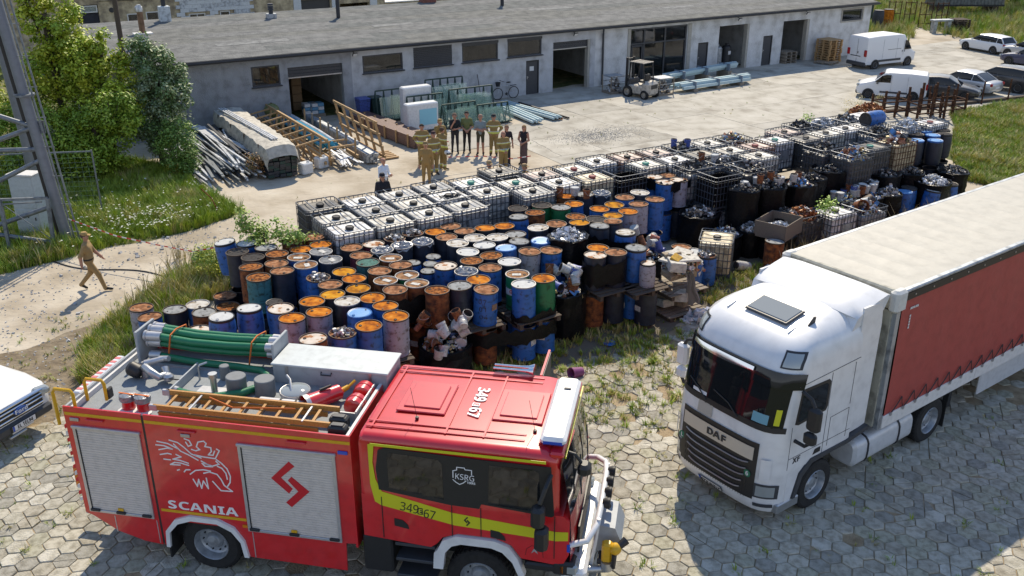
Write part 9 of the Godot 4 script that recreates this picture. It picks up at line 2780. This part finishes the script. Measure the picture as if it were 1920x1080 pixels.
		obj(MB.new().box(V(0, 0.99, 0), V(0.62, 0.07, 0.68), 0.025), "lid", M[q[3]], t)
		for s in [-0.24, 0.24]:
			obj(MB.new().cyl(V(s - 0.02, 0.1, -0.3), V(s + 0.02, 0.1, -0.3), 0.1, -1, 14), "wheel", M.rubber, t)
	# profile bundles lying by the bicycle
	for q in [[-2.3, 2.2, -2.5, 6.2, 6, "pale wrapped profile bundle lying by the bicycle"], [-1.7, 1.6, -1.2, 6.05, 5, "second pale wrapped bundle with blue-grey end"]]:
		for i in q[4]:
			ybar(q[0] + i * 0.11, q[1], 0.16 + 0.07 * (i % 2), q[2] + i * 0.11, q[3], 0.16 + 0.07 * (i % 2), 0.1, 0.1, "wrapped_profile", q[5], "profile", M.film_pale, "bundle: " + q[5])
	for i in 2:
		ybar(-1.0 + i * 0.35, 1.8, 0.1, -0.75 + i * 0.4, 6.1, 0.1, 0.09, 0.09, "steel_tube", ["rusty square tube lying beside the pale bundles", "darker square tube lying farthest from pale bundles"][i], "tube", [M.drum_R, M.dark_steel][i])
	# pale blue wrapped beams on bearers
	for q in [[8.7, 2.3, 15.3, 1.35, 0.55, 4, "upper"], [8.3, 3.75, 14.2, 3.6, 0.3, 5, "lower"]]:
		var t := thing("beam_bundle", "bundle of pale blue film-wrapped beams on bearers, %s pack" % ["front low", "rear thick"][int(q[6] == "upper")], "bundle", yd(0, 0), 0)
		t.position = Vector3.ZERO
		for i in q[5]:
			var dv: float = i * 0.17
			var hh: float = q[4] + (0.16 if i % 2 else 0.0)
			obj(MB.new().bar(yd(q[0] + i * 0.08, q[1] + dv - 0.3, hh), yd(q[2] - i * 0.1, q[3] + dv - 0.3, hh), 0.16, 0.16), "beam", M.film_pale, t)
		for f in [0.2, 0.5, 0.8]:
			var c := yd(lerpf(q[0], q[2], f), lerpf(q[1], q[3], f) + 0.05)
			obj(MB.new().at(T(c + V(0, (q[4] - 0.1) / 2, 0), 0, PHI, 0)).box(V(0, 0, 0), V(0.3, q[4] - 0.12, 1.0)), "bearer", M.wood_grey, t)
			obj(MB.new().at(T(c + V(0, q[4] + 0.06, 0), 0, PHI, 0)).box(V(0, 0, 0), V(0.05, 0.46, 0.95)), "strap", M.bag_blue, t)
	# wire crates of stones by the forklift
	for q in [[5.5, 1.9, "wire crate with dark goods left of the forklift", 0.0], [7.45, 3.7, "wire crate of grey stones right of the forklift", 1.0]]:
		var t := thing("wire_crate", q[2], "crate", yd(q[0], q[1]), PHI)
		obj(MB.new().box(V(0, 0.07, 0), V(1.05, 0.12, 0.85)), "pallet_base", M.wood_grey, t)
		for x in [-0.5, 0.5]:
			for z in [-0.4, 0.4]:
				obj(MB.new().box(V(x, 0.55, z), V(0.04, 0.9, 0.04)), "post", M.wood_grey, t)
		for h in [0.35, 0.65, 0.97]:
			for z in [-0.4, 0.4]:
				obj(MB.new().box(V(0, h, z), V(1.0, 0.03, 0.02)), "wire", M.galvanised, t)
		stuff(obj(junk(90, 0.42, 0.34, 0.75, 801 + int(q[3]), 0.09, 0), "stones", M.scrap, t)).position = V(0, 0.12, 0)
		obj(MB.new().box(V(0, 0.95, 0), V(0.95, 0.06, 0.75), 0.02), "cover", M.wrap_white if q[3] > 0 else M.galvanised, t)
	# pallets
	for k in 10:
		pallet(yd(23.6, 0.95 + rng.randf_range(-0.05, 0.05), k * 0.145), PHI + rng.randf_range(-0.08, 0.08), "wooden pallet in the tall stack by the workshop wall", M.wood_new, "tall pallet stack")
	pallet(yd(22.9, 1.5, 0.0), PHI + 0.3, "single grey pallet lying before the tall stack", M.wood_grey)
	for k in 7:
		pallet(V(35.2, k * 0.145, -76.2), 0.2 + rng.randf_range(-0.1, 0.1), "weathered pallet in the low pile before the container", M.wood_dark, "low pallet pile")
	# green globes by the wall
	for q in [[-13.6, 0.7, 0.95, 0.36], [-13.2, 0.85, 0.35, 0.34], [-14.0, 1.0, 0.33, 0.33], [-12.9, 1.2, 0.28, 0.27]]:
		var t := thing("green_globe", "mottled green ball-shaped float piled against the grey wall", "float", yd(q[0], q[1], q[2]), rng.randf() * 3, "green floats by the wall")
		obj(MB.new().sphere(V(0, 0, 0), V(q[3], q[3] * 0.94, q[3]), 18, 12), "shell", mat("float_green", lin(0.17, 0.19, 0.07), 0.5, 0.0, "grime", 2.0), t)
		obj(MB.new().cyl(V(0, q[3] * 0.9, 0), V(0, q[3] * 1.0, 0), 0.05, -1, 8), "neck", M.wood_dark, t)
	for q in [[-14.75, 8.5, "white cube canister on the sand beside the covered bundle"], [-13.9, 8.0, "grey-white canister beside the timber rack end"]]:
		var t := thing("canister", q[2], "canister", yd(q[0], q[1]), PHI + 0.3)
		obj(MB.new().box(V(0, 0.24, 0), V(0.5, 0.48, 0.42), 0.05), "body", M.wrap_white, t)
		obj(MB.new().cyl(V(0.1, 0.47, 0.05), V(0.1, 0.53, 0.05), 0.06, -1, 10), "cap", M.pvc_white, t)

func small_things() -> void:
	mat("tape_white", lin(0.7, 0.68, 0.68), 0.5)
	mat("tape_red", lin(0.5, 0.03, 0.03), 0.5)
	# barrier tapes in alternating red and white lengths
	for q in [["red and white barrier tape from the mast to the drums", [V(-14.1, 1.0, -28.3), V(-12.1, 0.9, -27.0), V(-10.5, 0.85, -26.3), V(-9.2, 1.0, -25.4), V(-7.85, 1.6, -24.4)], 40], ["red and white barrier tape strung before the onlookers", [yd(-8.9, 7.6, 0.35), yd(-8.3, 8.6, 0.5), V(-2.6, 0.62, -37.0), V(-1.2, 0.5, -37.6), V(0.0, 0.55, -37.0), V(0.75, 0.75, -36.7)], 40]]:
		var t := thing("barrier_tape", q[0], "tape")
		var cv := Curve3D.new()
		for k in q[1]:
			cv.add_point(k)
		var n: int = q[2]
		var L := cv.get_baked_length()
		for k in n:
			var a := cv.sample_baked(L * k / n)
			var b := cv.sample_baked(L * (k + 1) / n)
			obj(MB.new().bar(a, b, 0.004, 0.04), "tape_length", M.tape_red if k % 2 else M.tape_white, t)
	var cb := thing("ground_cable", "dark cable lying across the sandy track", "cable")
	var pts := []
	for k in 24:
		var f := k / 23.0
		pts.append(V(lerpf(-14.2, -9.7, f), 0.02, lerpf(-27.1, -25.6, f) + 0.22 * sin(f * 7.0)))
	obj(MB.new().tube(pts, 0.022, 6), "cable_run", M.black_plastic, cb)
	var hk := thing("bent_bar", "rusty bent bar sticking out of the verge", "bar", V(-10.4, 0, -31.4))
	obj(MB.new().tube([V(0, 0, 0), V(0.05, 0.3, 0), V(-0.1, 0.7, 0), V(-0.45, 1.0, -0.1)], 0.02, 6), "bar_length", M.drum_R, hk)
	var rd := thing("leaning_rod", "thin dark rod leaning on the facade near the bicycle", "rod", yd(-2.1, 0.25), PHI)
	obj(MB.new().cyl(V(0, 0, 0.1), V(-0.08, 1.45, -0.2), 0.02, -1, 6), "rod_shaft", M.dark_steel, rd)
	# rusty storage racks between the tanks and the cars
	for q in [[V(19.0, 0, -47.0), 0.35, "rusty post-and-shelf rack in front of the small van"], [V(20.6, 0, -46.5), 0.3, "taller rusty rack with rails beside the lawn"], [V(22.0, 0, -47.3), 0.4, "low rusty rack nearest the black saloon"]]:
		var t := thing("rusty_rack", q[2], "rack", q[0], q[1])
		var hh := 1.9 if q[2].begins_with("taller") else 1.3
		for x in [-0.8, 0.0, 0.8]:
			for z in [-0.4, 0.4]:
				obj(MB.new().box(V(x, hh / 2 * rng.randf_range(0.7, 1.0), z), V(0.09, hh * rng.randf_range(0.75, 1.0), 0.09)), "post", M.rust_dark if M.has("rust_dark") else mat("rust_dark", lin(0.26, 0.25, 0.27), 0.9, 0.0, "rust", 1.0), t)
		for h in [0.35, 0.8]:
			for z in [-0.4, 0.4]:
				obj(MB.new().box(V(0, h, z), V(1.7, 0.06, 0.06)), "rail", M.rust_dark, t)
			for x in [-0.8, 0.8]:
				obj(MB.new().box(V(x, h, 0), V(0.06, 0.06, 0.8)), "rail", M.rust_dark, t)
	var kb := thing("plank_edging", "row of dark planks edging the yard toward the lawn", "edging")
	for k in 6:
		obj(MB.new().bar(V(17.2 + k * 1.9, 0.08, -47.0 - k * 0.75), V(19.0 + k * 1.9, 0.08, -47.72 - k * 0.75), 0.25, 0.16), "plank", M.wood_dark, kb)
	for k in 4:
		var p := thing("fence_post", "thin dark post standing on the plank edging", "post", V(21.5 + k * 1.7, 0, -48.4 - k * 0.65), 0, "posts on the edging")
		obj(MB.new().box(V(0, 0.6, 0), V(0.06, 1.2, 0.06)), "shaft", M.rust_dark, p)
		obj(MB.new().box(V(0, 1.21, 0), V(0.08, 0.03, 0.08)), "cap_plate", M.rust_dark, p)
	# far end: container, bins, mesh gates
	var co := thing("cargo_container", "weathered grey corrugated container raised above the meadow", "container", V(40.2, 0.9, -86.8), 0.0)
	obj(MB.new().box(V(0, 1.2, 0), V(6.0, 2.3, 2.3)), "core", mat("cont_grey", lin(0.16, 0.17, 0.16), 0.8, 0.0, "grime", 0.5), co)
	for k in 20:
		obj(MB.new().box(V(-2.85 + k * 0.3, 1.2, 1.17), V(0.16, 2.2, 0.06)), "corrugation", M.cont_grey, co)
	obj(MB.new().box(V(-3.4, 0.6, 0.2), V(0.9, 0.12, 1.6)).box(V(0, 0.02, 0), V(6.1, 0.14, 2.3)), "frame", M.dark_steel, co)
	for x in [-2.4, 2.4]:
		obj(MB.new().box(V(x, -0.45, 0), V(0.5, 0.95, 2.0)), "support", M.wood_dark, co)
	for q in [[V(29.5, 0, -78.2), "dark barrel", "black barrel at the far workshop corner", M.drum_K], [V(30.5, 0, -78.8), "amber barrel", "amber barrel beside the black one at far corner", M.lid_O]]:
		var t := thing("barrel", q[2], "barrel", q[0])
		obj(drum_mesh.pb, "body", q[3], t).scale = V(1.5, 1.6, 1.5)
		obj(drum_mesh.pl, "lid", M.black_plastic, t).scale = V(1.5, 1.6, 1.5)
	var gb := thing("waste_skip", "dark green waste container behind the workshop corner", "skip", V(29.0, 0, -81.5), 0.3)
	obj(MB.new().box(V(0, 0.9, 0), V(2.0, 1.7, 1.4), 0.05), "tub", M.rack_green, gb)
	obj(MB.new().box(V(0, 1.8, 0), V(2.1, 0.1, 1.5), 0.03), "lid", M.rack_green, gb)
	for k in 4:
		var g := thing("rusty_gate_frame", "rusty tube gate frame standing in the tall grass", "gate", V(31.3 + k * 1.15, 0, -79.6 + k * 0.35), 0.25 * (k % 2), "gate frames in the grass")
		for x in [-0.5, 0.0, 0.5]:
			obj(MB.new().box(V(x, 1.0, 0), V(0.05, 2.0, 0.05)), "upright", M.rust_dark, g)
		for h in [0.3, 1.0, 1.9]:
			obj(MB.new().box(V(0, h, 0), V(1.05, 0.05, 0.05)), "rail", M.rust_dark, g)
	var tbn := thing("concrete_frame", "grey concrete frame lying in the meadow grass", "frame", V(33.6, 0, -75.8), 0.2)
	for x in [-0.6, 0.6]:
		obj(MB.new().box(V(x, 0.45, 0), V(0.3, 0.9, 0.5), 0.03), "leg", M.galvanised, tbn)
	obj(MB.new().box(V(0, 0.95, 0), V(1.7, 0.14, 0.6), 0.02), "slab_top", M.galvanised, tbn)
